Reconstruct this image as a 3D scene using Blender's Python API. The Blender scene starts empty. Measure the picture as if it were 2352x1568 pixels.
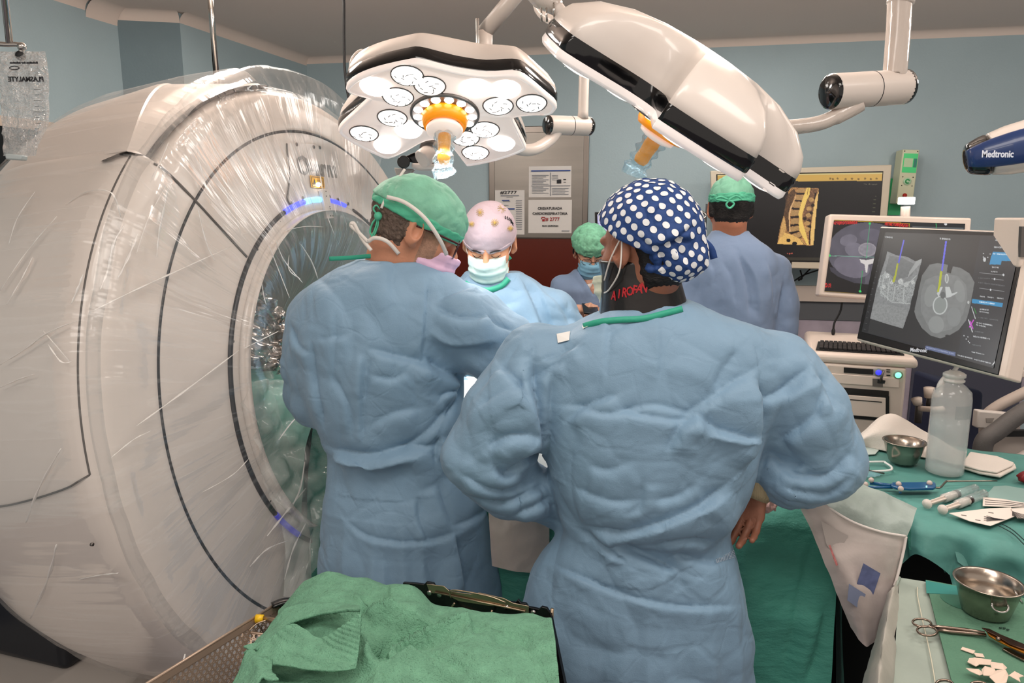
import bpy, math, random
import numpy as np
from mathutils import Vector, Matrix
from mathutils.bvhtree import BVHTree
random.seed(7)
C = bpy.context.scene.collection
sc = bpy.context.scene
PI = math.pi

# ------------------------------------------------------------------ camera
EYE = 1.62; FPX = 1650.0; PITCH = math.radians(10)
cam_d = bpy.data.cameras.new('camera'); cam = bpy.data.objects.new('camera', cam_d); C.objects.link(cam)
cam.location = (0, 0, EYE); cam.rotation_euler = (PI/2-PITCH, 0, 0)
cam_d.sensor_width = 36; cam_d.lens = 36*FPX/2352; cam_d.clip_start = 0.05
sc.camera = cam

# ------------------------------------------------------------------ colour / exposure
sc.view_settings.view_transform = 'Standard'; sc.view_settings.look = 'None'
sc.view_settings.gamma = 1; sc.view_settings.use_curve_mapping = False
sc.view_settings.exposure = 0.0
w = bpy.data.worlds.new('world'); sc.world = w; w.use_nodes = True
w.node_tree.nodes['Background'].inputs[0].default_value = (1.0, .90, .82, 1)
w.node_tree.nodes['Background'].inputs[1].default_value = .72

def area(name, loc, size, energy, col, rot=(0,0,0), sy=None):
    l = bpy.data.lights.new(name, 'AREA'); l.energy = energy; l.color = col
    l.shape = 'RECTANGLE' if sy else 'SQUARE'; l.size = size
    if sy: l.size_y = sy
    o = bpy.data.objects.new(name, l); C.objects.link(o); o.location = loc; o.rotation_euler = rot
    return o
WARM = (1, .93, .86)
area('ceiling_panel_light', (0.2, .55, 2.63), 1.2, 19, WARM, sy=.6)
area('ceiling_panel_light', (-1.1, -.5, 2.63), 1.2, 17, WARM, sy=.6)
area('ceiling_panel_light', (1.7, .9, 2.63), 1.2, 16, WARM, sy=.6)
def fill_point(name, loc, energy, col, r=.12):
    l = bpy.data.lights.new(name, 'POINT'); l.energy = energy; l.color = col; l.shadow_soft_size = r
    o = bpy.data.objects.new(name, l); C.objects.link(o); o.location = loc
fill_point('ceiling_fill', (-.9, 2.35, 2.38), 22, (1, .90, .82)); fill_point('ceiling_fill', (.75, 2.3, 2.38), 22, (1, .90, .82)); fill_point('ceiling_fill', (2.3, 2.2, 2.36), 24, (1, .92, .85))  # unseen fill lights, added above the view to brighten the ceiling
area('ceiling_panel_light', (.9, 3.7, 2.63), 1.2, 10, (1, .95, .9), sy=.6)
area('ceiling_panel_light', (-1.0, 3.3, 2.63), .6, 9, WARM, sy=.6)

# ------------------------------------------------------------------ helpers
def W(px, py, Y):
    "point of the room at depth Y that the photograph shows at pixel (px, py)"
    u = (784-py)/FPX; x = (px-1176)/FPX
    c, s = math.cos(PITCH), math.sin(PITCH)
    dy = c+u*s; dz = -s+u*c
    t = Y/dy
    return Vector((x*t, Y, EYE+dz*t))
def ray(px, py):
    return (W(px, py, 1.0)-Vector((0, 0, EYE))).normalized()
def hit_plane(px, py, P0, n):
    o = Vector((0, 0, EYE)); d = ray(px, py)
    t = (Vector(P0)-o).dot(n)/d.dot(n)
    return o+d*t
def lin(c):
    if isinstance(c, str):
        c = [int(c[i:i+2], 16)/255 for i in (0, 2, 4)]
    return tuple(x/12.92 if x <= .04045 else ((x+.055)/1.055)**2.4 for x in c)
_M = {}
def mat(name, col, rough=.5, metal=0, bump=0, bscale=40, mott=0, mscale=6, emit=None, es=1, alpha=1, trans=0,
        sheen=0, spec=.5, stretch=None, coat=0, sss=0, ior=1.45, bump2=0, b2scale=300, crease=0, cscale=9):
    if name in _M: return _M[name]
    m = bpy.data.materials.new(name); m.use_nodes = True; _M[name] = m
    nt = m.node_tree; b = nt.nodes['Principled BSDF']; L = nt.links
    c = lin(col)
    b.inputs['Base Color'].default_value = (*c, 1)
    b.inputs['Roughness'].default_value = rough; b.inputs['Metallic'].default_value = metal
    b.inputs['Specular IOR Level'].default_value = spec; b.inputs['IOR'].default_value = ior
    b.inputs['Coat Weight'].default_value = coat
    if alpha < 1: b.inputs['Alpha'].default_value = alpha
    if trans: b.inputs['Transmission Weight'].default_value = trans
    if sheen: b.inputs['Sheen Weight'].default_value = sheen
    if sss:
        b.inputs['Subsurface Weight'].default_value = sss; b.inputs['Subsurface Radius'].default_value = (.012, .004, .002); b.inputs['Subsurface Scale'].default_value = 1
    if emit:
        b.inputs['Emission Color'].default_value = (*lin(emit), 1); b.inputs['Emission Strength'].default_value = es
    def tc():
        t = nt.nodes.new('ShaderNodeTexCoord'); o = t.outputs['Object']
        if stretch:
            mp = nt.nodes.new('ShaderNodeMapping'); mp.inputs['Scale'].default_value = stretch; L.new(o, mp.inputs[0]); o = mp.outputs[0]
        return o
    def noise(o, s, det=4):
        n = nt.nodes.new('ShaderNodeTexNoise'); n.inputs['Scale'].default_value = s; n.inputs['Detail'].default_value = det
        L.new(o, n.inputs['Vector']); return n.outputs['Fac']
    if mott:
        r = nt.nodes.new('ShaderNodeMapRange'); L.new(noise(tc(), mscale), r.inputs[0])
        r.inputs[1].default_value = .3; r.inputs[2].default_value = .7; r.inputs[3].default_value = 1-mott; r.inputs[4].default_value = 1+mott*.6
        x = nt.nodes.new('ShaderNodeVectorMath'); x.operation = 'SCALE'; x.inputs[0].default_value = c; L.new(r.outputs[0], x.inputs['Scale'])
        L.new(x.outputs[0], b.inputs['Base Color'])
    if crease:
        o_ = tc(); nz = nt.nodes.new('ShaderNodeTexNoise'); nz.inputs['Scale'].default_value = cscale*.6; L.new(o_, nz.inputs['Vector'])
        mx = nt.nodes.new('ShaderNodeVectorMath'); mx.operation = 'MULTIPLY_ADD'; L.new(nz.outputs['Color'], mx.inputs[0]); mx.inputs[1].default_value = (.14, .14, .14); L.new(o_, mx.inputs[2])
        last = None
        for sc_, k_ in ((cscale, 1), (cscale*2.3, .4)):
            vo = nt.nodes.new('ShaderNodeTexVoronoi'); vo.feature = 'DISTANCE_TO_EDGE'; vo.inputs['Scale'].default_value = sc_; L.new(mx.outputs[0], vo.inputs['Vector'])
            mk = nt.nodes.new('ShaderNodeMapRange'); mk.inputs[1].default_value = 0; mk.inputs[2].default_value = .10; mk.interpolation_type = 'SMOOTHERSTEP'; L.new(vo.outputs['Distance'], mk.inputs[0])
            kn_ = nt.nodes.new('ShaderNodeMath'); kn_.operation = 'MULTIPLY'; L.new(mk.outputs[0], kn_.inputs[0]); kr = nt.nodes.new('ShaderNodeMapRange'); kr.inputs[1].default_value = .42; kr.inputs[2].default_value = .62; L.new(noise(mx.outputs[0], sc_*.45, 2), kr.inputs[0]); L.new(kr.outputs[0], kn_.inputs[1])
            cb = nt.nodes.new('ShaderNodeBump'); cb.inputs['Distance'].default_value = crease*k_; L.new(kn_.outputs[0], cb.inputs['Height'])
            if last: L.new(last.outputs[0], cb.inputs['Normal'])
            last = cb
    if bump:
        bp = nt.nodes.new('ShaderNodeBump'); bp.inputs['Strength'].default_value = 1; bp.inputs['Distance'].default_value = bump
        L.new(noise(tc(), bscale), bp.inputs['Height']); L.new(bp.outputs[0], b.inputs['Normal'])
        if bump2:
            b2 = nt.nodes.new('ShaderNodeBump'); b2.inputs['Distance'].default_value = bump2
            L.new(noise(tc(), b2scale, 2), b2.inputs['Height']); L.new(b2.outputs[0], bp.inputs['Normal'])
            if crease: L.new(last.outputs[0], b2.inputs['Normal'])
        elif crease: L.new(last.outputs[0], bp.inputs['Normal'])
    return m

def tag(o, label=None, cat=None, group=None, kind=None):
    if label: o['label'] = label
    if cat: o['category'] = cat
    if group: o['group'] = group
    if kind: o['kind'] = kind
    return o
def thing(name, label, cat, loc=(0, 0, 0), group=None):
    o = bpy.data.objects.new(name, None); C.objects.link(o); o.location = loc; o.empty_display_size = .02
    bpy.context.view_layer.update() if False else None
    return tag(o, label, cat, group)
def obj(name, V, Fs, m, parent=None, smooth=True, bevel=0, solid=0, auto=None):
    me = bpy.data.meshes.new(name)
    V = [tuple(v) for v in V]
    me.from_pydata(V, [], [tuple(f) for f in Fs]); me.update()
    o = bpy.data.objects.new(name, me); C.objects.link(o)
    if m is not None: me.materials.append(m)
    if smooth: me.polygons.foreach_set('use_smooth', [True]*len(me.polygons))
    if parent is not None: attach(o, parent)
    if bevel:
        b = o.modifiers.new('b', 'BEVEL'); b.width = bevel; b.segments = 3; b.limit_method = 'ANGLE'; b.angle_limit = .6
    if solid:
        s = o.modifiers.new('s', 'SOLIDIFY'); s.thickness = solid; s.offset = -1
    if auto or bevel:
        me.set_sharp_from_angle(angle=auto or .6)
    return o
def attach(o, parent):
    o.parent = parent
    M = Matrix.Identity(4); q = parent
    while q is not None: M = q.matrix_basis @ M if q.parent is None else (q.matrix_parent_inverse @ q.matrix_basis) @ M; q = q.parent
    o.matrix_parent_inverse = M.inverted()
class MB:
    "collects shapes into one mesh"
    def __init__(s): s.V = []; s.F = []
    def add(s, V, F):
        n = len(s.V); s.V += [tuple(v) for v in V]; s.F += [tuple(i+n for i in f) for f in F]; return s
    def box(s, c, d, R=None):
        x, y, z = (k/2 for k in d); v = [Vector((a*x, b*y, e*z)) for a in (-1, 1) for b in (-1, 1) for e in (-1, 1)]
        if R is not None: v = [R @ p for p in v]
        c = Vector(c)
        return s.add([c+p for p in v], [(0,1,3,2),(4,6,7,5),(0,4,5,1),(2,3,7,6),(0,2,6,4),(1,5,7,3)])
    def tube(s, pts, r, n=12, cap=True, ry=None, up=None):
        pts = [Vector(p) for p in pts]; k = len(pts)
        rs = r if hasattr(r, '__len__') else [r]*k
        V = []; a0 = None
        for i, p in enumerate(pts):
            t = (pts[min(i+1, k-1)]-pts[max(i-1, 0)]).normalized()
            if a0 is None:
                a0 = t.cross(Vector(up) if up else (Vector((0, 0, 1)) if abs(t.z) < .9 else Vector((1, 0, 0)))).normalized()
            else:
                a0 = (a0-t*a0.dot(t)).normalized()
            b0 = t.cross(a0)
            q = (ry if ry else 1)
            for j in range(n):
                a = 2*PI*j/n; V.append(p+a0*(math.cos(a)*rs[i])+b0*(math.sin(a)*rs[i]*q))
        F = [(i*n+j, i*n+(j+1) % n, (i+1)*n+(j+1) % n, (i+1)*n+j) for i in range(k-1) for j in range(n)]
        if cap: F += [tuple(range(n))[::-1], tuple(range((k-1)*n, k*n))]
        return s.add(V, F)
    def cyl(s, a, b, r, n=24, r2=None): return s.tube([a, b], [r, r2 if r2 is not None else r], n)
    def lathe(s, prof, c=(0, 0, 0), R=None, n=32, a0=0, a1=2*PI):
        full = abs(a1-a0-2*PI) < 1e-6; m = n if full else n+1; V = []
        c = Vector(c)
        for (r, z) in prof:
            for j in range(m):
                a = a0+(a1-a0)*j/n; p = Vector((r*math.cos(a), r*math.sin(a), z)); V.append(c+(R @ p if R else p))
        F = [(i*m+j, i*m+(j+1) % m, (i+1)*m+(j+1) % m, (i+1)*m+j) for i in range(len(prof)-1) for j in range(n)]
        return s.add(V, F)
    def ball(s, c, r, n=16, sc=(1, 1, 1), R=None):
        V = []; m = n//2
        for i in range(m+1):
            for j in range(n):
                th = PI*i/m; a = 2*PI*j/n; p = Vector((math.sin(th)*math.cos(a)*sc[0]*r, math.sin(th)*math.sin(a)*sc[1]*r, math.cos(th)*sc[2]*r))
                V.append(Vector(c)+(R @ p if R else p))
        return s.add(V, [(i*n+j, i*n+(j+1) % n, (i+1)*n+(j+1) % n, (i+1)*n+j) for i in range(m) for j in range(n)])
    def prism(s, pts, d):
        "polygon pts (3-D, planar) extruded by vector d"
        n = len(pts); pts = [Vector(p) for p in pts]; d = Vector(d)
        return s.add(pts+[p+d for p in pts], [tuple(range(n))[::-1], tuple(range(n, 2*n))]+[(i, (i+1) % n, n+(i+1) % n, n+i) for i in range(n)])
    def build(s, name, m, parent=None, **k): return obj(name, s.V, s.F, m, parent, **k)
def frame(n, up=(0, 0, 1)):
    "rotation whose local z is n, local y close to up"
    n = Vector(n).normalized(); x = Vector(up).cross(n).normalized(); y = n.cross(x)
    return Matrix((x, y, n)).transposed()
def cr(pts, n=8, closed=False):
    "catmull-rom through points"
    P = [np.array(p, float) for p in pts]; k = len(P); out = []
    for i in range(k if closed else k-1):
        g = (lambda j: P[j % k]) if closed else (lambda j: P[max(0, min(k-1, j))])
        a, b, c, d = g(i-1), g(i), g(i+1), g(i+2)
        for j in range(n):
            t = j/n; out.append(.5*((2*b)+(c-a)*t+(2*a-5*b+4*c-d)*t*t+(3*b-a-3*c+d)*t**3))
    if not closed: out.append(P[-1])
    return [Vector(q) for q in out] if len(P[0]) == 3 else [tuple(q) for q in out]
def text(name, s, size, org, R, m, parent, align='LEFT', ext=.0006, mirror=False, xs=1, bold=0):
    cu = bpy.data.curves.new(name, 'FONT'); cu.body = s; cu.size = size; cu.extrude = ext; cu.align_x = align; cu.resolution_u = 2; cu.offset = bold
    t = bpy.data.objects.new(name, cu); C.objects.link(t)
    dg = bpy.context.evaluated_depsgraph_get(); me = bpy.data.meshes.new_from_object(t.evaluated_get(dg))
    bpy.data.objects.remove(t)
    X = R.to_4x4(); X.translation = Vector(org)
    me.transform(X @ Matrix.Diagonal((-xs if mirror else xs, 1, 1, 1)))
    me.materials.clear(); me.materials.append(m)
    o = bpy.data.objects.new(name, me); C.objects.link(o)
    if parent is not None: attach(o, parent)
    return o
# ---- noise
_rg = np.random.default_rng(3); _G = _rg.normal(size=(4096, 3)); _G /= np.linalg.norm(_G, axis=1)[:, None]
def perlin(P):
    i = np.floor(P).astype(np.int64); f = P-i; u = f*f*f*(f*(f*6-15)+10); r = 0
    for dx in (0, 1):
        for dy in (0, 1):
            for dz in (0, 1):
                h = ((i[:, 0]+dx)*73856093 ^ (i[:, 1]+dy)*19349663 ^ (i[:, 2]+dz)*83492791) & 4095
                g = _G[h]; d = f-np.array((dx, dy, dz))
                w_ = (u[:, 0] if dx else 1-u[:, 0])*(u[:, 1] if dy else 1-u[:, 1])*(u[:, 2] if dz else 1-u[:, 2])
                r = r+w_*(g*d).sum(1)
    return r
def crumple(P, s=1.0, seed=0, warp=.5):
    "sharp valleys like creased cloth, about -.5 .. .5"
    Q = P*s+seed*17.3
    Q = Q+warp*np.stack([perlin(Q*.7+k*9.1) for k in range(3)], 1)
    a = np.abs(perlin(Q)); b = np.abs(perlin(Q*2.1+5))
    return (np.minimum(a*2.2, .8)+.4*b)-.45
def cells(P, seed=0, edge=False):
    "distance to the nearest of scattered points: cones that meet in sharp ridges, like crushed paper"
    i = np.floor(P).astype(np.int64); best = np.full(len(P), 9.); sec = best.copy()
    for dx in (-1, 0, 1):
        for dy in (-1, 0, 1):
            for dz in (-1, 0, 1):
                c = i+np.array((dx, dy, dz)); h = (c[:, 0]*73856093 ^ c[:, 1]*19349663 ^ c[:, 2]*83492791 ^ int(seed*977+13)) & 4095
                d = np.linalg.norm(c+.5+_G[h]*.55-P, axis=1); sec = np.minimum(np.maximum(best, d), sec); best = np.minimum(best, d)
    return sec-best if edge else best
# ---- implicit surfaces
def sm(a, b, k):
    h = np.clip(.5+.5*(b-a)/k, 0, 1); return b*(1-h)+a*h-k*h*(1-h)
def smx(a, b, k): return -sm(-a, -b, k)
def rc(P, a, b, ra, rb):
    a = np.array(a, float); b = np.array(b, float); ab = b-a; t = np.clip(((P-a) @ ab)/(ab @ ab), 0, 1)
    return np.linalg.norm(P-a-t[:, None]*ab, axis=1)-(ra+(rb-ra)*t)
def ell(P, c, r, R=None):
    q = P-np.array(c, float)
    if R is not None: q = q @ np.array(R)      # rows: world->local by R^T
    r = np.array(r, float); k0 = np.linalg.norm(q/r, axis=1); k1 = np.linalg.norm(q/(r*r), axis=1)+1e-9
    return k0*(k0-1)/k1
def chain(P, pts, rad, k=.01):
    d = None
    for i in range(len(pts)-1):
        e = rc(P, pts[i], pts[i+1], rad[i], rad[i+1]); d = e if d is None else sm(d, e, k)
    return d
def zloft(P, rows, n=2.3):
    "rows (z, cx, cy, rx, ry, rot) from top to bottom or bottom to top"
    rows = sorted(rows, key=lambda r: r[0]); A = np.array(rows, float); z = P[:, 2]
    # smooth interpolation by dense catmull
    zz_ = np.linspace(A[0, 0], A[-1, 0], 160); st_ = max(1, int(.022/(zz_[1]-zz_[0]))); kr_ = np.ones(2*st_+1)/(2*st_+1)
    D = np.stack([zz_]+[np.convolve(np.pad(np.interp(zz_, A[:, 0], A[:, k]), st_, 'edge'), kr_, 'valid') for k in range(1, 6)], 1)
    I = lambda k: np.interp(z, D[:, 0], D[:, k])
    x = P[:, 0]-I(1); y = P[:, 1]-I(2); a = I(5); ca, sa = np.cos(a), np.sin(a)
    x, y = x*ca+y*sa, -x*sa+y*ca
    rx, ry = I(3), I(4)
    q = (np.abs(x/rx)**n+np.abs(y/ry)**n)**(1/n)
    d = (q-1)*np.minimum(rx, ry)
    dz = np.maximum(z-D[-1, 0], D[0, 0]-z)
    return np.maximum(d, dz)
def nets(f, lo, hi, h, mg=1.35):
    lo = np.array(lo, float); hi = np.array(hi, float); B = 4
    nb = np.ceil((hi-lo)/(h*B)).astype(int)+1; N = nb*B+1
    g = [lo[k]+np.arange(nb[k]+1)*h*B for k in range(3)]
    X = np.stack(np.meshgrid(*g, indexing='ij'), -1); cs = X.shape[:3]; cd = f(X.reshape(-1, 3)).reshape(cs)
    mid = lo+(np.stack(np.meshgrid(*[np.arange(n) for n in nb], indexing='ij'), -1)+.5)*h*B
    md = f(mid.reshape(-1, 3)).reshape(nb)
    act = np.abs(md) < h*B*mg
    idx = np.arange(N[0])//B, np.arange(N[1])//B, np.arange(N[2])//B
    D = cd[np.ix_(np.minimum(idx[0], nb[0]), np.minimum(idx[1], nb[1]), np.minimum(idx[2], nb[2]))].astype(np.float32).copy()
    need = np.zeros(N, bool); ab = np.argwhere(act)
    o = np.stack(np.meshgrid(*[np.arange(B+1)]*3, indexing='ij'), -1).reshape(-1, 3)
    for k in o:
        q = ab*B+k; need[q[:, 0], q[:, 1], q[:, 2]] = True
    pi = np.argwhere(need); v = np.empty(len(pi), np.float32)
    for s in range(0, len(pi), 400000): v[s:s+400000] = f(lo+pi[s:s+400000]*h)
    D[pi[:, 0], pi[:, 1], pi[:, 2]] = v
    S = D < 0
    ok = need[:-1, :-1, :-1]
    cnt = np.zeros(tuple(np.array(D.shape)-1), np.int8)
    for a in (0, 1):
        for b in (0, 1):
            for c in (0, 1):
                cnt += S[a:a+D.shape[0]-1, b:b+D.shape[1]-1, c:c+D.shape[2]-1]
    cell = (cnt > 0) & (cnt < 8); ci = np.argwhere(cell); vid = -np.ones(cell.shape, np.int64); vid[cell] = np.arange(len(ci))
    acc = np.zeros((len(ci), 3)); num = np.zeros(len(ci))
    for ax in range(3):
        o1, o2 = [k for k in range(3) if k != ax]
        for p in (0, 1):
            for q in (0, 1):
                A0 = ci.copy(); A0[:, o1] += p; A0[:, o2] += q; A1 = A0.copy(); A1[:, ax] += 1
                d0 = D[A0[:, 0], A0[:, 1], A0[:, 2]]; d1 = D[A1[:, 0], A1[:, 1], A1[:, 2]]
                m = (d0 < 0) != (d1 < 0); t = np.where(m, d0/np.where(m, d0-d1, 1), 0)
                pt = A0.astype(float); pt[:, ax] += t; acc[m] += pt[m]; num[m] += 1
    V = lo+acc/num[:, None]*h
    F = []
    for ax in range(3):
        o1, o2 = [(1, 2), (2, 0), (0, 1)][ax]
        sl0 = [slice(None)]*3; sl1 = [slice(None)]*3; sl0[ax] = slice(0, -1); sl1[ax] = slice(1, None)
        a, b = S[tuple(sl0)], S[tuple(sl1)]; E = np.argwhere(a != b)
        E = E[(E[:, o1] > 0) & (E[:, o2] > 0)]
        E = E[(E[:, o1] < D.shape[o1]-1) & (E[:, o2] < D.shape[o2]-1)]
        flip = a[E[:, 0], E[:, 1], E[:, 2]]
        def g_(i, j):
            q = E.copy(); q[:, o1] += i; q[:, o2] += j; return vid[q[:, 0], q[:, 1], q[:, 2]]
        Q = np.stack([g_(-1, -1), g_(0, -1), g_(0, 0), g_(-1, 0)], 1)
        Q[~flip] = Q[~flip][:, ::-1]; F.append(Q[(Q >= 0).all(1)])
    return V, np.concatenate(F)
def npmesh(name, V, F, m, parent=None, smooth=True):
    me = bpy.data.meshes.new(name); me.vertices.add(len(V)); me.vertices.foreach_set('co', np.asarray(V, np.float32).ravel())
    k = F.shape[1]; me.loops.add(F.size); me.loops.foreach_set('vertex_index', F.astype(np.int32).ravel())
    me.polygons.add(len(F)); me.polygons.foreach_set('loop_start', np.arange(0, F.size, k, dtype=np.int32))
    me.polygons.foreach_set('use_smooth', np.full(len(F), smooth)); me.update(calc_edges=True); me.validate()
    if m is not None: me.materials.append(m)
    o = bpy.data.objects.new(name, me); C.objects.link(o)
    if parent is not None: attach(o, parent)
    return o
def normals(V, F):
    n = np.zeros_like(V); a = V[F[:, 2]]-V[F[:, 0]]; b = V[F[:, 3]]-V[F[:, 1]] if F.shape[1] == 4 else V[F[:, 1]]-V[F[:, 0]]
    c = np.cross(a, b)
    for k in range(F.shape[1]):
        for j in range(3): n[:, j] += np.bincount(F[:, k], c[:, j], len(V))
    return n/(np.linalg.norm(n, axis=1)[:, None]+1e-12)
def relax(V, F, it=1):
    for _ in range(it):
        acc = np.zeros_like(V); num = np.zeros(len(V))
        for a, b in ((0, 1), (1, 2), (2, 3), (3, 0)):
            for p, q in ((F[:, a], F[:, b]), (F[:, b], F[:, a])):
                for j in range(3): acc[:, j] += np.bincount(p, V[q, j], len(V))
                num += np.bincount(p, minlength=len(V))
        V = V*.4+.6*acc/np.maximum(num, 1)[:, None]
    return V
def folds(V, F, lines, Y=None):
    """press creases into a cloth mesh. Each line: (points in the photograph, depth m, width m);
    the points are carried onto the cloth itself, a ridge stands beside each valley"""
    N = normals(V, F); bv = BVHTree.FromPolygons(V.tolist(), F.tolist()); D = np.zeros(len(V)); o = Vector((0, 0, EYE))
    for pts, dep, wid in lines:
        dep *= 1.25; wid *= .85
        pts = cr([p for p in pts], 5) if len(pts) > 2 else pts
        H = []
        for p in pts:
            h = bv.ray_cast(o, ray(*p))[0]
            if h is not None: H.append(np.array(h))
        if len(H) < 2: continue
        H = np.array(H); L_ = np.concatenate([[0], np.cumsum(np.linalg.norm(np.diff(H, axis=0), axis=1))]); T = L_[-1]
        lo = H.min(0)-8*wid; hi = H.max(0)+8*wid; I = np.where(((V > lo) & (V < hi)).all(1))[0]
        if not len(I): continue
        P = V[I]; best = np.full(len(I), 9.); s = np.zeros(len(I)); par = np.zeros(len(I))
        for k in range(len(H)-1):
            ab = H[k+1]-H[k]; l2 = ab @ ab+1e-12
            if l2 > .03: continue
            t = np.clip(((P-H[k]) @ ab)/l2, 0, 1); q = P-H[k]-t[:, None]*ab; d = np.linalg.norm(q, axis=1)
            side = np.sign((np.cross(ab, N[I])*q).sum(1)); u = d < best
            best[u] = d[u]; s[u] = (d*side)[u]; par[u] = ((L_[k]+t*math.sqrt(l2))/T)[u]
        tp = np.clip(np.minimum(par, 1-par)*5+.15, 0, 1); x = s/wid
        D[I] += dep*tp*(-.75*np.exp(-np.where(x < 0, -x*.75, x*1.5)) + .75*np.where(x > 0, (x/1.9)*np.exp(1-np.maximum(x, 0)/1.9), 0))*(np.abs(x) < 9)
    return V+N*D[:, None]
def patch(name, grid, m, parent=None, sub=6, noise=0, ns=8, solid=0, seed=1, fn=None):
    "smooth sheet through a grid of 3-D points"
    R = [cr([tuple(p) for p in r], sub) for r in grid]
    cols = [cr([tuple(R[i][j]) for i in range(len(R))], sub) for j in range(len(R[0]))]
    nu, nv = len(cols), len(cols[0]); V = np.array([list(p) for c in cols for p in c])
    F = np.array([(i*nv+j, (i+1)*nv+j, (i+1)*nv+j+1, i*nv+j+1) for i in range(nu-1) for j in range(nv-1)])
    N = normals(V, F)
    if noise: V = V+N*(crumple(V, ns, seed)*noise)[:, None]
    if fn is not None: V = fn(V, N, nu, nv)
    o = npmesh(name, V, F, m, parent)
    if solid: s = o.modifiers.new('s', 'SOLIDIFY'); s.thickness = solid; s.offset = 0
    return o
# ------------------------------------------------------------------ the room
CEIL = 2.67
plaster = mat('wall_paint', 'a6b9bf', .55, bump=.0008, bscale=90, mott=.04, mscale=3)
teal_d = mat('dark_teal_paint', '788b92', .5, bump=.0008, bscale=90, mott=.05)
ceil_m = mat('ceiling_paint', 'e2d2c7', .7, bump=.0005, bscale=60)
floor_m = mat('floor_vinyl', '77737c', .4, mott=.1, mscale=60)
def S(o): o['kind'] = 'structure'; return o
cor = Vector((-1.40, 5.15, 0)); bdir = Vector((3.03-.07, 4.5-5.06, 0)).normalized()
BN = Vector((bdir.y, -bdir.x, 0))                     # wall normal towards the camera
def wallpt(x, z=0):                                    # point of the back wall at room x
    p = cor+bdir*((x-cor.x)/bdir.x); p.z = z; return p
def wallhit(px, py, off=0): return hit_plane(px, py, cor+BN*off, BN)
def wquad(a, b, name, m, th=.12, z0=0, z1=CEIL+.1):
    a, b = Vector(a), Vector(b); d = (b-a).normalized(); n = Vector((-d.y, d.x, 0))*th
    return S(MB().prism([(a.x, a.y, z0), (b.x, b.y, z0), (b.x, b.y, z1), (a.x, a.y, z1)], (n.x, n.y, 0)).build(name, m, smooth=False))
S(MB().box((.7, 2.4, -.05), (7.6, 6.6, .1)).build('floor', floor_m, smooth=False))
S(MB().box((.7, 2.4, CEIL+.05), (7.6, 6.6, .1)).build('ceiling', ceil_m, smooth=False))
E1 = wallpt(4.4)
wquad(cor, E1, 'wall_back', plaster)
fp = [(-1.76, 4.04, 0), (-2.06, 3.98, 0), (-2.12, 3.8, 0), (-2.6, 2.2, 0), (-2.9, -.6, 0)]
wquad(fp[0], cor, 'wall_left', plaster)
wquad(fp[1], fp[0], 'wall_column', teal_d)
wquad(fp[2], fp[1], 'wall_recess', plaster)
wquad(fp[3], fp[2], 'wall_side', plaster)
wquad(fp[4], fp[3], 'wall_near', plaster)
wquad(E1, (4.4, -.6, 0), 'wall_right', plaster)
# curved cove where wall and ceiling meet (left part and back wall)
def cove(a, b, name, r=.1):
    a, b = Vector(a), Vector(b); d = (b-a).normalized(); n = Vector((d.y, -d.x, 0)); V = []; F = []
    ex = r*.5
    for p in (a-d*0, b+d*0):
        for k in range(9):
            t = PI/2*k/8; V.append(p+n*(r*(1-math.cos(t)))+Vector((0, 0, CEIL-r+r*math.sin(t))))
    for k in range(8): F.append((k, k+1, 10+k, 9+k))
    return S(obj(name, V, F, ceil_m))
cove(fp[0], cor, 'trim_1', .05); cove(cor, E1, 'trim_2', .04); cove(fp[1], fp[0], 'trim_3', .05)
cove(fp[3], fp[2], 'trim_4', .05); cove(fp[2], fp[1], 'trim_5', .08)
# wall protection: dark red panel, beige rail, grey board, lilac vinyl below
def wallbox(px0, py0, px1, py1, th, name, m, parent=None, off=0, **k):
    a = wallhit(px0, py0); b = wallhit(px1, py1); c = wallhit(px1, py0); d = wallhit(px0, py1)
    x0 = (a.x+d.x)/2; x1 = (b.x+c.x)/2; zt = (a.z+c.z)/2; zb = (b.z+d.z)/2
    p = wallpt(x0)+BN*(off-.001); q = wallpt(x1)+BN*(off-.001)
    return MB().prism([(p.x, p.y, zb), (q.x, q.y, zb), (q.x, q.y, zt), (p.x, p.y, zt)], BN*th).build(name, m, parent, smooth=False, **k)
red_m = mat('dark_red_laminate', '5e1f10', .25)
S(wallbox(1040, 540, 1420, 1100, .015, 'trim_6', red_m))
S(wallbox(1421, 692, 2340, 733, .02, 'trim_7', mat('grey_board', '5f6266', .5)))
S(wallbox(1421, 655, 2340, 690, .05, 'trim_8', mat('beige_rail', 'd3c4b8', .4)))
S(wallbox(1421, 734, 2340, 1200, .012, 'trim_9', mat('lilac_vinyl', 'b3a8b4', .4, mott=.18, mscale=9)))
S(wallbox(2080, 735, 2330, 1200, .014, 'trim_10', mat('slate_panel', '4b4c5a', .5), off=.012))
# side window left of the scanner: beige rail over black glass
sd = (Vector(fp[2])-Vector(fp[3])).normalized(); sn = Vector((sd.y, -sd.x, 0))
def sidept(t, z, o=0): p = Vector(fp[3])+sd*t+sn*o; return Vector((p.x, p.y, z))
beige = mat('beige_paint', 'c9b8a9', .45)
black = mat('black_plastic', '0d0d0f', .25)
blackm = mat('black_matte', '111113', .6)
S(MB().prism([sidept(-.6, 1.15), sidept(1.62, 1.15), sidept(1.62, 2.005), sidept(-.6, 2.005)], sn*.02).build('window_1', black, smooth=False))
S(MB().prism([sidept(-.6, 2.005), sidept(1.66, 2.005), sidept(1.66, 2.05), sidept(-.6, 2.05)], sn*.03).build('window_2', beige, smooth=False))
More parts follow.
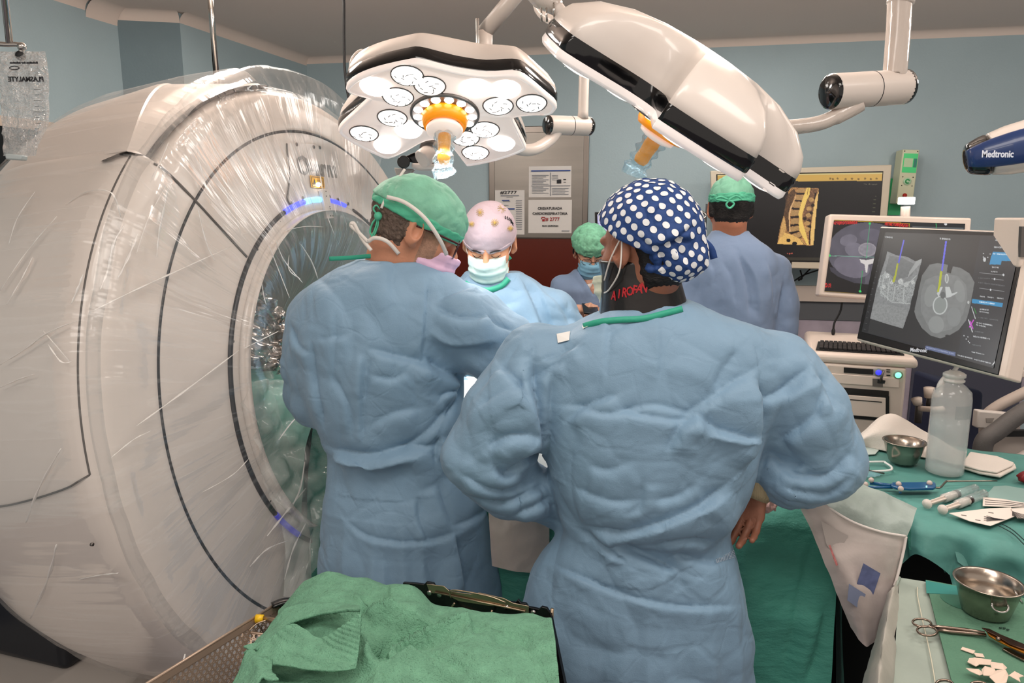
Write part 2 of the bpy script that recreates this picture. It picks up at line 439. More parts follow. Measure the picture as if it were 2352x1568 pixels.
# steel wall panel with notices
steel = mat('brushed_steel', '7f7872', .32, metal=.9, bump=.0001, bscale=30, stretch=(1, 1, 14))
st = thing('wall_cabinet', 'brushed steel wall panel carrying three paper notices behind the left lamp', 'cabinet', wallpt((1240-1176)/1650*5, 1.3))
wallbox(1124, 290, 1352, 548, .02, 'frame', steel, st, bevel=.004)
wallbox(1137, 304, 1340, 546, .024, 'door', mat('brushed_steel_panel', '85807a', .36, metal=.9, mott=.06, mscale=2, bump=.0001, bscale=30, stretch=(1, 1, 14)), st, bevel=.003)
paper = mat('notice_paper', 'ddd8d3', .6); ink = mat('black_ink', '1b1b20', .6); rink = mat('red_ink', 'a01a20', .6); bink = mat('blue_ink', '2d4a8f', .6); gink = mat('grey_ink', '85888f', .6)
WR = frame(BN)                                        # text frame on the back wall
def wtext(s, px, py, hpx, m, par, off, align='CENTER', xs=1):
    p = wallhit(px, py, off)
    return text('lettering', s, hpx/FPX*5.0*1.35, p, WR, m, par, align, xs=xs, bold=.0004)
def rules(par, m, rects, off, name='printed_lines'):
    mb = MB()
    for (a, b, c, d) in rects:
        p = wallhit(a, b, off); q = wallhit(c, d, off); mb.box((p+q)/2, (abs(q.x-p.x)/bdir.x, .0006, abs(p.z-q.z)), Matrix.Rotation(math.atan2(bdir.y, bdir.x), 3, 'Z'))
    return mb.build(name, m, par, smooth=False)
OFF = .026
def notice(x0, y0, x1, y1, label):
    a = wallhit((x0+x1)/2, y1, OFF); t = thing('paper_notice', label, 'notice', a)
    wallbox(x0, y0, x1, y1, .001, 'sheet', paper, t, off=OFF-.002); return t
n1 = notice(1216, 382, 1313, 453, 'printed notice with two columns and a blue header taped on the steel panel')
O2 = OFF+.002
rules(n1, bink, [(1220, 391, 1310, 393)], O2, 'header_line')
rules(n1, gink, [(1264, 396, 1265, 450), (1220, 426, 1310, 427)]+[(1222, 402+k*3.4, 1260-(k % 3)*6, 403+k*3.4) for k in range(13) if k != 7]+[(1268, 432+k*3.4, 1306-(k % 2)*8, 433+k*3.4) for k in range(5)]+[(1268, 402+k*3.4, 1282, 403+k*3.4) for k in range(4)], O2)
rules(n1, ink, [(1279, 412, 1289, 421), (1294, 411, 1300, 413), (1294, 418, 1300, 419)], O2, 'pictogram')
n2 = notice(1215, 459, 1314, 535, 'white notice CRISI/ATURADA CARDIORESPIRATORIA with a red telephone number')
wtext('CRISI/ATURADA', 1263, 481, 5.5, ink, n2, O2); wtext('CARDIORESPIRATÒRIA', 1263, 493, 5.5, ink, n2, O2)
wtext('# 2777', 1269, 507, 8, rink, n2, O2); wtext('BLOC QUIRÚRGIC', 1264, 520, 3.2, ink, n2, O2); rules(n2, gink, [(1290, 529, 1308, 531)], O2)
rules(n2, rink, [(1244, 498, 1252, 500), (1243, 500, 1245, 503), (1251, 500, 1253, 503), (1245.5, 503, 1251, 508)], O2, 'telephone_symbol')
n3 = notice(1139, 437, 1206, 538, 'narrow paper list with handwritten 2777 on the steel panel, partly behind a head')
wtext('#2777', 1168, 445, 7, ink, n3, O2, xs=1.5)
rules(n3, gink, [(1150, 448, 1192, 450), (1163, 452, 1178, 453)]+[(1185, 460+k*5, 1199, 461.5+k*5) for k in range(14)]+[(1155, 462+k*9, 1172-(k % 3)*4, 463+k*9) for k in range(7)], O2)
rules(n3, bink, [(1153, 459, 1170, 461), (1165, 478, 1182, 481)], O2, 'blue_lines')
# ceiling downlight, hanging cable, steel drip rail
dl = W(787, 4, 2.9); dl.z = CEIL
t = thing('ceiling_downlight', 'round glowing ceiling downlight above the hanging black cable', 'ceiling light', (dl.x, dl.y, CEIL))
MB().lathe([(.068, -.001), (.07, -.012), (.085, -.012), (.088, 0), (.068, 0)], (dl.x, dl.y, CEIL)).build('trim_ring', mat('white_plastic', 'e6e0da', .35), t)
MB().lathe([(0, -.008), (.069, -.008), (.069, -.004), (0, -.004)], (dl.x, dl.y, CEIL)).build('diffuser', mat('lamp_glow', 'ffffff', .5, emit='fff3e4', es=9), t)
E_ = W(790, 10, 3.0)
cable_t = tag(MB().tube([(W(790, 0, 3.05).x, 3.05, CEIL)]+[W(*p, 3.05) for p in ((790, 10), (790, 80), (791, 150), (796, 200), (806, 250), (820, 300))], .0055, 8).build('hanging_cable', blackm), 'black cable hanging from the ceiling left of the round surgical lamp', 'cable')
p = W(482, 0, 2.9); q = W(499, 200, 2.9)
rail = thing('drip_rail', 'thin chrome rod hanging from the ceiling above the white scanner', 'rod', (p.x, 2.9, CEIL))
chrome = mat('chrome', 'b9b5b0', .15, metal=1)
MB().cyl((p.x, 2.9, CEIL), q, .011).build('rod', chrome, rail)
MB().ball(q, .012).build('end_cap', chrome, rail)
# ------------------------------------------------------------------ the ring-shaped scanner
GY, GP = .303, .112
GC = Vector((-.518, 2.177, 1.147))
Gn = Vector((math.cos(GY)*math.cos(GP), -math.sin(GY)*math.cos(GP), math.sin(GP)))
Gu = Vector((math.sin(GY), math.cos(GY), 0)); Gv = Gn.cross(Gu)
def gp(a, r, t): return GC+Gn*a+(Gu*math.cos(t)+Gv*math.sin(t))*r
def gface(px, py, a=0.0):
    h = hit_plane(px, py, GC+Gn*a, Gn)-GC; x, y = h.dot(Gu), h.dot(Gv); return math.hypot(x, y), math.atan2(y, x) % (2*PI)
scan_m = mat('scanner_shell', 'd9cfc7', .3, coat=.25)
lineb = mat('scanner_seal', '17161c', .35)
seam = mat('scanner_seam', '4a4440', .5)
sg = thing('ring_scanner', 'huge white ring-shaped scanner under clear plastic, filling the left side', 'scanner', (GC.x, GC.y, 0))
PR = [(-.66, .50), (-.02, .485), (.003, .490), (.006, .50), (.004, .516), (0, .520), (0, .524), (-.012, .62), (-.020, .716), (-.026, .719), (-.020, .724), (-.026, .76), (-.032, .80), (-.045, .825), (-.075, .838), (-.13, .84), (-.3, .845), (-.42, .84), (-.55, .80), (-.63, .70), (-.66, .50)]
PL = [(-.66, .50), (-.02, .485), (.003, .490), (.006, .50), (.004, .516), (0, .520), (0, .524), (-.012, .62), (-.020, .716), (-.026, .719), (-.020, .724), (-.026, .76), (-.030, .80), (-.034, .835), (-.048, .866), (-.080, .884), (-.25, .893), (-.42, .890), (-.58, .84), (-.68, .72), (-.66, .50)]
rn, tn = gface(345, 376, -.06)            # notch where the moving door ends
tA = math.radians(98)
def prof(t):
    t %= 2*PI
    if t > math.radians(318): k = 1-min(1, (t-math.radians(318))/.3)
    elif t < tn: k = 0
    else: k = 1
    return [(a*(1-k)+c*k, b*(1-k)+d*k) for (a, b), (c, d) in zip(PR, PL)]
nt = 360; V = []
PC = None
for j in range(nt):
    t = 2*PI*j/nt; pf = cr([(a, r) for a, r in prof(t)], 3); m_ = len(pf); V += [gp(a, r, t) for a, r in pf]
Fc = [(j*m_+i, j*m_+i+1, ((j+1) % nt)*m_+i+1, ((j+1) % nt)*m_+i) for j in range(nt) for i in range(m_-1)]
obj('gantry_shell', V, [f[::-1] for f in Fc], scan_m, sg)
# raised cover above the door: ridge runs from the notch to a peak
V = []; k1 = 40
for j in range(k1+1):
    s = j/k1; t = tn+.02+(tA-tn-.02)*s
    ar = -.07-.285*s**1.25; rr = .888+.012*s
    sec = [(-.062, .842), (-.066, .852), (-.072, .858), (ar+.3*(-.072-ar)*.15, rr-.004), (ar, rr), (ar-.02, rr+.001), (-.46, .885), (-.6, .83), (-.60, .8), (-.062, .842)]
    V += [gp(a, r, t) for a, r in sec]
m2 = 10
F_ = [(j*m2+i, (j+1)*m2+i, (j+1)*m2+(i+1) % m2, j*m2+(i+1) % m2) for j in range(k1) for i in range(m2-1)]
F_ += [tuple(range(m2-1))[::-1], tuple(range(k1*m2, k1*m2+m2-1))]
obj('ridge_cover', V, F_, scan_m, sg, auto=.22)
def gcircle(name, a, r, t0, t1, rad, m, n=160, par=sg, flat=1):
    full = abs(t1-t0) > 6.2
    return MB().tube([gp(a, r, t0+(t1-t0)*k/n) for k in range(n+1)], rad, 8, cap=not full).build(name, m, par)
gcircle('outer_seal', -.0225, .7195, 0, 2*PI, .0048, lineb)
# light ring around the bore: dark seal, blue where lit
gcircle('bore_seal', .002, .5205, math.radians(96), math.radians(360-42), .0065, lineb)
gcircle('bore_seal', .002, .5205, math.radians(-42), math.radians(70), .0065, lineb)
r_, ta = gface(652, 490); r_, tb = gface(733, 465); r_, tc_ = gface(752, 465); r_, td = gface(790, 480)
blue_g = mat('blue_light', '3a3ac8', .3, emit='4a58ff', es=1.6); blue_l = mat('cyan_light', '77c8ff', .3, emit='66b8ff', es=3.2); blue_d = mat('blue_strip', '2a2a86', .3, emit='2a2ac0', es=.35)
gcircle('blue_ring_light', .004, .5205, ta, ta+(tb-ta)*.55, .008, blue_g, 30)
gcircle('cyan_ring_light', .004, .5205, ta+(tb-ta)*.55, tb, .0085, blue_l, 30)
gcircle('blue_ring_light', .004, .5205, tc_, td, .007, blue_g, 20)
r_, te = gface(630, 1182); r_, tf = gface(680, 1240)
gcircle('blue_ring_light', .004, .5205, te, tf, .0075, blue_d, 20)
# gap behind the door edge, dark notch
gcircle('door_gap', -.06, .846, tn+.02, tA-.02, .006, blackm, 60)
N1, N2, N3 = gp(-.058, .835, tn), gp(-.055, .905, tn+.01), gp(-.35, .93, tn+.01)
V = []
for (a, r, dt) in ((-.045, .820, .0), (-.045, .858, .005), (-.055, .895, .035), (-.10, .895, .055), (-.12, .87, .02), (-.06, .835, -.012)):
    V.append(gp(a, r, tn+dt))
MB().prism([v for v in V], Gn*-.02).build('notch_recess', mat('notch_dark', '2a2522', .3), sg)
# door seam across the face, body seam lines
def gline(name, pts, m, rad=.0022):
    P_ = cr(pts, 6) if len(pts) > 2 else pts
    return MB().tube(P_, rad, 6).build(name, m, sg)
def onface(px, py, lift=.001):
    "point of the scanner front under this pixel"
    r = .7
    for _ in range(5):
        a = np.interp(r, [.52, .62, .72, .80, .835, .872], [0, -.012, -.02, -.03, -.034, -.05]); r, t = gface(px, py, a)
    return gp(a+lift, r, t)
gline('door_seam', [onface(*p) for p in ((352, 376), (370, 385), (400, 412), (442, 455), (500, 518), (566, 590))], seam, .0032)
seam_t = [(gface(*p, -.07)[1]) for p in ((300, 345), (210, 1085))]
gline('body_seam', [gp(-.0615, .8785, tn+.03+(seam_t[1]-tn-.03)*k/40) for k in range(41)], seam, .0030)
def onside(px, py, r=.91):
    "point of the outer shell (radius about r) under this pixel"
    o = Vector((0, 0, EYE))-GC; d = ray(px, py); dn = d.dot(Gn); on = o.dot(Gn); dd = d-Gn*dn; oo = o-Gn*on
    A_, B_, C_ = dd.dot(dd), 2*dd.dot(oo), oo.dot(oo)-r*r; q = B_*B_-4*A_*C_
    t = (-B_-math.sqrt(max(q, 0)))/(2*A_); return o+d*t+GC
te_ = seam_t[1]
gline('body_seam', [gp(a, r, te_+dt) for a, r, dt in ((-.0615, .8785, 0), (-.085, .888, .012), (-.12, .890, .028), (-.2, .896, .05), (-.3, .898, .07), (-.42, .893, .08))], seam, .0022)
# service plate with screws, name, warning sign, slim bracket
def grot(up=None): return frame(Gn, up or Gv)
gf = frame((Gn+Gv*.0).normalized(), Gv)
pl = [(657, 328), (722, 330), (772, 372), (800, 395), (800, 470), (770, 468), (745, 462), (720, 462), (664, 478), (660, 400)]
MB().prism([onface(*p, .0005) for p in pl], Gn*.003).build('service_plate', scan_m, sg, smooth=False, bevel=.001)
gline('plate_edge', [onface(*p, .003) for p in ((657, 330), (659, 360), (663, 400), (661, 430), (658, 455), (664, 470))], mat('grey_metal', '6b6663', .4, metal=.6), .0022)
scr = MB(); scd = MB()
for p in ((679, 332), (732, 339), (667, 467), (694, 455), (774, 459), (797, 468), (754, 452), (842, 506), (641, 510), (588, 573), (549, 665), (533, 784), (541, 914), (569, 1042), (618, 1150), (718, 338), (211, 1250)):
    q = onface(*p, .002) if p[0] > 250 else onside(*p, .90); scr.cyl(q-Gn*.002, q+Gn*.003, .0055 if p[1] < 480 else .0035, 12); scd.cyl(q+Gn*.003, q+Gn*.0034, .0028 if p[1] < 480 else .002, 8)
scr.build('screws', mat('screw_grey', '77706c', .3, metal=.8), sg); scd.build('screw_recesses', blackm, sg)
def gtext(s, px, py, h, m, name='lettering', par=sg, xs=1, lift=.004, bold=.0006):
    q = onface(px, py, lift); R = frame(Gn, (Gv*math.cos(.06)-Gu*math.sin(-.0)).normalized())
    return text(name, s, h, q, R, m, par, 'LEFT', xs=xs, bold=bold)
gtext('O-arm', 683, 400, .078, mat('logo_grey', '7d7670', .4), xs=1.0, bold=.0012)
ysgn = mat('warning_yellow', 'e9ac1e', .4); q0 = [onface(*p, .005) for p in ((708, 403), (740, 407), (742, 433), (711, 431))]
MB().prism(q0, Gn*.001).build('warning_sign', ysgn, sg, smooth=False)
c0 = sum(q0, Vector())/4
def lerp4(u, v): return (q0[3]*(1-u)+q0[2]*u)*(1-v)+(q0[0]*(1-u)+q0[1]*u)*v+Gn*.0016
bd = MB()
for (a, b, c, d) in ((.08, .1, .92, .13), (.08, .87, .92, .9), (.08, .1, .1, .9), (.9, .1, .92, .9), (.45, .6, .85, .63), (.45, .5, .85, .53), (.45, .4, .85, .43), (.45, .3, .7, .33)):
    bd.prism([lerp4(a, b), lerp4(c, b), lerp4(c, d), lerp4(a, d)], Gn*.0004)
bd.add([lerp4(.15, .25), lerp4(.40, .25), lerp4(.275, .75)], [(0, 1, 2)])
bd.build('warning_print', ink, sg, smooth=False)
br = [onface(*p, .004) for p in ((727, 436), (744, 436), (757, 502), (742, 504))]
MB().prism(br, Gn*.012).build('bracket', scan_m, sg, smooth=False, bevel=.002)
hb = MB()
for p in ((737, 441), (738, 452), (746, 476), (747, 481), (748, 497), (753, 497)): q = onface(*p, .0175); hb.cyl(q, q+Gn*.0006, .0022, 8)
hb.build('bracket_holes', blackm, sg)
q = onface(723, 425, .012); MB().ball(q, .007, 10).build('laser_lamp', mat('laser_glow', 'ffffff', .3, emit='fff0dd', es=14), sg)
# floor unit of the scanner
bs = thing('scanner_cart', 'white rounded base of the ring scanner with castors at the lower left', 'cart', (-1.25, 1.4, 0))
bv_ = MB(); bv_.prism([(-1.9, 1.20, .1), (-1.16, 1.08, .1), (-1.10, 2.2, .1), (-1.9, 2.3, .1)], (0, 0, .11)).build('base_housing', scan_m, bs, bevel=.05)
for (x, y) in ((-1.10, 1.16), (-1.05, 2.1)):
    wq = MB().cyl((x-.02, y, .06), (x+.02, y, .06), .06).build('wheel', blackm, bs, bevel=.008)
    MB().lathe([(.035, 0), (.038, .006), (.05, .006), (.052, 0)], (x-.02, y, .06), frame((-1, 0, 0)), 24).build('wheel_rim', chrome, bs)
# lower stand that carries the ring
MB().box((-.86, 2.27, .10), (.5, .9, .18), Matrix.Rotation(-GY, 3, 'Z')).build('stand', scan_m, bs, bevel=.05)

# ------------------------------------------------------------------ clear plastic over the scanner
def film(name, haze=.07, bump=.004, scale=9, st=(1, 1, 1), gl=.35, rough=.09, tint=(1, 1, 1)):
    m = bpy.data.materials.new(name); m.use_nodes = True; nt_ = m.node_tree; L = nt_.links; nt_.nodes.clear()
    out = nt_.nodes.new('ShaderNodeOutputMaterial'); tr = nt_.nodes.new('ShaderNodeBsdfTransparent'); g = nt_.nodes.new('ShaderNodeBsdfGlossy'); df = nt_.nodes.new('ShaderNodeBsdfDiffuse')
    tr.inputs[0].default_value = (*[.985*c for c in tint], 1); g.inputs['Roughness'].default_value = rough; g.inputs[0].default_value = (1, 1, 1, 1); df.inputs[0].default_value = (.85, .84, .82, 1)
    tc = nt_.nodes.new('ShaderNodeTexCoord'); mp = nt_.nodes.new('ShaderNodeMapping'); mp.inputs['Scale'].default_value = st; L.new(tc.outputs['UV'], mp.inputs[0])
    n = nt_.nodes.new('ShaderNodeTexNoise'); n.inputs['Scale'].default_value = scale; n.inputs['Detail'].default_value = 3; L.new(mp.outputs[0], n.inputs['Vector'])
    n2 = nt_.nodes.new('ShaderNodeTexNoise'); n2.inputs['Scale'].default_value = scale*.35; n2.inputs['Detail'].default_value = 2; L.new(mp.outputs[0], n2.inputs['Vector'])
    ab = nt_.nodes.new('ShaderNodeMath'); ab.operation = 'SUBTRACT'; L.new(n.outputs[0], ab.inputs[0]); ab.inputs[1].default_value = .5
    a2 = nt_.nodes.new('ShaderNodeMath'); a2.operation = 'ABSOLUTE'; L.new(ab.outputs[0], a2.inputs[0])
    ad = nt_.nodes.new('ShaderNodeMath'); ad.operation = 'MULTIPLY_ADD'; L.new(n2.outputs[0], ad.inputs[0]); ad.inputs[1].default_value = 2.5; L.new(a2.outputs[0], ad.inputs[2])
    bp = nt_.nodes.new('ShaderNodeBump'); bp.inputs['Distance'].default_value = bump*6; L.new(ad.outputs[0], bp.inputs['Height']); L.new(bp.outputs[0], g.inputs['Normal'])
    fr = nt_.nodes.new('ShaderNodeLayerWeight'); fr.inputs[0].default_value = .25; L.new(bp.outputs[0], fr.inputs['Normal'])
    mu = nt_.nodes.new('ShaderNodeMath'); mu.operation = 'MULTIPLY_ADD'; L.new(fr.outputs['Fresnel'], mu.inputs[0]); mu.inputs[1].default_value = gl; mu.inputs[2].default_value = .022
    # the film turns milky along its creases
    cz = nt_.nodes.new('ShaderNodeMapRange'); L.new(a2.outputs[0], cz.inputs[0]); cz.inputs[1].default_value = 0; cz.inputs[2].default_value = .03; cz.inputs[3].default_value = haze*2.6; cz.inputs[4].default_value = haze
    m1 = nt_.nodes.new('ShaderNodeMixShader'); L.new(cz.outputs[0], m1.inputs[0]); L.new(tr.outputs[0], m1.inputs[1]); L.new(df.outputs[0], m1.inputs[2])
    m2_ = nt_.nodes.new('ShaderNodeMixShader'); L.new(mu.outputs[0], m2_.inputs[0]); L.new(m1.outputs[0], m2_.inputs[1]); L.new(g.outputs[0], m2_.inputs[2])
    L.new(m2_.outputs[0], out.inputs[0]); return m
film_m = film('clear_film', .055, .0014, 2.2, (30, .9, 1), .15, .14)
def uvgrid(o, nu, nv):
    uv = o.data.uv_layers.new(name='uv'); me = o.data
    vi = np.zeros(len(me.loops), np.int32); me.loops.foreach_get('vertex_index', vi)
    U = np.stack([vi//nv/(nu-1), (vi % nv)/(nv-1)], 1); uv.data.foreach_set('uv', U.astype(np.float32).ravel())
def film_sheet(name, Vf, nu, nv, m, parent):
    F = np.array([(i*nv+j, (i+1)*nv+j, (i+1)*nv+j+1, i*nv+j+1) for i in range(nu-1) for j in range(nv-1)])
    o = npmesh(name, Vf, F, m, parent); uvgrid(o, nu, nv); return o
t_lo, t_hi = math.radians(58), math.radians(322); nu, nv = 300, 90
Vs = []
FP_ = [(-.20, .16), (-.10, .24), (-.02, .33), (.02, .41), (.032, .47), (.022, .56), (.012, .66), (.006, .76), (.004, .82), (-.010, .872), (-.05, .900), (-.15, .912), (-.3, .916), (-.48, .905), (-.62, .85)]
FPc = cr(FP_, 9); FPc = [FPc[int(k*(len(FPc)-1)/(nv-1))] for k in range(nv)]
for i in range(nu):
    t = t_lo+(t_hi-t_lo)*i/(nu-1)
    kt = min(1, max(0, (t-math.radians(100))/.05))
    for j in range(nv):
        a, r = FPc[j]
        if a < -.03 and r > .6:
            r_r = np.interp(a, [-.66, -.63, -.55, -.42, -.3, -.13, -.075, -.045, -.03], [.5, .70, .80, .84, .845, .84, .838, .825, .80]); r_l = np.interp(a, [-.68, -.58, -.42, -.25, -.08, -.048, -.03], [.72, .84, .890, .893, .884, .866, .84])
            r = (r_r*(1-kt)+r_l*kt)+.010
        Vs.append(gp(a, r, t))
Vs = np.array(Vs); ii, jj = np.meshgrid(np.arange(nu), np.arange(nv), indexing='ij'); ii = ii.ravel(); jj = jj.ravel()
th = ii/nu*22; Q = np.stack([th*1.0, jj/nv*2.4, 0*th+.3], 1)
Q[:, 0] += 1.2*perlin(np.stack([th*.13, jj/nv*1.5, 0*th], 1))
h = crumple(Q, 1.0, 3, .35)
Vs = Vs+np.array(Gn)*(h*.012*(jj/nv < .6)+.004)[:, None]
rad = Vs-np.array(GC); rad -= (rad@np.array(Gn))[:, None]*np.array(Gn); rad /= np.linalg.norm(rad, axis=1)[:, None]
Vs = Vs+rad*(h*.008*(jj/nv >= .6)+.004)[:, None]
FOLD = 1
fs = film_sheet('plastic_cover', Vs, nu, nv, film_m, None)
tag(fs, 'clear wrinkled plastic film draped over the white ring scanner', 'plastic cover')

# sharp folds standing in the film
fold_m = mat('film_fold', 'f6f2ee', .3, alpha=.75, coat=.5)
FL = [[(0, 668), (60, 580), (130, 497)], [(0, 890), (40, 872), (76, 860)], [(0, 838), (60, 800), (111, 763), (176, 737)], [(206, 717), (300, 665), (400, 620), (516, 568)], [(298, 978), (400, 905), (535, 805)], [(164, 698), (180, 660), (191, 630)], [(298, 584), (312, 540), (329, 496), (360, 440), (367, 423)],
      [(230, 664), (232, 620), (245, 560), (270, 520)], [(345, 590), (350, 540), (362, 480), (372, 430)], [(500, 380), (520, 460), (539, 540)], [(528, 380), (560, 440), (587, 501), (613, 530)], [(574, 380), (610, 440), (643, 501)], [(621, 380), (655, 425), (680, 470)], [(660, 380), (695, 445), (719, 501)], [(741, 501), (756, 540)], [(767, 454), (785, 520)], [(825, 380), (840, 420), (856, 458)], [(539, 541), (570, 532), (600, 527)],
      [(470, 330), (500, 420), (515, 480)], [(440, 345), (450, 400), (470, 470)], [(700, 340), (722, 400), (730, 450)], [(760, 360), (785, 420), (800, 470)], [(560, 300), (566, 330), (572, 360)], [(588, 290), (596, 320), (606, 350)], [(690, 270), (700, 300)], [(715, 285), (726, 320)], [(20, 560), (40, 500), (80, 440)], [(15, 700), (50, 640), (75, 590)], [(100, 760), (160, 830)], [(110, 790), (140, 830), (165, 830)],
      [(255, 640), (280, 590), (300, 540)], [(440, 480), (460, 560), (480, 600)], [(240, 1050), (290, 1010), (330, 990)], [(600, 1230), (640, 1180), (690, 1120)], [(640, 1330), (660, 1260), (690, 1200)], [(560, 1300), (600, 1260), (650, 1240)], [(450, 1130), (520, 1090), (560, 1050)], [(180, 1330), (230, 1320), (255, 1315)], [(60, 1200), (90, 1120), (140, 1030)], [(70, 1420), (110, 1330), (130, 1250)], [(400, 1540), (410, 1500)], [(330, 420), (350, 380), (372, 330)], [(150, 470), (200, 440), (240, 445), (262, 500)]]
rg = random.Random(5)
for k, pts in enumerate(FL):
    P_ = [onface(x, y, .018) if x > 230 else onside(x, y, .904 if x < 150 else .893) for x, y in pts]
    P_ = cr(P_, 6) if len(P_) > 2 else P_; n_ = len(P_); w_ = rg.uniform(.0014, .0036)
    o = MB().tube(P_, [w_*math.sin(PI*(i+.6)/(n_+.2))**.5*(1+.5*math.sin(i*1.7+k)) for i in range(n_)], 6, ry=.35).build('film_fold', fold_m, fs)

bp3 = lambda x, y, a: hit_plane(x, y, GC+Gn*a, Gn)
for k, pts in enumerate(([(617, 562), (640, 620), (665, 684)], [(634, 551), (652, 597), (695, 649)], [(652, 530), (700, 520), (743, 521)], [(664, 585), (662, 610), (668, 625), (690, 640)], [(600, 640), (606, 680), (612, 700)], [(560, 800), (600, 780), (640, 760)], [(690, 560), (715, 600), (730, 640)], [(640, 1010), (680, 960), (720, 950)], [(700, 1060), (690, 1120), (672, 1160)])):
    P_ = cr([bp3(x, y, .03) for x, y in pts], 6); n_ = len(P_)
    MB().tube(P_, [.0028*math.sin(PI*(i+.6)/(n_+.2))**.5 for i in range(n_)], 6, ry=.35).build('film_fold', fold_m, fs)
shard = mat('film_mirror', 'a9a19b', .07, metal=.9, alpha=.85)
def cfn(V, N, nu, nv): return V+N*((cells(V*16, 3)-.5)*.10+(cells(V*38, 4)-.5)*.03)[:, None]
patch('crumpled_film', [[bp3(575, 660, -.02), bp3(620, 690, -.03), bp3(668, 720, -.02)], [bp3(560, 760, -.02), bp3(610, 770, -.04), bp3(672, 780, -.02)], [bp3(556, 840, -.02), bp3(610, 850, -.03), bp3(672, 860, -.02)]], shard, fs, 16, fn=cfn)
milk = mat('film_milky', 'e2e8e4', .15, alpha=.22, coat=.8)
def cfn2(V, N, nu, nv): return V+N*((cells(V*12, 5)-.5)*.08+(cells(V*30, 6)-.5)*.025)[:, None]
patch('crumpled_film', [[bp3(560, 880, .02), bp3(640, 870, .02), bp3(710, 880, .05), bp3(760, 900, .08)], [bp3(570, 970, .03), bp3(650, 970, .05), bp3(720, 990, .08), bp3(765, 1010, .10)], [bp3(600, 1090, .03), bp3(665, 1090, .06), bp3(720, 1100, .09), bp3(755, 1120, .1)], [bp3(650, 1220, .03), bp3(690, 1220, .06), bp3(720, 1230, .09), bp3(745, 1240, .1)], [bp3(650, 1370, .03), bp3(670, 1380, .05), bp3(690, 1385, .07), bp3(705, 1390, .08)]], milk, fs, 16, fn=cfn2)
# ------------------------------------------------------------------ surgical lamps
wht = mat('lamp_white', 'd9cec6', .28, coat=.3)
blk = mat('gloss_black', '08080a', .12, coat=.4)
face_m = mat('lamp_cover', 'f3e4dc', .35, emit='ffe9df', es=.3)
lens_m = [mat('lens_glow_%s' % n, 'ffffff', .2, emit='fff8f2', es=e) for n, e in (('soft', .9), ('mid', 1.8), ('strong', 5.0))]
lip_m = mat('clear_lip', 'efe6e2', .15, emit='ffeee6', es=.25)
grey_m = mat('grey_metal', '6b6663', .4, metal=.6)
orange = mat('orange_plastic', 'f2940f', .3, emit='ff9208', es=.25)
OUT = [(-.252,.117),(-.216,.155),(-.156,.188),(-.08,.214),(-.046,.219),(.008,.198),(.055,.18),(.122,.166),(.19,.171),(.223,.155),(.276,.087),(.313,.032),(.299,-.004),(.255,-.007),(.203,-.017),(.19,-.033),(.204,-.088),(.228,-.176),(.225,-.207),(.149,-.261),(.056,-.3),(.04,-.286),(.019,-.221),(-.013,-.146),(-.072,-.146),(-.14,-.207),(-.203,-.253),(-.239,-.229),(-.285,-.176),(-.321,-.117),(-.316,-.081),(-.262,-.013),(-.209,.051),(-.199,.069),(-.23,.087),(-.249,.099)]
def film2(name, tint, haze, gl=.3): return film(name, haze, .002, 6, (3, 3, 1), gl, .12, tint)
sleeve_m = film2('handle_film', (.72, .86, .92), .07)
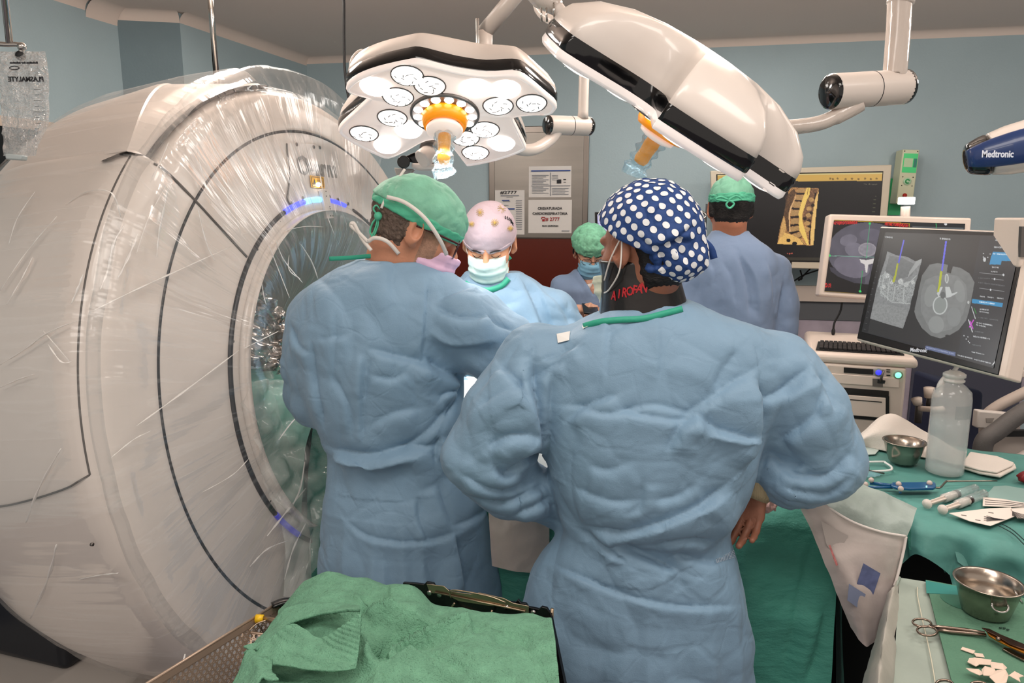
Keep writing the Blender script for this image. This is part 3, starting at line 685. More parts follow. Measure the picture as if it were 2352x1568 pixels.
def surgical_lamp(label, M, flip, lenses, shell_h=.13, hk=1.0):
    T = Matrix(M); R3 = T.to_3x3(); o = T.translation
    t = thing('surgical_lamp', label, 'surgical lamp', o)
    ol = cr([(x, y*flip) for x, y in OUT], 3, True); n = len(ol)
    X = lambda x, y, z: o+R3 @ Vector((x, y, z))
    def rings(name, prof, m, cap0=False, cap1=False, **k):
        V = []
        for s, z in prof:
            w_ = min(1, max(0, .985-s)*1.7)
            for x, y in ol:
                r_ = math.hypot(x, y); e_ = .262/r_; V.append(X(x*s*(1-w_+w_*e_), y*s*(1-w_+w_*e_), z))
        F = [(i*n+j, i*n+(j+1) % n, (i+1)*n+(j+1) % n, (i+1)*n+j) for i in range(len(prof)-1) for j in range(n)]
        for on, base in ((cap0, 0), (cap1, (len(prof)-1)*n)):
            if on: V.append(X(0, 0, prof[0][1] if base == 0 else prof[-1][1])); c_ = len(V)-1; F += [(base+j, base+(j+1) % n, c_) for j in range(n)]
        return obj(name, V, F, m, t, **k)
    rings('lens_cover', [(.965, .004), (.964, .003)], face_m, cap1=True)
    rings('clear_lip', [(.965, .003), (.985, .0), (1.0, .008), (.995, .022)], lip_m)
    rings('black_rim', [(.99, .018), (1.004, .024), (1.006, .046), (.992, .056)], blk)
    hs = shell_h
    rings('shell', [(.985, .052), (.995, .056), (.985, .075), (.95, .10), (.84, .6*hs+.05), (.66, .85*hs+.04), (.45, .97*hs+.035), (.2, hs+.035)], wht, cap1=True)
    for (x, y, b) in lenses:
        y *= flip; ln = MB(); c0 = X(x, y, .0)
        RR = R3 @ Matrix(((1, 0, 0), (0, -1, 0), (0, 0, -1)))
        lens = ln.lathe([(0, .006), (.022, .007), (.036, .004), (.040, -.002)], c0, RR, 24).build('lens', lens_m[b], t)
        if b < 2:
            pt = MB()
            for k in range(9):
                a = k*2.4+x*40; r0 = .012+.009*((k*7) % 3); q = X(x+r0*math.cos(a), y+r0*math.sin(a), -.0075)
                d = R3 @ Vector((math.cos(a+.9), math.sin(a+.9), 0)); e = R3 @ Vector((-math.sin(a+.9), math.cos(a+.9), 0))
                pt.prism([q-d*.006-e*.0013, q+d*.006-e*.0008, q+d*.005+e*.0012, q-d*.005+e*.0008], R3 @ Vector((0, 0, -.0004)))
            pt.build('facets', mat('lens_facets', '77706e', .2, metal=.6), lens, smooth=False)
            MB().lathe([(.040, -.001), (.042, .002), (.044, -.001)], c0, RR, 24).build('bezel', grey_m, lens)
    RR = R3 @ Matrix(((1, 0, 0), (0, -1, 0), (0, 0, -1)))
    MB().lathe([(.045, .001), (.09, .004), (.094, .008), (.098, .004), (.098, -.002)], o, RR, 40).build('hub_ring', grey_m, t)
    for k in range(10):
        a = -.55+k*(PI+1.1)/9 if flip < 0 else k*2*PI/10
        q = X(.077*math.cos(a+PI), .077*math.sin(a+PI)*1, -.006); MB().ball(q, .0135, 12, (1, 1, .35), R3).build('small_light', lens_m[2], t)
    MB().lathe([(a, b*hk) for a, b in ((.058, .0), (.066, .012), (.064, .03), (.058, .045), (.05, .046), (.046, .03), (.042, .02))], o, RR, 40).build('orange_hub', orange, t)
    MB().lathe([(a*(.5+.5*hk), b*hk) for a, b in ((0, .05), (.05, .046), (.054, .052), (.052, .062), (.03, .072), (0, .073))], o, RR, 32).build('hub_disc', mat('hub_white', 'f0e0d6', .35, emit='ffe6da', es=.3), t)
    MB().lathe([(a, b*hk) for a, b in ((.0, .07), (.017, .07), (.019, .09), (.017, .12), (.018, .15), (.014, .165), (0, .17))], o, RR, 20).build('handle', orange, t)
    nn = 40; V = []; nz = 26
    for i in range(nz):
        z = (.068+.135*i/(nz-1))*hk; r = .025+.004*math.sin(i*.9); sq = 1-max(0, (i-16)/12)
        for j in range(nn):
            a = 2*PI*j/(nn-1); rr = r*(1+.12*math.sin(5*a+i*.3)+.06*math.sin(9*a))
            V.append(X(rr*math.cos(a)*(1+.1*(1-sq)), rr*math.sin(a)*max(sq, .08), -z-(.014*math.sin(a*.5) if i == nz-1 else 0)))
    s = film_sheet('handle_cover', np.array([list(v) for v in V]), nz, nn, sleeve_m, t)
    return t, X, R3
a26 = math.radians(25)
R1 = Matrix(((1, 0, 0), (0, math.cos(a26), -math.sin(a26)), (0, math.sin(a26), math.cos(a26)))).transposed().inverted()
# lamp 1: local z = back of the shell, local y = away from the camera
e2 = Vector((0, math.cos(a26), -math.sin(a26))); ez = Vector((0, math.sin(a26), math.cos(a26)))
L1 = Matrix.Identity(4)
P1 = W(1022, 262, 2.1)
for k in range(3): L1[k][0] = (1, 0, 0)[k]; L1[k][1] = e2[k]; L1[k][2] = ez[k]; L1[k][3] = P1[k]
ln1 = []
for (px, py, b) in ((935,174,1),(861,200,2),(987,198,0),(914,223,1),(1093,203,2),(1162,206,2),(1144,244,0),(1221,238,0),(901,271,0),(836,307,0),(938,301,2),(888,337,2),(1114,298,1),(1153,331,2),(1092,351,1),(1069,318,0)):
    h = hit_plane(px, py, P1, ez)-P1; ln1.append((h.x, -h.dot(e2), b))
lamp1, X1, _ = surgical_lamp('white four-lobed surgical lamp, lit face and orange hub towards the viewer', L1, -1, ln1, .11, .92)
def Rz(a): return Matrix.Rotation(a, 3, 'Z')
R2 = Rz(5.867) @ Matrix.Rotation(.068, 3, 'X') @ Matrix.Rotation(.612, 3, 'Y')
L2 = R2.to_4x4(); L2.translation = Vector((.356, 1.72, 1.83))
lamp2, X2, _ = surgical_lamp('white surgical lamp seen from its back with black rim, tilted over the polka dot cap', L2, 1, [(x, y, min(b, 1)) for x, y, b in ln1], .14, .66)
for (o_, R_, e_) in ((P1, L1.to_3x3(), 36), (Vector((.356, 1.72, 1.83)), R2, 5)):
    l = bpy.data.lights.new('surgical_beam', 'SPOT'); l.energy = e_; l.spot_size = math.radians(130); l.spot_blend = 1; l.shadow_soft_size = .12; l.color = (1, .97, .94)
    lo = bpy.data.objects.new('surgical_beam', l); C.objects.link(lo); lo.location = o_-R_.col[2]*.10
    tgt = Vector((.02, 2.02, 1.05)); d = (tgt-lo.location).normalized(); lo.rotation_euler = d.to_track_quat('-Z', 'Y').to_euler()
# --- arms
armw = mat('arm_white', 'cfc4bc', .35, coat=.2)
arm_film = mat('arm_taped', 'bfb3aa', .18, coat=.5, bump=.004, bscale=40, stretch=(1, 1, .2))
def joint(par, a, b, r):
    a, b = Vector(a), Vector(b); d = (b-a).normalized(); L = (b-a).length
    MB().cyl(a+d*.012, b-d*.016, r, 32).build('joint_housing', armw, par, bevel=.004)
    MB().cyl(a+d*(L*.53), a+d*(L*.53+.002), r*1.012, 32).build('joint_seam', blackm, par)
    MB().lathe([(0, 0), (r*.8, .003), (r*.98, .009), (r*.98, .018)], a, frame(d), 28).build('joint_cap', blk, par)
    MB().lathe([(0, 0), (r*.8, .004), (r*1.0, .012), (r*1.0, .022)], b, frame(-d), 28).build('joint_cap', blk, par)
a1 = thing('lamp_arm', 'white jointed arm holding the lit four-lobed lamp, joint in front of the steel panel', 'lamp arm', W(1340, 290, 2.45))
joint(a1, W(1252, 287, 2.42), W(1361, 290, 2.5), .031)
MB().tube(cr([W(1342, 160, 2.47), W(1341, 200, 2.47), W(1339, 272, 2.47)], 4), [.017]*8+[.0185], 20).build('vertical_tube', armw, a1)
MB().tube(cr([W(1281, 300, 2.44), W(1262, 322, 2.43), W(1225, 343, 2.38), W(1180, 338, 2.32), W(1120, 300, 2.28)], 8), .019, 20).build('curved_tube', armw, a1)
MB().tube(cr([W(1342, 160, 2.47), W(1330, 120, 2.5), W(1290, 60, 2.55), W(1240, 20, 2.6), W(1235, -60, 2.6)], 6), .02, 16).build('upper_tube', armw, a1)
a3 = thing('ceiling_column', 'white ceiling arm standing behind the lit lamp, slanting up to the ceiling', 'lamp arm', W(1112, 120, 2.9))
MB().tube([W(1113, 128, 2.9), W(1113, 72, 2.9)], .031, 24).build('column', armw, a3)
MB().tube([W(1113, 74, 2.9), W(1185, -12, 2.85), W(1240, -80, 2.8)], .03, 24).build('slanted_tube', mat('arm_grey', 'aaa19a', .35), a3)
MB().box(W(1097, 85, 2.86), (.012, .02, .13)).build('cover_strip', chrome, a3, bevel=.002)
MB().lathe([(.031, 0), (.034, .02), (.031, .05)], W(1113, 132, 2.9), None, 24).build('collar', armw, a3)
a4 = thing('lamp_arm', 'white taped arm end with metal pins just above the back-turned lamp at the top edge', 'lamp arm', W(1265, 10, 1.75))
MB().tube([W(1215, -30, 1.75), W(1240, -4, 1.75), W(1280, 18, 1.72)], [.022, .022, .018], 20).build('arm_tube', arm_film, a4)
MB().tube(cr([W(1279, 18, 1.72), W(1300, 45, 1.71), W(1330, 80, 1.70)], 4), .016, 12).build('arm_foot', armw, a4)
for px in (1243, 1255, 1272): MB().cyl(W(px, 18 if px < 1270 else 6, 1.7), W(px+1, 50 if px < 1270 else 40, 1.7), .0022, 8).build('pin', chrome, a4)
a2 = thing('lamp_arm', 'white arm with a thick black-capped joint right of the back-turned lamp', 'lamp arm', W(1990, 205, 1.9))
joint(a2, W(1899, 211, 1.86), W(2087, 199, 1.93), .043)
MB().tube(cr([W(2067, -20, 1.91), W(2064, 60, 1.91), W(2056, 160, 1.91), W(2054, 172, 1.91)], 5), .0285, 24).build('vertical_tube', arm_film, a2)
MB().tube([W(2068, 8, 1.91), W(2070, -3, 1.91)], .032, 24).build('tube_collar', armw, a2)
MB().tube(cr([W(1975, 238, 1.88), W(1940, 257, 1.88), W(1880, 283, 1.87), (W(1800, 293, 1.84)), W(1740, 290, 1.80), W(1660, 270, 1.76)], 8), [.021]*12+[.0185]*29, 20).build('curved_tube', arm_film, a2)
lb = MB(); q0, q1 = W(1741, 279, 1.775), W(1772, 303, 1.785)
MB().prism([W(1739, 280, 1.777), W(1770, 283, 1.78), W(1769, 303, 1.78), W(1738, 300, 1.777)], (0, -.0006, 0)).build('arm_label', mat('label_white', 'd9d4d2', .4), a2, smooth=False)
text('label_print', '+ E', .0155, W(1747, 291, 1.775), frame((0, -1, 0)), ink, a2, bold=.0002)
MB().lathe([(.0025, 0), (.0055, 0)], W(1749, 295, 1.7755), frame((0, -1, 0)), 16).build('label_symbol', bink, a2)
# cable behind the lamp and device under it
tag(MB().tube(cr([W(800, 190, 2.22), W(806, 140, 2.22), W(822, 118, 2.22), W(838, 116, 2.22), W(850, 124, 2.22)], 6), .003, 8).build('white_cable', wht), 'thin white cable loop at the left edge of the lit lamp', 'cable')
dv = thing('camera_bracket', 'white and black swivel bracket below the lit lamp, behind its left front lobe', 'bracket', W(960, 370, 2.45))
MB().cyl(W(1000, 342, 2.44), W(968, 366, 2.40), .03, 24).build('camera_housing', wht, dv, bevel=.004)
MB().cyl(W(992, 330, 2.44), W(985, 345, 2.42), .032, 24).build('grey_ring', grey_m, dv)
MB().prism([W(915, 366, 2.46), W(950, 350, 2.46), W(1004, 352, 2.46), W(1008, 370, 2.46), W(995, 376, 2.46), W(950, 374, 2.46)], (0, .04, 0)).build('black_plate', blk, dv, smooth=False, bevel=.003)
MB().prism([W(945, 374, 2.43), W(1004, 376, 2.43), W(998, 388, 2.43), W(960, 390, 2.43), W(945, 385, 2.43)], (0, .08, 0)).build('white_arm', wht, dv, smooth=False, bevel=.006)
MB().cyl(W(927, 372, 2.42), W(928, 372, 2.52), .021, 24).build('black_knob', blk, dv, bevel=.003)
MB().prism([W(905, 385, 2.5), W(950, 388, 2.5), W(935, 405, 2.5), W(912, 410, 2.5)], (0, .05, 0)).build('grey_plate', mat('pale_grey', 'a7a39e', .4), dv, smooth=False, bevel=.003)
# --- tracking camera at the right edge
tc = thing('tracking_camera', 'white and blue tracking camera with a black end cap at the right edge', 'tracking camera', W(2330, 350, 1.7))
ca, cb = W(2212, 368, 1.72), W(2560, 290, 1.62); cd_ = (cb-ca).normalized()
RC = frame(cd_, (0, 0, 1)); cl = (cb-ca).length
def cam_f(P, grow=0):
    q = (P-np.array(ca)) @ np.array(RC); z = q[:, 2]/cl
    r = np.interp(z, [0, .12, .3, .5, .75, 1], [.030, .043, .055, .060, .055, .04])+grow
    dd = np.sqrt((q[:, 0]/1.1)**2+(q[:, 1])**2)-r
    return smx(dd, np.maximum(-q[:, 2], q[:, 2]-cl)+.004, .012)
lo_ = np.minimum(ca, cb)-.09; hi_ = np.maximum(ca, cb)+.09
Vc, Fc_ = nets(lambda P: smx(cam_f(P), -(((P-np.array(ca)) @ np.array(cd_))-.052), .002), lo_, hi_, .004); npmesh('housing', Vc, Fc_, wht, tc)
Vc, Fc_ = nets(lambda P: smx(cam_f(P, .001), (((P-np.array(ca)) @ np.array(cd_))-.049), .004), lo_, hi_, .004); npmesh('end_cap', Vc, Fc_, blk, tc)
cB = W(2392, 332, 1.62)
def blue_f(P):
    q = (P-np.array(cB)) @ np.array(RC); return np.maximum(cam_f(P, .0025), np.sqrt((q[:, 2]/.155)**2+((q[:, 1]-.006)/.038)**2)*.03-.03)
def blue_f2(P): return np.maximum(blue_f(P), P[:, 1]-(np.array(ca)[1]))
Vc, Fc_ = nets(blue_f2, lo_, hi_, .003); npmesh('blue_inset', Vc, Fc_, mat('navy_plastic', '1c3566', .3, coat=.3), tc)
text('lettering', 'Medtronic', .0205, W(2254, 361, 1.60), frame(Vector((0, -1, 0)), Vector((0, 0, 1))) @ Matrix.Rotation(.0, 3, 'Z'), mat('pale_ink', 'cfd4e0', .4), tc, bold=.0005, xs=.8)

# the arms and posts run up to the ceiling
def upto(par, p, r, m, name='ceiling_tube'):
    p = Vector(p); MB().cyl(p-Vector((0, 0, .01)), (p.x, p.y, CEIL-.03), r, 20).build(name, m, par)
    MB().lathe([(r, -.05), (r+.03, -.045), (r+.035, -.001), (0, -.001)], (p.x, p.y, CEIL), None, 28).build('ceiling_rose', armw, par)
upto(a2, W(2067, -20, 1.91), .0285, armw); upto(a1, W(1235, -60, 2.6), .02, armw); upto(a3, W(1240, -80, 2.8), .03, armw); upto(a4, W(1215, -30, 1.75), .022, armw)
upto(tc, cb+Vector((0, 0, .02)), .022, armw)
# ------------------------------------------------------------------ people
def skinmat(name, col): return mat(name, col, .5, sss=.12, mott=.06, mscale=30, bump=.0006, bscale=160)
gown_m = mat('gown_blue', '7a98b0', .6, sheen=.1, mott=.05, mscale=14, crease=.0012, cscale=7, bump=.0012, bscale=38, bump2=.0004, b2scale=420)
scrub_m = mat('scrub_blue', '7a8fae', .75, sheen=.2, mott=.04, mscale=10, bump=.002, bscale=25)
teal_trim = mat('teal_trim', '2f9c80', .55, bump=.0008, bscale=120)
cap_green = mat('cap_green', '4fae8c', .6, mott=.12, mscale=30, bump=.002, bscale=55)
cap_pale = mat('cap_pale_green', '74b096', .6, mott=.15, mscale=24, bump=.003, bscale=45)
hair_d = mat('hair_black', '120d0c', .55, bump=.003, bscale=160, stretch=(1, 1, 3))
hair_g = mat('hair_grey', '5a4a40', .6, bump=.006, bscale=120, mott=.35, mscale=90)
white_tie = mat('white_tape', 'd9d2cb', .6)
glove_cuff = mat('knit_cuff', '9c8f72', .8, bump=.003, bscale=220, stretch=(1, 1, .1))
def headR(fwd, up=(0, 0, 1)):
    y = Vector(fwd).normalized(); x = y.cross(Vector(up)).normalized(); z = x.cross(y)
    return Matrix((x, y, z)).transposed()
def head_sdf(P, c, R, s=1.0, neck=None, ears=True, nk=.056):
    q = (P-np.array(c)) @ np.array(R)/s; a = np.abs(q); m = np.stack([a[:, 0], q[:, 1], q[:, 2]], 1)
    d = ell(q, (0, -.018, .030), (.076, .094, .086))
    d = sm(d, ell(q, (0, .018, -.035), (.060, .066, .080)), .03)
    d = sm(d, ell(q, (0, .035, -.078), (.044, .048, .036)), .03)
    d = sm(d, ell(q, (0, .070, -.100), (.020, .018, .017)), .02)
    d = sm(d, ell(m, (.045, .050, -.030), (.020, .022, .020)), .03)
    d = sm(d, rc(m, (0, .083, .020), (.045, .068, .022), .009, .008), .015)
    d = smx(d, -ell(m, (.031, .094, -.002), (.017, .014, .011)), .012)
    d = sm(d, ell(m, (.031, .074, -.003), (.0155, .0125, .0115)), .004)
    d = sm(d, rc(q, (0, .084, .008), (0, .106, -.032), .007, .011), .012)
    d = sm(d, ell(m, (.011, .099, -.038), (.008, .010, .007)), .008)
    d = sm(d, rc(m, (0, .087, -.062), (.020, .078, -.063), .006, .004), .006)
    d = sm(d, rc(m, (0, .085, -.071), (.018, .077, -.070), .007, .004), .006)
    if ears:
        e = ell(m, (.083, -.010, -.006), (.010, .021, .034), Matrix.Rotation(-.35, 3, 'Z'))
        e = smx(e, -ell(m, (.094, -.004, -.003), (.011, .012, .021)), .004)
        e = sm(e, ell(m, (.077, -.002, -.034), (.007, .009, .010)), .006)
        d = sm(d, e, .008)
    d = d*s
    if neck is not None:
        n0 = np.array(c)+np.array(R) @ np.array((0, -.030, -.055))*s
        d = sm(d, rc(P, n0, neck, nk*s, (nk+.006)*s), .03)
    return d
def hand_sdf(P, wr, d, n, s=1.0, curl=(.3, .35, .4, .5), thumb=.6, left=False, spread=.10):
    "wrist, direction of the fingers, palm normal (out of the palm)"
    d = Vector(d).normalized(); n = Vector(n); n = (n-d*n.dot(d)).normalized(); x = d.cross(n)*(-1 if left else 1)   # x: towards the thumb
    wr = Vector(wr); pt = lambda a, b, c: wr+(x*a+d*b+n*c)*s
    f = rc(P, pt(-.004, -.03, 0), pt(0, .01, 0), .027*s, .024*s)
    for a0, a1, r in ((.022, .027, .0125), (.008, .009, .013), (-.007, -.010, .0125), (-.018, -.027, .0115)):
        f = sm(f, rc(P, pt(a0*.7, .01, 0), pt(a1, .085, .0), r*1.15*s, r*s), .012*s)
    L = ((.042, .024, .020), (.047, .028, .021), (.043, .026, .021), (.033, .020, .018))
    for k, (a1, ang) in enumerate(((.027, spread), (.009, spread*.3), (-.010, -spread*.3), (-.027, -spread))):
        p = pt(a1, .085, 0); b = 0; r = (.0098, .0102, .0098, .0086)[k]
        for j, l in enumerate(L[k]):
            b += curl[k]*(.9, 1.15, .8)[j]
            dr = (d*math.cos(b)+n*math.sin(b))*math.cos(ang)+x*math.sin(ang); q = p+dr*l*s
            f = sm(f, rc(P, p, q, r*s, r*.92*s), .004*s); p = q; r *= .92
    p = pt(.020, .018, .004); tp = [pt(.044, .045, .014), pt(.054-.01*thumb, .078, .016+.012*thumb), pt(.056-.02*thumb, .102, .020+.022*thumb)]
    r = .0155
    for q in tp: f = sm(f, rc(P, p, q, r*s, r*.85*s), .008*s); p = q; r *= .85
    return f
def bounds(pts, pad):
    A = np.array([list(p) for p in pts]); return A.min(0)-pad, A.max(0)+pad
def rows_px(rows):
    out = []
    for (py, xl, xr, Y, ry) in rows:
        a, b = W(xl, py, Y), W(xr, py, Y); out.append((a.z, (a.x+b.x)/2, Y, (b.x-a.x)/2, ry, 0))
    return out
def sleeve_wrinkle(V, N, pts, rad, amp, freq, seed):
    "rings of sharp folds round a sleeve"
    D = np.zeros(len(V)); L0 = 0; best = np.full(len(V), 9.)
    for k in range(len(pts)-1):
        a, b = np.array(pts[k], float), np.array(pts[k+1], float); ab = b-a; l = np.linalg.norm(ab); u = ab/l
        t = (V-a) @ u; q = V-a-t[:, None]*u; r = np.linalg.norm(q, axis=1); e = np.array((.3, .8, .5)); e -= u*(e @ u); e /= np.linalg.norm(e); f = np.cross(u, e)
        ex = np.maximum(np.maximum(-t, t-l), 0); m = np.clip(1-(np.maximum(r-rad[k], 0)+ex)/.05, 0, 1); sel = (m > 0)
        ang = np.arctan2(q @ f, q @ e)
        Q = np.stack([(t+L0)*freq, np.cos(ang)*1.3, np.sin(ang)*1.3], 1)+seed
        h = np.abs(perlin(Q+.5*np.stack([perlin(Q*.6+3), perlin(Q*.6+7), perlin(Q*.6+11)], 1)))*2-.35
        dd = np.maximum(r-rad[k], 0)+ex; u_ = sel & (dd < best)
        D[u_] = (h*m*amp)[u_]; best[u_] = dd[u_]; L0 += l
    return V+N*D[:, None]
def person(label, cfg):
    """body: one continuous mesh (head, neck, trunk, arms, hands, legs); clothing as children"""
    g = cfg; c, R, s = g['head'], g['R'], g.get('s', 1.0); nb = g['neck']
    torso = g['torso']; skin = g['skin']
    bt = [(z, x, y, rx*.74 if z < nb[2]-.12 else rx*.70, ry*.72, a) for (z, x, y, rx, ry, a) in torso if z < nb[2]-.03]
    z0 = min(r[0] for r in bt); low = min(bt, key=lambda r: r[0])
    def body(P):
        d = zloft(P, bt)
        d = sm(d, rc(P, nb, (bt[0][1], bt[0][2], bt[0][0]), .05, .07), .04)
        for arm in g['arms']: d = sm(d, chain(P, arm['p'], arm['b'], .03), .03)
        for arm in g['arms']:
            if arm.get('hand'): h = arm['hand']; d = sm(d, hand_sdf(P, arm['p'][-1], *h[:2], **h[2]), .01)
        for sx in (-1, 1):
            hx = low[1]+sx*.09; d = sm(d, chain(P, [(hx, low[2], max(low[0], .8)), (hx, low[2]-.01, .48), (hx, low[2], .09)], [.085, .055, .04], .03), .03)
            d = sm(d, rc(P, (hx, low[2]+g.get('toe', 1)*-.03, .045), (hx+sx*.02, low[2]+g.get('toe', 1)*.14, .04), .042, .038), .03)
        return d
    hs = g.get('hres', .003)
    R3 = np.array(R)
    def hd(P): return head_sdf(P, c, R, s, nb, nk=g.get('nk', .056))
    A, B = bounds([c, nb], .17); Vh, Fh = nets(hd, A, B, hs)
    pts = [c]+[p for a in g['arms'] for p in a['p']]+[(r[1]-r[3], r[2]-r[4], r[0]) for r in torso]+[(r[1]+r[3], r[2]+r[4], r[0]) for r in torso]+[(low[1], low[2], 0)]
    A, B = bounds(pts, .16); A[2] = -.02; B[2] = nb[2]+.06
    Vb, Fb = nets(body, A, B, g.get('bres', .009))
    if g.get('hand_fine'):
        V2 = [Vb]; F2 = [Fb]; n = len(Vb)
        for arm in g['arms']:
            if arm.get('fine'):
                h = arm['hand']; w_ = np.array(arm['p'][-1]); a0 = np.array(arm['p'][-2]); w0 = w_+(a0-w_)*.4
                Vx, Fx = nets(lambda P: sm(hand_sdf(P, w_, *h[:2], **h[2]), rc(P, w0, w_, .032, .027), .015), np.minimum(w_, w0)-.21, np.maximum(w_, w0)+.21, .0025)
                V2.append(Vx); F2.append(Fx+n); n += len(Vx)
        Vb = np.concatenate(V2); Fb = np.concatenate(F2)
    root = npmesh('person', np.concatenate([Vh, Vb]), np.concatenate([Fh, Fb+len(Vh)]), skin)
    tag(root, label, 'person')
    return root, hd
def biggest(V, F):
    "keeps the largest connected piece"
    lab = np.arange(len(V))
    while True:
        m = lab[F].min(1); n = lab.copy()
        for k in range(4): np.minimum.at(n, F[:, k], m)
        n = n[n]
        if (n == lab).all(): break
        lab = n
    b = np.bincount(lab).argmax(); keep = lab == b; idx = np.cumsum(keep)-1
    return V[keep], idx[F[keep[F[:, 0]]]]
def gown(name, root, torso, sleeves, m, res=.006, seed=0, fl=(), amp=.006, hem=.25, k=.05, cut=None, nexp=2.3, extra=None, sw=None, wig=None):
    low = min(torso, key=lambda r: r[0])
    T = list(torso)
    if low[0] > hem+.1: T.append((hem, low[1], low[2], low[3]*1.06, low[4]*1.1, low[5]))
    def f(P):
        if wig is not None:        # vertical drape below the belt
            zz = np.clip((wig[0]-P[:, 2])/.25, 0, 1); ang = np.arctan2(P[:, 1]-low[2], P[:, 0]-low[1])
            wv = zz*wig[1]*(np.abs(perlin(np.stack([np.cos(ang)*2.6, np.sin(ang)*2.6, P[:, 2]*.8+seed], 1)))*3-.6)
        else: wv = 0
        d = zloft(P, T, nexp)+wv
        for sl in sleeves: d = sm(d, chain(P, sl['p'], sl['g'], .03), k)
        if extra is not None: d = extra(P, d)
        if cut is not None: d = smx(d, -cut(P), .006)
        return d
    pts = [p for a in sleeves for p in a['p']]+[(r[1]-r[3], r[2]-r[4], r[0]) for r in T]+[(r[1]+r[3], r[2]+r[4], r[0]) for r in T]
    A, B = bounds(pts, .11)
    V, F = biggest(*nets(f, A, B, res, 3.2)); N = normals(V, F)
    wq = V+.07*np.stack([perlin(V*4+k*7.7+seed) for k in range(3)], 1)
    E1_ = np.exp(-cells(wq*np.array((6.5, 6.5, 4.6)), seed, True)/.10); E2_ = np.exp(-cells(wq*13, seed+2, True)/.13); mk_ = np.clip(perlin(V*5+seed)*3+.55, 0, 1)
    V = V+N*(crumple(V, 5.5, seed, .9)*amp*1.9-E1_*mk_*amp*.55-E2_*(1-mk_*.6)*amp*.2+(cells(wq*9, seed+5)-.5)*amp*.3)[:, None]
    N = normals(V, F)
    for i, sl in enumerate(sleeves):
        if sl.get('w', 1): V = sleeve_wrinkle(V, N, sl['p'], sl['g'], sl.get('amp', .010), sl.get('fr', 11), seed+i*3.7)
    if fl: V = folds(V, F, fl)
    o = npmesh(name, V, F, m, root); return o, V, F
def shell(name, root, hd, region, t, m, res=.003, A=None, B=None, noise=0, ns=40, seed=0, rx=0):
    "part that follows the head at distance t where region(P) < 0"
    def f_(P):
        rg_ = region(P); return np.maximum(hd(P)-t*np.clip(-rg_/.014, -.3, 1), rg_-.006)
    V, F = nets(f_, A, B, res)
    if rx: V = relax(V, F, rx)
    if noise: V = V+normals(V, F)*(crumple(V, ns, seed)*noise)[:, None]
    return npmesh(name, V, F, m, root), V, F
def band(name, pts, w_, m, parent, surf=None, lift=.002, th=.0015, n=None):
    "flat ribbon through points; its width runs across the path, square to the normal"
    P = cr(pts, 6) if len(pts) > 2 else [Vector(p) for p in pts]
    V = []; F = []
    for i, p in enumerate(P):
        t = (P[min(i+1, len(P)-1)]-P[max(0, i-1)]).normalized(); nn = n[i] if isinstance(n, list) else (Vector(n) if n is not None else (Vector((0, 0, EYE))-p).normalized())
        b = t.cross(nn).normalized()*w_/2; u = nn.normalized()*th
        V += [p+b, p-b, p-b+u, p+b+u]
    for i in range(len(P)-1):
        for k in range(4): F.append((i*4+k, i*4+(k+1) % 4, (i+1)*4+(k+1) % 4, (i+1)*4+k))
    F += [(3, 2, 1, 0), tuple(len(V)-4+k for k in range(4))]
    return obj(name, V, F, m, parent)
def on_mesh(V, F, pxs, lift=.002, near=None):
    bv = BVHTree.FromPolygons(V.tolist(), F.tolist()); out = []
    for p in pxs:
        h = bv.ray_cast(Vector((0, 0, EYE)), ray(*p))
        if h[0] is None and near: h = bv.find_nearest(W(p[0], p[1], near))
        if h[0] is not None: out.append(h[0]+h[1]*lift*(1 if h[1].dot(ray(*p)) < 0 else -1))
    return out
def loc(c, R, v, s=1.0): return Vector(c)+R @ Vector(v)*s
def halfspace(p, n): p = np.array(p, float); n = np.array(Vector(n).normalized()); return lambda P: (P-p) @ n
# ---- woman with the polka dot cap, hands on her hips
Yw = 1.46
wc = W(1478, 566, Yw); wR = headR((-.62, .76, -.16))
wt = rows_px([(690, 1475, 1562, Yw, .06), (702, 1435, 1605, Yw, .08), (722, 1362, 1678, Yw, .10), (765, 1268, 1782, Yw, .12), (820, 1218, 1836, Yw, .132), (900, 1230, 1800, Yw-.01, .14), (1000, 1250, 1748, Yw-.015, .148), (1100, 1266, 1722, Yw-.005, .150), (1165, 1285, 1694, Yw, .146), (1205, 1292, 1672, Yw, .118), (1225, 1288, 1670, Yw, .112), (1275, 1250, 1688, Yw, .13), (1340, 1218, 1705, Yw, .145), (1450, 1195, 1720, Yw, .16), (1600, 1175, 1716, Yw, .17)])
wn = W(1480, 690, Yw); wn.y += .01
la = [W(1232, 830, Yw), W(1160, 950, Yw-.02), W(1112, 1045, Yw-.02), W(1175, 1120, Yw+.02), W(1283, 1178, Yw+.07)]
ra = [W(1795, 850, Yw), W(1842, 950, Yw-.01), W(1878, 1050, Yw), W(1822, 1085, Yw+.01), W(1742, 1098, Yw+.02)]
skin_w = skinmat('skin_brown', '96624c')
wom, w_hd = person('person in blue gown, navy polka dot cap and black neck collar, hands on hips', dict(
    head=wc, R=wR, neck=wn, torso=wt, skin=skin_w, nk=.052, s=.97, hand_fine=True, arms=[
    dict(p=la, b=[.05, .045, .04, .035, .027], hand=(Vector((.9, .3, -.3)), Vector((0, -1, -.2)), dict(s=.92))),
    dict(p=ra, b=[.05, .045, .04, .035, .026], fine=True, hand=(W(1700, 1250, Yw+.0)-W(1742, 1105, Yw+.02), Vector((-.62, -.78, 0)), dict(s=.93, curl=(.25, .3, .38, .45), thumb=.2, spread=.13)))]))
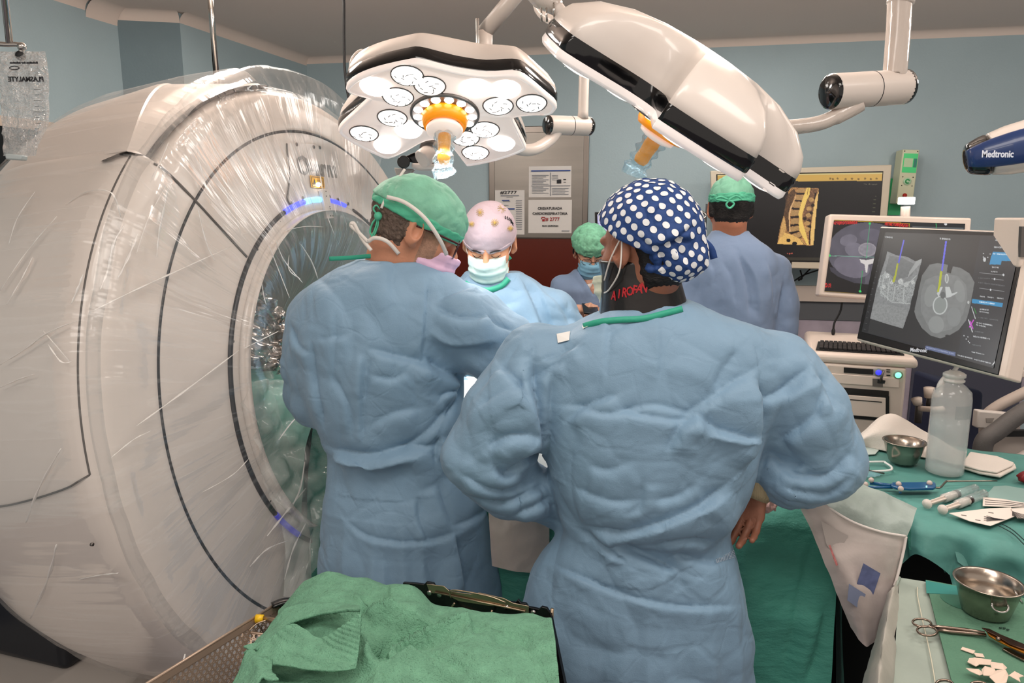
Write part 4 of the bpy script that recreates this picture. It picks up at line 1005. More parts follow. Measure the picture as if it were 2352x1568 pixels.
wf = [  # creases seen in the photograph
    ([(1345, 1210), (1420, 1225), (1520, 1200), (1610, 1160), (1670, 1110)], .020, .017),
    ([(1400, 1235), (1500, 1215), (1590, 1180), (1660, 1145)], -.012, .02),
    ([(1410, 1238), (1480, 1275), (1560, 1310)], .014, .012), ([(1500, 1250), (1580, 1240), (1640, 1248)], .010, .012),
    ([(1545, 1265), (1600, 1285), (1660, 1290)], .008, .010), ([(1330, 1215), (1400, 1250), (1440, 1290)], .010, .014),
    ([(1280, 1300), (1360, 1335), (1450, 1370), (1560, 1392), (1690, 1392)], .007, .006),
    ([(1280, 930), (1340, 935), (1400, 950), (1500, 930), (1600, 955)], .006, .009),
    ([(1300, 965), (1350, 930), (1420, 905)], .008, .010), ([(1430, 935), (1455, 948), (1560, 965), (1600, 950)], .007, .009),
    ([(1560, 960), (1600, 935), (1680, 880), (1730, 850)], .008, .012), ([(1535, 1040), (1555, 985), (1600, 950)], .010, .010),
    ([(1595, 945), (1650, 985), (1740, 1005)], .012, .012), ([(1620, 1000), (1680, 1010), (1742, 1005)], -.007, .012),
    ([(1222, 820), (1225, 880), (1240, 960), (1250, 1060)], .020, .012), ([(1268, 850), (1262, 950), (1258, 1040)], .007, .008),
    ([(1240, 830), (1290, 810), (1330, 790)], .006, .010), ([(1225, 870), (1270, 840), (1300, 830)], .007, .009),
    ([(1518, 720), (1520, 800), (1510, 900)], .003, .005), ([(1400, 730), (1395, 820), (1390, 880)], .003, .006),
    ([(1745, 870), (1750, 940), (1745, 1010), (1715, 1080)], .022, .014), ([(1750, 925), (1800, 895), (1850, 850)], .009, .010),
    ([(1440, 1180), (1470, 1160), (1475, 1110)], .006, .010), ([(1500, 1150), (1560, 1140), (1600, 1110)], .006, .012),
    ([(1350, 1070), (1400, 1080), (1450, 1060)], .005, .014), ([(1320, 1120), (1400, 1150), (1470, 1150)], .006, .014),
    # left sleeve
    ([(1095, 935), (1150, 905), (1220, 880)], .006, .012), ([(1120, 1030), (1170, 1000), (1235, 995)], .014, .014), ([(1130, 1060), (1160, 1090), (1190, 1065), (1240, 1030)], .012, .010),
    ([(1060, 1090), (1120, 1120), (1180, 1120), (1240, 1090)], .010, .012), ([(1090, 1135), (1150, 1150), (1210, 1130), (1255, 1110)], .010, .010), ([(1150, 840), (1180, 870), (1215, 930)], .012, .012), ([(1180, 1175), (1220, 1160), (1262, 1140)], .010, .010),
    # right sleeve
    ([(1790, 1010), (1830, 985), (1870, 950), (1890, 900)], .009, .012), ([(1790, 1075), (1850, 1095), (1910, 1090), (1955, 1040)], .013, .013),
    ([(1800, 1110), (1860, 1125), (1900, 1125), (1950, 1090)], .009, .010), ([(1770, 1040), (1800, 1065), (1850, 1070)], .009, .010), ([(1880, 860), (1900, 900), (1915, 950)], .009, .012), ([(1790, 905), (1830, 885), (1860, 840)], .008, .010),
    ([(1500, 700), (1440, 740), (1380, 770)], .004, .016), ([(1700, 800), (1660, 850), (1640, 900)], .006, .02)]
wcut = lambda P: ell(P, (wn.x+.002, wn.y+.018, wn.z+.045), (.086, .090, .058))
wg, WV, WF_ = gown('gown', wom, wt, [dict(p=la[:4]+[la[3].lerp(la[4], .72)], g=[.078, .086, .082, .066, .046], amp=.009, fr=9), dict(p=ra[:4]+[W(1790, 1082, Yw+.005)], g=[.078, .090, .092, .072, .050], amp=.009, fr=9)], gown_m, res=.0045, seed=2.1, fl=wf, cut=wcut, k=.035, amp=.0055, wig=(W(0, 1240, Yw).z, .012))
bvw = BVHTree.FromPolygons(WV.tolist(), WF_.tolist()); tr = [(lambda h: h[0]+h[1]*.002*(1 if h[1].dot(ray(*p)) < 0 else -1))(bvw.find_nearest(W(*p, y_))) for p, y_ in (((1330, 738), Yw-.06), ((1370, 727), Yw-.08), ((1420, 716), Yw-.10), ((1475, 707), Yw-.105), ((1525, 700), Yw-.10), ((1572, 694), Yw-.08))]
if len(tr) > 2: band('neck_trim', tr, .012, teal_trim, wg, lift=.003, th=.004)
MB().prism(on_mesh(WV, WF_, [(1278, 768), (1310, 762), (1308, 782), (1281, 788)], .002), (0, -.001, 0)).build('tape_tab', mat('tab_white', 'dcdad6', .6), wg, smooth=False)
MB().prism(on_mesh(WV, WF_, [(1338, 750), (1357, 742), (1356, 748), (1340, 756)], .002), (0, -.001, 0)).build('tape_tab', mat('tab_white', 'dcdad6', .6), wg, smooth=False)
vp = on_mesh(WV, WF_, [(1640, 1282), (1682, 1262), (1686, 1280), (1644, 1296)], .004)
if len(vp) == 4:
    mbv = MB()
    for i in range(13):
        for j in range(5):
            u, v = (i+.5)/13, (j+.5)/5; q = (vp[0]*(1-u)+vp[1]*u)*(1-v)+(vp[3]*(1-u)+vp[2]*u)*v; mbv.box(q, (.0014, .0012, .0014))
    mbv.build('fastener_dots', mat('dot_white', 'bfc6d0', .6), wg)['kind'] = 'stuff'
# cuffs
MB().tube([la[-1]+(la[-2]-la[-1])*.35, la[-1]+(la[-2]-la[-1])*-.15, la[-1]-(la[-2]-la[-1])*.42], [.037, .033, .031], 20).build('knit_cuff', glove_cuff, wom)
rdir = (W(1715, 1165, Yw+.01)-ra[-1])
MB().tube([ra[-1]+(ra[-2]-ra[-1])*.3, ra[-1], ra[-1]+rdir*.45, ra[-1]+rdir*.62], [.046, .047, .042, .036], 24).build('knit_cuff', glove_cuff, wom)
# radiation collar
def coll(P):
    q = P-np.array(wn); z = q[:, 2]; rad = np.interp(z, [-.03, .0, .05, .09], [.088, .082, .074, .076])
    x = q[:, 0]+z*.15; y = q[:, 1]-.006; r = np.sqrt(x*x+(y*1.02)**2); top = .053+.25*np.clip(x, -.1, .1)*0-.10*np.clip(-y, -.1, .1)*0
    return smx(np.abs(r-rad)-.006, np.maximum(z-.082, -.035-z), .006)
A, B = bounds([wn], .12); Vc, Fc_ = nets(coll, A, B, .003)
collar = npmesh('neck_collar', Vc, Fc_, mat('collar_black', '181312', .3, coat=.2, bump=.0008, bscale=60), wom)
cp = on_mesh(Vc, Fc_, [(1410, 688), (1422, 684), (1434, 681), (1446, 678), (1457, 675), (1468, 672), (1478, 670)], .001)
for ch, q in zip('AIROFAN', cp):
    d = (q-wn); d.z = 0; text('lettering', ch, .025, q, frame(d.normalized(), Vector((.12, 0, 1))), rink if False else mat('collar_red', 'b3232b', .5), collar, 'CENTER', bold=.0006, xs=.75)
# polka cap and bun
navy = mat('cap_navy', '1f3f78', .7, bump=.0025, bscale=60); dotw = mat('dot_cloth', 'dfe0e2', .7)
wu, wfv, wrt = wR.col[2], wR.col[1], wR.col[0]
cpc = wc+wu*.030-wfv*.018; bun = W(1550, 592, Yw-.05)
def cap_f(P):
    q = (P-np.array(cpc)) @ np.array(wR)
    d = ell(q, (0, 0, .002), (.099, .108, .098)); d = sm(d, ell(P, W(1535, 560, Yw-.03), (.062, .06, .055)), .04)
    d = smx(d, -(q[:, 2]+.016-np.maximum(.72*q[:, 1], -.062)), .008)   # opening follows the hair line
    return sm(d, ell(P, bun, (.066, .055, .047)), .014)
A, B = bounds([cpc, bun], .14); Vc, Fc_ = nets(cap_f, A, B, .0028)
Nn = normals(Vc, Fc_); Vc = Vc+Nn*(crumple(Vc, 22, 3, .6)*.0045+crumple(Vc, 45, 8, .5)*.002)[:, None]
Vc = folds(Vc, Fc_, [([(1440, 570), (1480, 590), (1510, 620)], .006, .005), ([(1510, 580), (1520, 600), (1515, 625)], .008, .005), ([(1540, 560), (1500, 565), (1470, 545)], .005, .005), ([(1585, 555), (1560, 550), (1525, 560)], .007, .005), ([(1550, 570), (1580, 600), (1585, 620)], .005, .004), ([(1470, 600), (1500, 608), (1540, 612)], .005, .004), ([(1520, 470), (1500, 500), (1505, 540)], .003, .004), ([(1590, 520), (1560, 540), (1540, 560)], .005, .005)])
bv = BVHTree.FromPolygons(Vc.tolist(), Fc_.tolist()); DV = []; DF = []
def dots(cen, n, r, skip=None):
    for i in range(n):
        z = 1-2*(i+.5)/n; a = i*2.399963; rr = math.sqrt(1-z*z); d0 = Vector((rr*math.cos(a), rr*math.sin(a), z))
        h = bv.ray_cast(Vector(cen)+d0*.35, -d0)
        if h[0] is None or (skip and skip(h[0])): continue
        e = d0.orthogonal().normalized(); f = d0.cross(e); ring = []
        for k in range(14):
            q = h[0]+(e*math.cos(k*PI/7)*r+f*math.sin(k*PI/7)*r*1.15); g_ = bv.ray_cast(q+d0*.08, -d0)
            if g_[0] is None or (g_[0]-h[0]).length > r*2.2: ring = None; break
            ring.append(g_[0]+d0*.0012)
        if ring:
            m0 = len(DV); DV.append(h[0]+d0*.0014); DV.extend(ring); DF.extend([(m0, m0+1+k, m0+1+(k+1) % 14) for k in range(14)])
dots(cpc, 330, .0062, lambda p: (p-bun).length < .062); dots(bun, 110, .0060, lambda p: (p-bun).length > .066)
n0 = len(Vc); V_ = np.concatenate([Vc, np.array([list(v) for v in DV])])
capo = npmesh('scrub_cap', V_, Fc_, navy, wom)
me = capo.data; me.materials.append(dotw)
bm_ = __import__('bmesh').new(); bm_.from_mesh(me); bm_.verts.ensure_lookup_table()
for f in DF:
    ff = bm_.faces.new([bm_.verts[n0+i] for i in f]); ff.material_index = 1; ff.smooth = True
bm_.to_mesh(me); bm_.free()
tie = band('cap_tie', [W(1590, 545, Yw-.06), W(1612, 552, Yw-.065), W(1632, 570, Yw-.06), W(1640, 594, Yw-.055)], .014, navy, capo, th=.003)
# hair, mask at the jaw
A, B = bounds([wc], .16)
shell('hair', wom, w_hd, lambda P: np.maximum(((P-np.array(wc)) @ np.array(wR))[:, 1]+.034, -((P-np.array(wc)) @ np.array(wR))[:, 2]-.085), .006, hair_d, .003, A, B, .002, 60)
def mask_shape(name, root, hd, c, R, m, top=-.012, bot=-.125, t=.011, res=.003, noise=.002, s=1.0, side=.062):
    def reg(P):
        q = (P-np.array(c)) @ np.array(R)/s
        return np.maximum.reduce([q[:, 2]-top-.08*np.abs(q[:, 0]), bot-q[:, 2], .022-q[:, 1], np.abs(q[:, 0])-side])
    def hd2(P):
        q = (P-np.array(c)) @ np.array(R)/s
        return sm(hd(P), ell(q, (0, .058, -.062), (.054, .052, .056))*s, .03)
    A, B = bounds([c], .16)
    V, F = nets(lambda P: smx(hd2(P)-t, reg(P)*s, .004), A, B, res); N = normals(V, F)
    q = (V-np.array(c)) @ np.array(R)/s; pl = np.sin(np.clip((q[:, 2]-bot)/(top-bot), 0, 1)*PI*7); V = V+N*(np.maximum(pl, -.4)*.0022*(np.abs(q[:, 2]-(top+bot)/2) < .034)+crumple(V, 28, 2)*noise)[:, None]
    return npmesh(name, V, F, m, root)
mask_blue = mat('mask_blue', 'a9cfd2', .7, bump=.0008, bscale=120)
wm = mask_shape('face_mask', wom, w_hd, wc, wR, mat('mask_pale', 'c9cdb9', .7), top=-.052, bot=-.135, side=.058)
earp = loc(wc, wR, (-.078, -.012, .012))
MB().tube(cr([earp+Vector((0, -.012, .01)), loc(wc, wR, (-.088, .01, -.02)), loc(wc, wR, (-.075, .045, -.06))], 6), .0016, 8).build('ear_loop', white_tie, wm)
MB().tube(cr([earp+Vector((0, -.012, -.0)), loc(wc, wR, (-.090, -.012, -.045)), loc(wc, wR, (-.078, .03, -.078)), loc(wc, wR, (-.068, .055, -.085))], 6), .0016, 8).build('ear_loop', white_tie, wm)

# ---- first surgeon: green cap, leaning right over the table, seen from behind
Y1 = 1.72
c1 = W(958, 522, Y1); R1h = headR((.92, .20, -.40), (.25, .0, 1))
t1 = rows_px([(596, 840, 985, Y1, .07), (625, 745, 1040, Y1, .10), (665, 700, 1070, Y1, .12), (740, 678, 1075, Y1, .135), (820, 685, 1062, Y1, .14), (900, 708, 1062, Y1, .135), (980, 738, 1075, Y1, .125), (1038, 760, 1082, Y1, .118), (1080, 756, 1092, Y1, .125), (1150, 747, 1112, Y1, .14), (1250, 742, 1130, Y1, .15), (1400, 742, 1150, Y1, .16)])
n1_ = W(905, 612, Y1+.01)
r1 = [W(1020, 715, Y1), W(1080, 750, Y1-.03), W(1150, 800, Y1-.04), W(1185, 835, Y1+.05), W(1130, 900, Y1+.28)]
l1 = [W(722, 735, Y1), W(712, 830, Y1+.02), W(722, 915, Y1+.05), W(820, 920, Y1+.20), W(930, 925, Y1+.30)]
skin1 = skinmat('skin_tan', 'c08568')
s1, h1 = person('person in blue gown, green cap and glasses, leaning over the table beside the scanner', dict(
    head=c1, R=R1h, neck=n1_, torso=t1, skin=skin1, hres=.0026, nk=.064, arms=[
    dict(p=r1, b=[.05, .05, .045, .04, .028], hand=(Vector((-.3, .9, -.3)), Vector((0, 0, -1)), {})),
    dict(p=l1, b=[.05, .045, .04, .035, .028], hand=(Vector((.6, .7, -.2)), Vector((0, 0, -1)), dict(left=True)))]))
f1 = [([(762, 1030), (800, 1040), (860, 1045), (920, 1030), (1010, 1022)], .018, .016), ([(765, 1045), (810, 1062), (880, 1065), (950, 1045)], -.012, .02),
    ([(905, 1040), (960, 1010), (1010, 960), (1040, 900)], .010, .014), ([(838, 800), (834, 900), (832, 1020)], .006, .006), ([(770, 705), (768, 800), (765, 880)], .003, .006),
    ([(845, 800), (900, 815), (960, 830), (1020, 850)], .010, .013), ([(850, 815), (840, 860), (835, 920)], .006, .008), ([(715, 780), (725, 880), (745, 980)], .008, .010),
    ([(790, 1190), (840, 1230), (920, 1245), (1000, 1238), (1060, 1215)], .007, .006), ([(960, 1140), (965, 1200), (985, 1240)], .007, .008), ([(1040, 1210), (1080, 1195), (1120, 1170)], .007, .008), ([(1045, 1225), (1060, 1290), (1070, 1360)], .009, .010), ([(1005, 1110), (1020, 1160), (1040, 1215)], .009, .010),
    ([(1000, 705), (1060, 730), (1120, 725)], .010, .010), ([(1000, 690), (1080, 660), (1110, 670)], .006, .008), ([(985, 760), (1040, 790), (1150, 780)], -.008, .018), ([(980, 820), (1010, 850), (1060, 868)], .012, .010),
    ([(1055, 880), (1040, 920), (1020, 960)], .012, .010), ([(1005, 920), (1020, 900), (1050, 900)], .007, .007), ([(1120, 720), (1140, 745), (1180, 760)], .008, .008), ([(1000, 1060), (1000, 1030), (1010, 1000)], .010, .008),
    ([(985, 640), (980, 700), (972, 830)], .005, .005), ([(760, 860), (800, 930), (810, 1000)], .006, .010), ([(730, 780), (760, 775), (800, 770)], .005, .008), ([(850, 860), (900, 870), (930, 850)], .005, .010), ([(850, 980), (900, 950), (960, 940)], .006, .012),
    ([(735, 640), (780, 690), (800, 740)], .004, .02), ([(905, 600), (900, 650), (920, 700)], .004, .015), ([(670, 750), (685, 790), (715, 810)], .006, .008)]
g1, G1V, G1F = gown('gown', s1, t1, [dict(p=r1, g=[.082, .088, .088, .075, .05], amp=.007, fr=9), dict(p=l1, g=[.065, .066, .062, .055, .045], fr=12)], gown_m, res=.0047, seed=5.3, fl=f1, k=.04, amp=.0055, cut=lambda P: ell(P, (n1_.x+.005, n1_.y+.0, n1_.z+.05), (.075, .075, .055)), wig=(W(0, 1070, Y1).z, .012))
bt_ = MB(); 
band('gown_trim', [W(756, 594, Y1-.02), W(800, 592, Y1-.03), W(850, 588, Y1-.04), W(905, 586, Y1-.05)], .010, teal_trim, g1, th=.003)
A, B = bounds([c1], .17)
def q1(P): return (P-np.array(c1)) @ np.array(R1h)
u1 = R1h.col[2]; cc1 = loc(c1, R1h, (0, -.012, .040))
def capf1(P):
    q = q1(P); d = ell(q, (0, -.004, .032), (.090, .116, .088)); d = sm(d, ell(q, (0, -.075, .02), (.06, .045, .045)), .03)
    return smx(d, -(q[:, 2]-.022+.10*q[:, 1]), .006)
Vc, Fc_ = nets(capf1, A, B, .003); Vc = Vc+normals(Vc, Fc_)*(crumple(Vc, 24, 1, .6)*.0045)[:, None]
cap1 = npmesh('scrub_cap', Vc, Fc_, cap_pale, s1)
Vc, Fc_ = nets(lambda P: smx(ell(q1(P), (0, -.004, .032), (.092, .118, .090)), np.abs(q1(P)[:, 2]-.020+.10*q1(P)[:, 1])-.014, .004), A, B, .003)
Vc = Vc+normals(Vc, Fc_)*(crumple(Vc*np.array((.5, .5, 2)), 40, 6, .4)*.003)[:, None]; npmesh('cap_band', Vc, Fc_, cap_green, cap1)
kn = MB()
for pts in ([(868, 495), (858, 480), (866, 472), (878, 488)], [(868, 498), (856, 512), (850, 532), (858, 542), (868, 520), (872, 500)], [(868, 500), (862, 525), (853, 545)], [(870, 498), (868, 520), (860, 538)]):
    kn.tube(cr([W(x, y, Y1-.06) for x, y in pts], 5), .0045, 8, ry=.5)
kn.ball(W(869, 496, Y1-.065), .010, 12)
kn.build('tie_knot', cap_green, cap1)
shell('hair', s1, h1, lambda P: np.maximum.reduce([q1(P)[:, 1]+.026-.55*np.maximum(q1(P)[:, 2]-.01, 0), -q1(P)[:, 2]-.050, q1(P)[:, 2]-.045]), .007, hair_g, .0026, A, B, .004, 70)
m1_ = mask_shape('face_mask', s1, h1, c1, R1h, mat('mask_lilac', 'd9b4cf', .7), top=-.034, t=.009)
band('mask_tie', [W(930, 388, Y1-.02), W(905, 425, Y1-.04), W(886, 455, Y1-.07), W(876, 478, Y1-.075)], .006, white_tie, m1_)
band('mask_tie', [W(888, 452, Y1-.09), W(930, 465, Y1-.10), W(975, 500, Y1-.105), W(1010, 550, Y1-.09), W(1026, 586, Y1-.06)], .009, white_tie, m1_)
band('mask_tie', [W(916, 583, Y1-.07), W(890, 555, Y1-.085), W(862, 546, Y1-.085), W(845, 555, Y1-.08)], .009, white_tie, m1_)
band('mask_tie', [W(845, 555, Y1-.08), W(825, 535, Y1-.08), W(806, 518, Y1-.08), W(812, 512, Y1-.08), W(822, 530, Y1-.08), W(835, 553, Y1-.08), W(853, 575, Y1-.08)], .008, white_tie, m1_)
# glasses
frm = mat('frame_dark_red', '3a100e', .25); gl_ = MB()
L_ = lambda x, y, z: loc(c1, R1h, (x, y, z))
sgn = -1 if (L_(-.08, 0, 0)-Vector((0, 0, EYE))).length < (L_(.08, 0, 0)-Vector((0, 0, EYE))).length else 1
gz = MB().tube(cr([L_(sgn*.084, -.01, .006), L_(sgn*.084, .05, .006), L_(sgn*.074, .098, .004)], 6), .0026, 8).build('temple', frm, s1)
gz.name = 'glasses'
MB().tube(cr([L_(-sgn*.084, -.01, .006), L_(-sgn*.084, .05, .006), L_(-sgn*.074, .098, .004)], 6), .0026, 8).build('temple', frm, gz)
for sx in (-1, 1):
    ring = [L_(sx*.036+.032*math.cos(a), .108-.18*abs(sx*.036+.032*math.cos(a)), -.012+.021*math.sin(a)) for a in [k*PI/12 for k in range(25)]]
    MB().tube(ring, .0016, 8, cap=False).build('rim', frm, gz)
# stubble
shell('beard', s1, h1, lambda P: np.maximum.reduce([q1(P)[:, 1]-.055, -q1(P)[:, 1]+.016, q1(P)[:, 2]-.005, -q1(P)[:, 2]-.085]), .0010, mat('stubble', 'a9826c', .7, mott=.22, mscale=140, bump=.002, bscale=300), .003, A, B)
# ---- second surgeon: faces the viewer across the table, eyes lowered, printed grey cap
Y2 = 2.42
c2 = W(1124, 556, Y2); R2h = headR((-.10, -.90, -.42))
t2 = rows_px([(625, 1075, 1195, Y2+.03, .08), (655, 1040, 1250, Y2+.03, .10), (690, 1005, 1290, Y2+.02, .12), (760, 985, 1300, Y2, .135), (850, 985, 1285, Y2, .135), (950, 990, 1275, Y2+.02, .13), (1150, 985, 1290, Y2+.02, .14)])
n2_ = W(1128, 640, Y2+.04)
r2 = [W(1275, 712, Y2), W(1318, 810, Y2-.03), W(1322, 870, Y2-.10), W(1240, 900, Y2-.26), W(1180, 925, Y2-.33)]
l2 = [W(1000, 712, Y2), W(968, 810, Y2-.03), W(975, 880, Y2-.12), W(1040, 905, Y2-.28), W(1095, 925, Y2-.33)]
skin2 = skinmat('skin_light', 'd79a78')
s2, h2 = person('person in blue gown facing the viewer, grey printed cap, white mask, eyes lowered', dict(
    head=c2, R=R2h, neck=n2_, torso=t2, skin=skin2, hres=.0028, toe=-1, arms=[
    dict(p=r2, b=[.05, .045, .04, .035, .027], hand=(Vector((-.7, -.5, -.3)), Vector((0, 0, -1)), {})),
    dict(p=l2, b=[.05, .045, .04, .035, .027], hand=(Vector((.7, -.5, -.3)), Vector((0, 0, -1)), dict(left=True)))]))
f2 = [([(1200, 640), (1225, 690), (1250, 760), (1262, 830)], .010, .010), ([(1215, 640), (1245, 680), (1275, 760), (1275, 800)], -.006, .012), ([(1180, 720), (1200, 770), (1230, 800)], .005, .012), ([(1255, 740), (1290, 790), (1300, 840)], .008, .010), ([(1240, 660), (1285, 700), (1310, 750)], .006, .010), ([(1100, 680), (1150, 700), (1200, 690)], .004, .015)]
g2, G2V, G2F = gown('gown', s2, t2, [dict(p=r2, g=[.070, .072, .072, .062, .04], fr=12), dict(p=l2, g=[.070, .072, .072, .062, .04], fr=12)], gown_m, res=.007, seed=8.8, fl=f2, k=.04, amp=.005, cut=lambda P: ell(P, (n2_.x, n2_.y-.01, n2_.z+.05), (.078, .085, .062)), hem=.6)
A, B = bounds([c2], .17)
def q2(P): return (P-np.array(c2)) @ np.array(R2h)
tr = on_mesh(G2V, G2F, [(1052, 632), (1068, 650), (1090, 662), (1120, 667), (1150, 658), (1168, 640), (1178, 618)], .003)
if len(tr) > 2: band('neck_trim', tr, .018, teal_trim, g2, th=.003)
band('neck_tie', [W(1163, 585, Y2-.02), W(1172, 596, Y2-.02)], .014, teal_trim, g2, th=.003)
cap_g = mat('cap_grey', 'c3aeb6', .7, bump=.001, bscale=90)
Vc, Fc_ = nets(lambda P: smx(ell(q2(P), (0, -.014, .034), (.090, .108, .098)), -(q2(P)[:, 2]-.022+.14*q2(P)[:, 1]), .005), A, B, .003)
Vc = Vc+normals(Vc, Fc_)*(crumple(Vc, 18, 5, .6)*.003)[:, None]
cap2 = npmesh('scrub_cap', Vc, Fc_, cap_g, s2)
Vb_, Fb_ = nets(lambda P: smx(ell(q2(P), (0, -.014, .034), (.0915, .1095, .0995)), np.abs(q2(P)[:, 2]-.020+.14*q2(P)[:, 1])-.009, .003), A, B, .003)
npmesh('cap_band', Vb_, Fb_, cap_g, cap2)
yel = mat('print_yellow', 'c9a85a', .7)
for k, (px, py, s_) in enumerate(((1103, 489, 9), (1152, 480, 10), (1136, 512, 9), (1171, 525, 7), (1084, 515, 7))):
    mb = MB(); ok = False
    for j in range(6):
        a = j*PI/6; pr = on_mesh(Vc, Fc_, [(px+s_*math.cos(a), py+s_*math.sin(a)), (px-s_*math.cos(a), py-s_*math.sin(a))], .0025)
        if len(pr) == 2: mb.tube(pr, .0008, 6); ok = True
    if ok: mb.build('printed_motif', yel, cap2)
for ch, (px, py) in zip('stryker', ((1161, 503), (1166, 505), (1170, 507), (1173, 510), (1175, 513), (1177, 516), (1178.5, 519))):
    pr = on_mesh(Vc, Fc_, [(px, py)], .0012)
    if pr:
        d = pr[0]-Vector(c2); d.z *= .3; text('lettering', ch, .022, pr[0], frame(d.normalized(), (.1, 0, 1)), ink, cap2, 'CENTER', bold=.0004, xs=.6)
m2m = mask_shape('face_mask', s2, h2, c2, R2h, mat('mask_white', 'd5ebe6', .7, bump=.0006, bscale=90), top=-.020, t=.010)
L2_ = lambda x, y, z: loc(c2, R2h, (x, y, z))
for sx in (-1, 1):
    MB().tube(cr([L2_(sx*.080, .0, .02), L2_(sx*.074, .03, -.01), L2_(sx*.062, .055, -.03)], 5), .0016, 6).build('ear_loop', white_tie, m2m)
    MB().tube(cr([L2_(sx*.014, .095, .009), L2_(sx*.030, .091, .014), L2_(sx*.048, .076, .009)], 5), [.0016]*2+[.0026]*7+[.0012]*2, 6, ry=1).build('eyebrow', hair_d, s2)
    MB().tube(cr([L2_(sx*.017, .086, -.006), L2_(sx*.031, .0885, -.012), L2_(sx*.046, .077, -.007)], 5), .0011, 6).build('eyelashes', hair_d, s2)

# ---- nurse with a pale hair net, looking down at a phone
Y3 = 3.9
c3 = W(1355, 578, Y3); R3h = headR((.10, -.86, -.42))
t3 = rows_px([(618, 1322, 1392, Y3+.02, .07), (632, 1295, 1430, Y3+.02, .09), (660, 1280, 1440, Y3, .11), (700, 1290, 1425, Y3, .11), (770, 1298, 1418, Y3, .11), (850, 1290, 1425, Y3, .12), (1000, 1285, 1430, Y3, .13)])
n3_ = W(1358, 622, Y3+.02)
l3 = [W(1290, 655, Y3), W(1280, 700, Y3-.02), W(1285, 740, Y3-.08), W(1325, 712, Y3-.26)]
r3 = [W(1425, 655, Y3), W(1438, 700, Y3-.02), W(1432, 740, Y3-.08), W(1385, 718, Y3-.26)]
skin3 = skinmat('skin_fair', 'cf9a80')
s3, h3 = person('person in blue scrubs, pale green hair net, blue mask and glasses, holding a phone', dict(
    head=c3, R=R3h, neck=n3_, torso=t3, skin=skin3, hres=.0035, toe=-1, s=.97, nk=.048, bres=.008, hand_fine=True, arms=[
    dict(p=l3, b=[.042, .038, .034, .024], fine=True, hand=((W(1352, 706, Y3-.30)-l3[-1]), Vector((.2, .5, -.8)), dict(s=.85, curl=(.9, .9, .9, .9), thumb=.8))),
    dict(p=r3, b=[.042, .038, .034, .024], fine=True, hand=((W(1355, 712, Y3-.30)-r3[-1]), Vector((-.2, .5, -.8)), dict(s=.85, curl=(.9, .9, .9, .9), left=True)))]))
def vneck(P):
    q = P-np.array(n3_); return np.maximum(np.abs(q[:, 0])-.085-.62*(q[:, 2]-.02), q[:, 1]-.0)
sc3, _, _ = gown('scrub_top', s3, t3, [dict(p=l3[:3], g=[.055, .055, .05], amp=.004), dict(p=r3[:3], g=[.055, .055, .05], amp=.004)], scrub_m, res=.008, seed=2, amp=.006, hem=.75, cut=lambda P: np.minimum(ell(P, (n3_.x, n3_.y, n3_.z+.045), (.07, .08, .06)), vneck(P)), k=.03)
MB().prism([W(1338, 655, Y3-.085), W(1362, 650, Y3-.085), W(1352, 668, Y3-.10)], (0, .02, 0)).build('undershirt', white_tie, s3)
A, B = bounds([c3], .18)
def q3(P): return (P-np.array(c3)) @ np.array(R3h)
net_m = mat('net_green', '7fc3a0', .6, mott=.25, mscale=60, bump=.004, bscale=50)
Vc, Fc_ = nets(lambda P: smx(ell(q3(P), (0, -.020, .050), (.100, .115, .098)), -(q3(P)[:, 2]-.022+.18*q3(P)[:, 1]), .01), A, B, .0035)
Nn = normals(Vc, Fc_); qq = (Vc-np.array(c3)) @ np.array(R3h); an = np.arctan2(qq[:, 0], qq[:, 1]); Vc = Vc+Nn*((np.abs(np.sin(an*14))*.003)*(qq[:, 2] < .07)+crumple(Vc, 20, 3)*.008)[:, None]
npmesh('hair_net', Vc, Fc_, net_m, s3)
shell('hair', s3, h3, lambda P: np.maximum(q3(P)[:, 1]-.0, -q3(P)[:, 2]-.02), .004, hair_d, .004, A, B)
m3m = mask_shape('face_mask', s3, h3, c3, R3h, mat('mask_sky', '86bcd8', .7), top=-.022, t=.011, res=.0035)
L3_ = lambda x, y, z: loc(c3, R3h, (x, y, z))
gz3 = MB().tube([L3_(-.012, .108, -.004), L3_(.012, .108, -.004)], .0014, 6).build('glasses', frm, s3)
for sx in (-1, 1):
    MB().tube([L3_(sx*.036+.026*math.cos(k*PI/8), .105-.12*abs(.036+.026*math.cos(k*PI/8)*sx), -.006+.018*math.sin(k*PI/8)) for k in range(17)], .0014, 6, cap=False).build('rim', frm, gz3)
    MB().tube([L3_(sx*.064, .09, -.004), L3_(sx*.082, .0, .0)], .0012, 6).build('temple', frm, gz3)
    MB().tube([L3_(sx*.014, .093, .012), L3_(sx*.03, .09, .018), L3_(sx*.046, .076, .012)], .0018, 6).build('eyebrow', hair_d, s3)
ph = thing('phone', 'black phone held in both hands of the person in the hair net', 'phone', W(1356, 710, Y3-.33))
pp = W(1356, 710, Y3-.33); PRt = Matrix.Rotation(.12, 3, 'Y') @ Matrix.Rotation(-1.38, 3, 'X')
MB().box(pp, (.078, .009, .15), PRt).build('body', black, ph, bevel=.003)
MB().box(pp+PRt @ Vector((0, .005, 0)), (.070, .001, .14), PRt).build('screen', mat('phone_glass', '15161a', .1), ph, smooth=False)

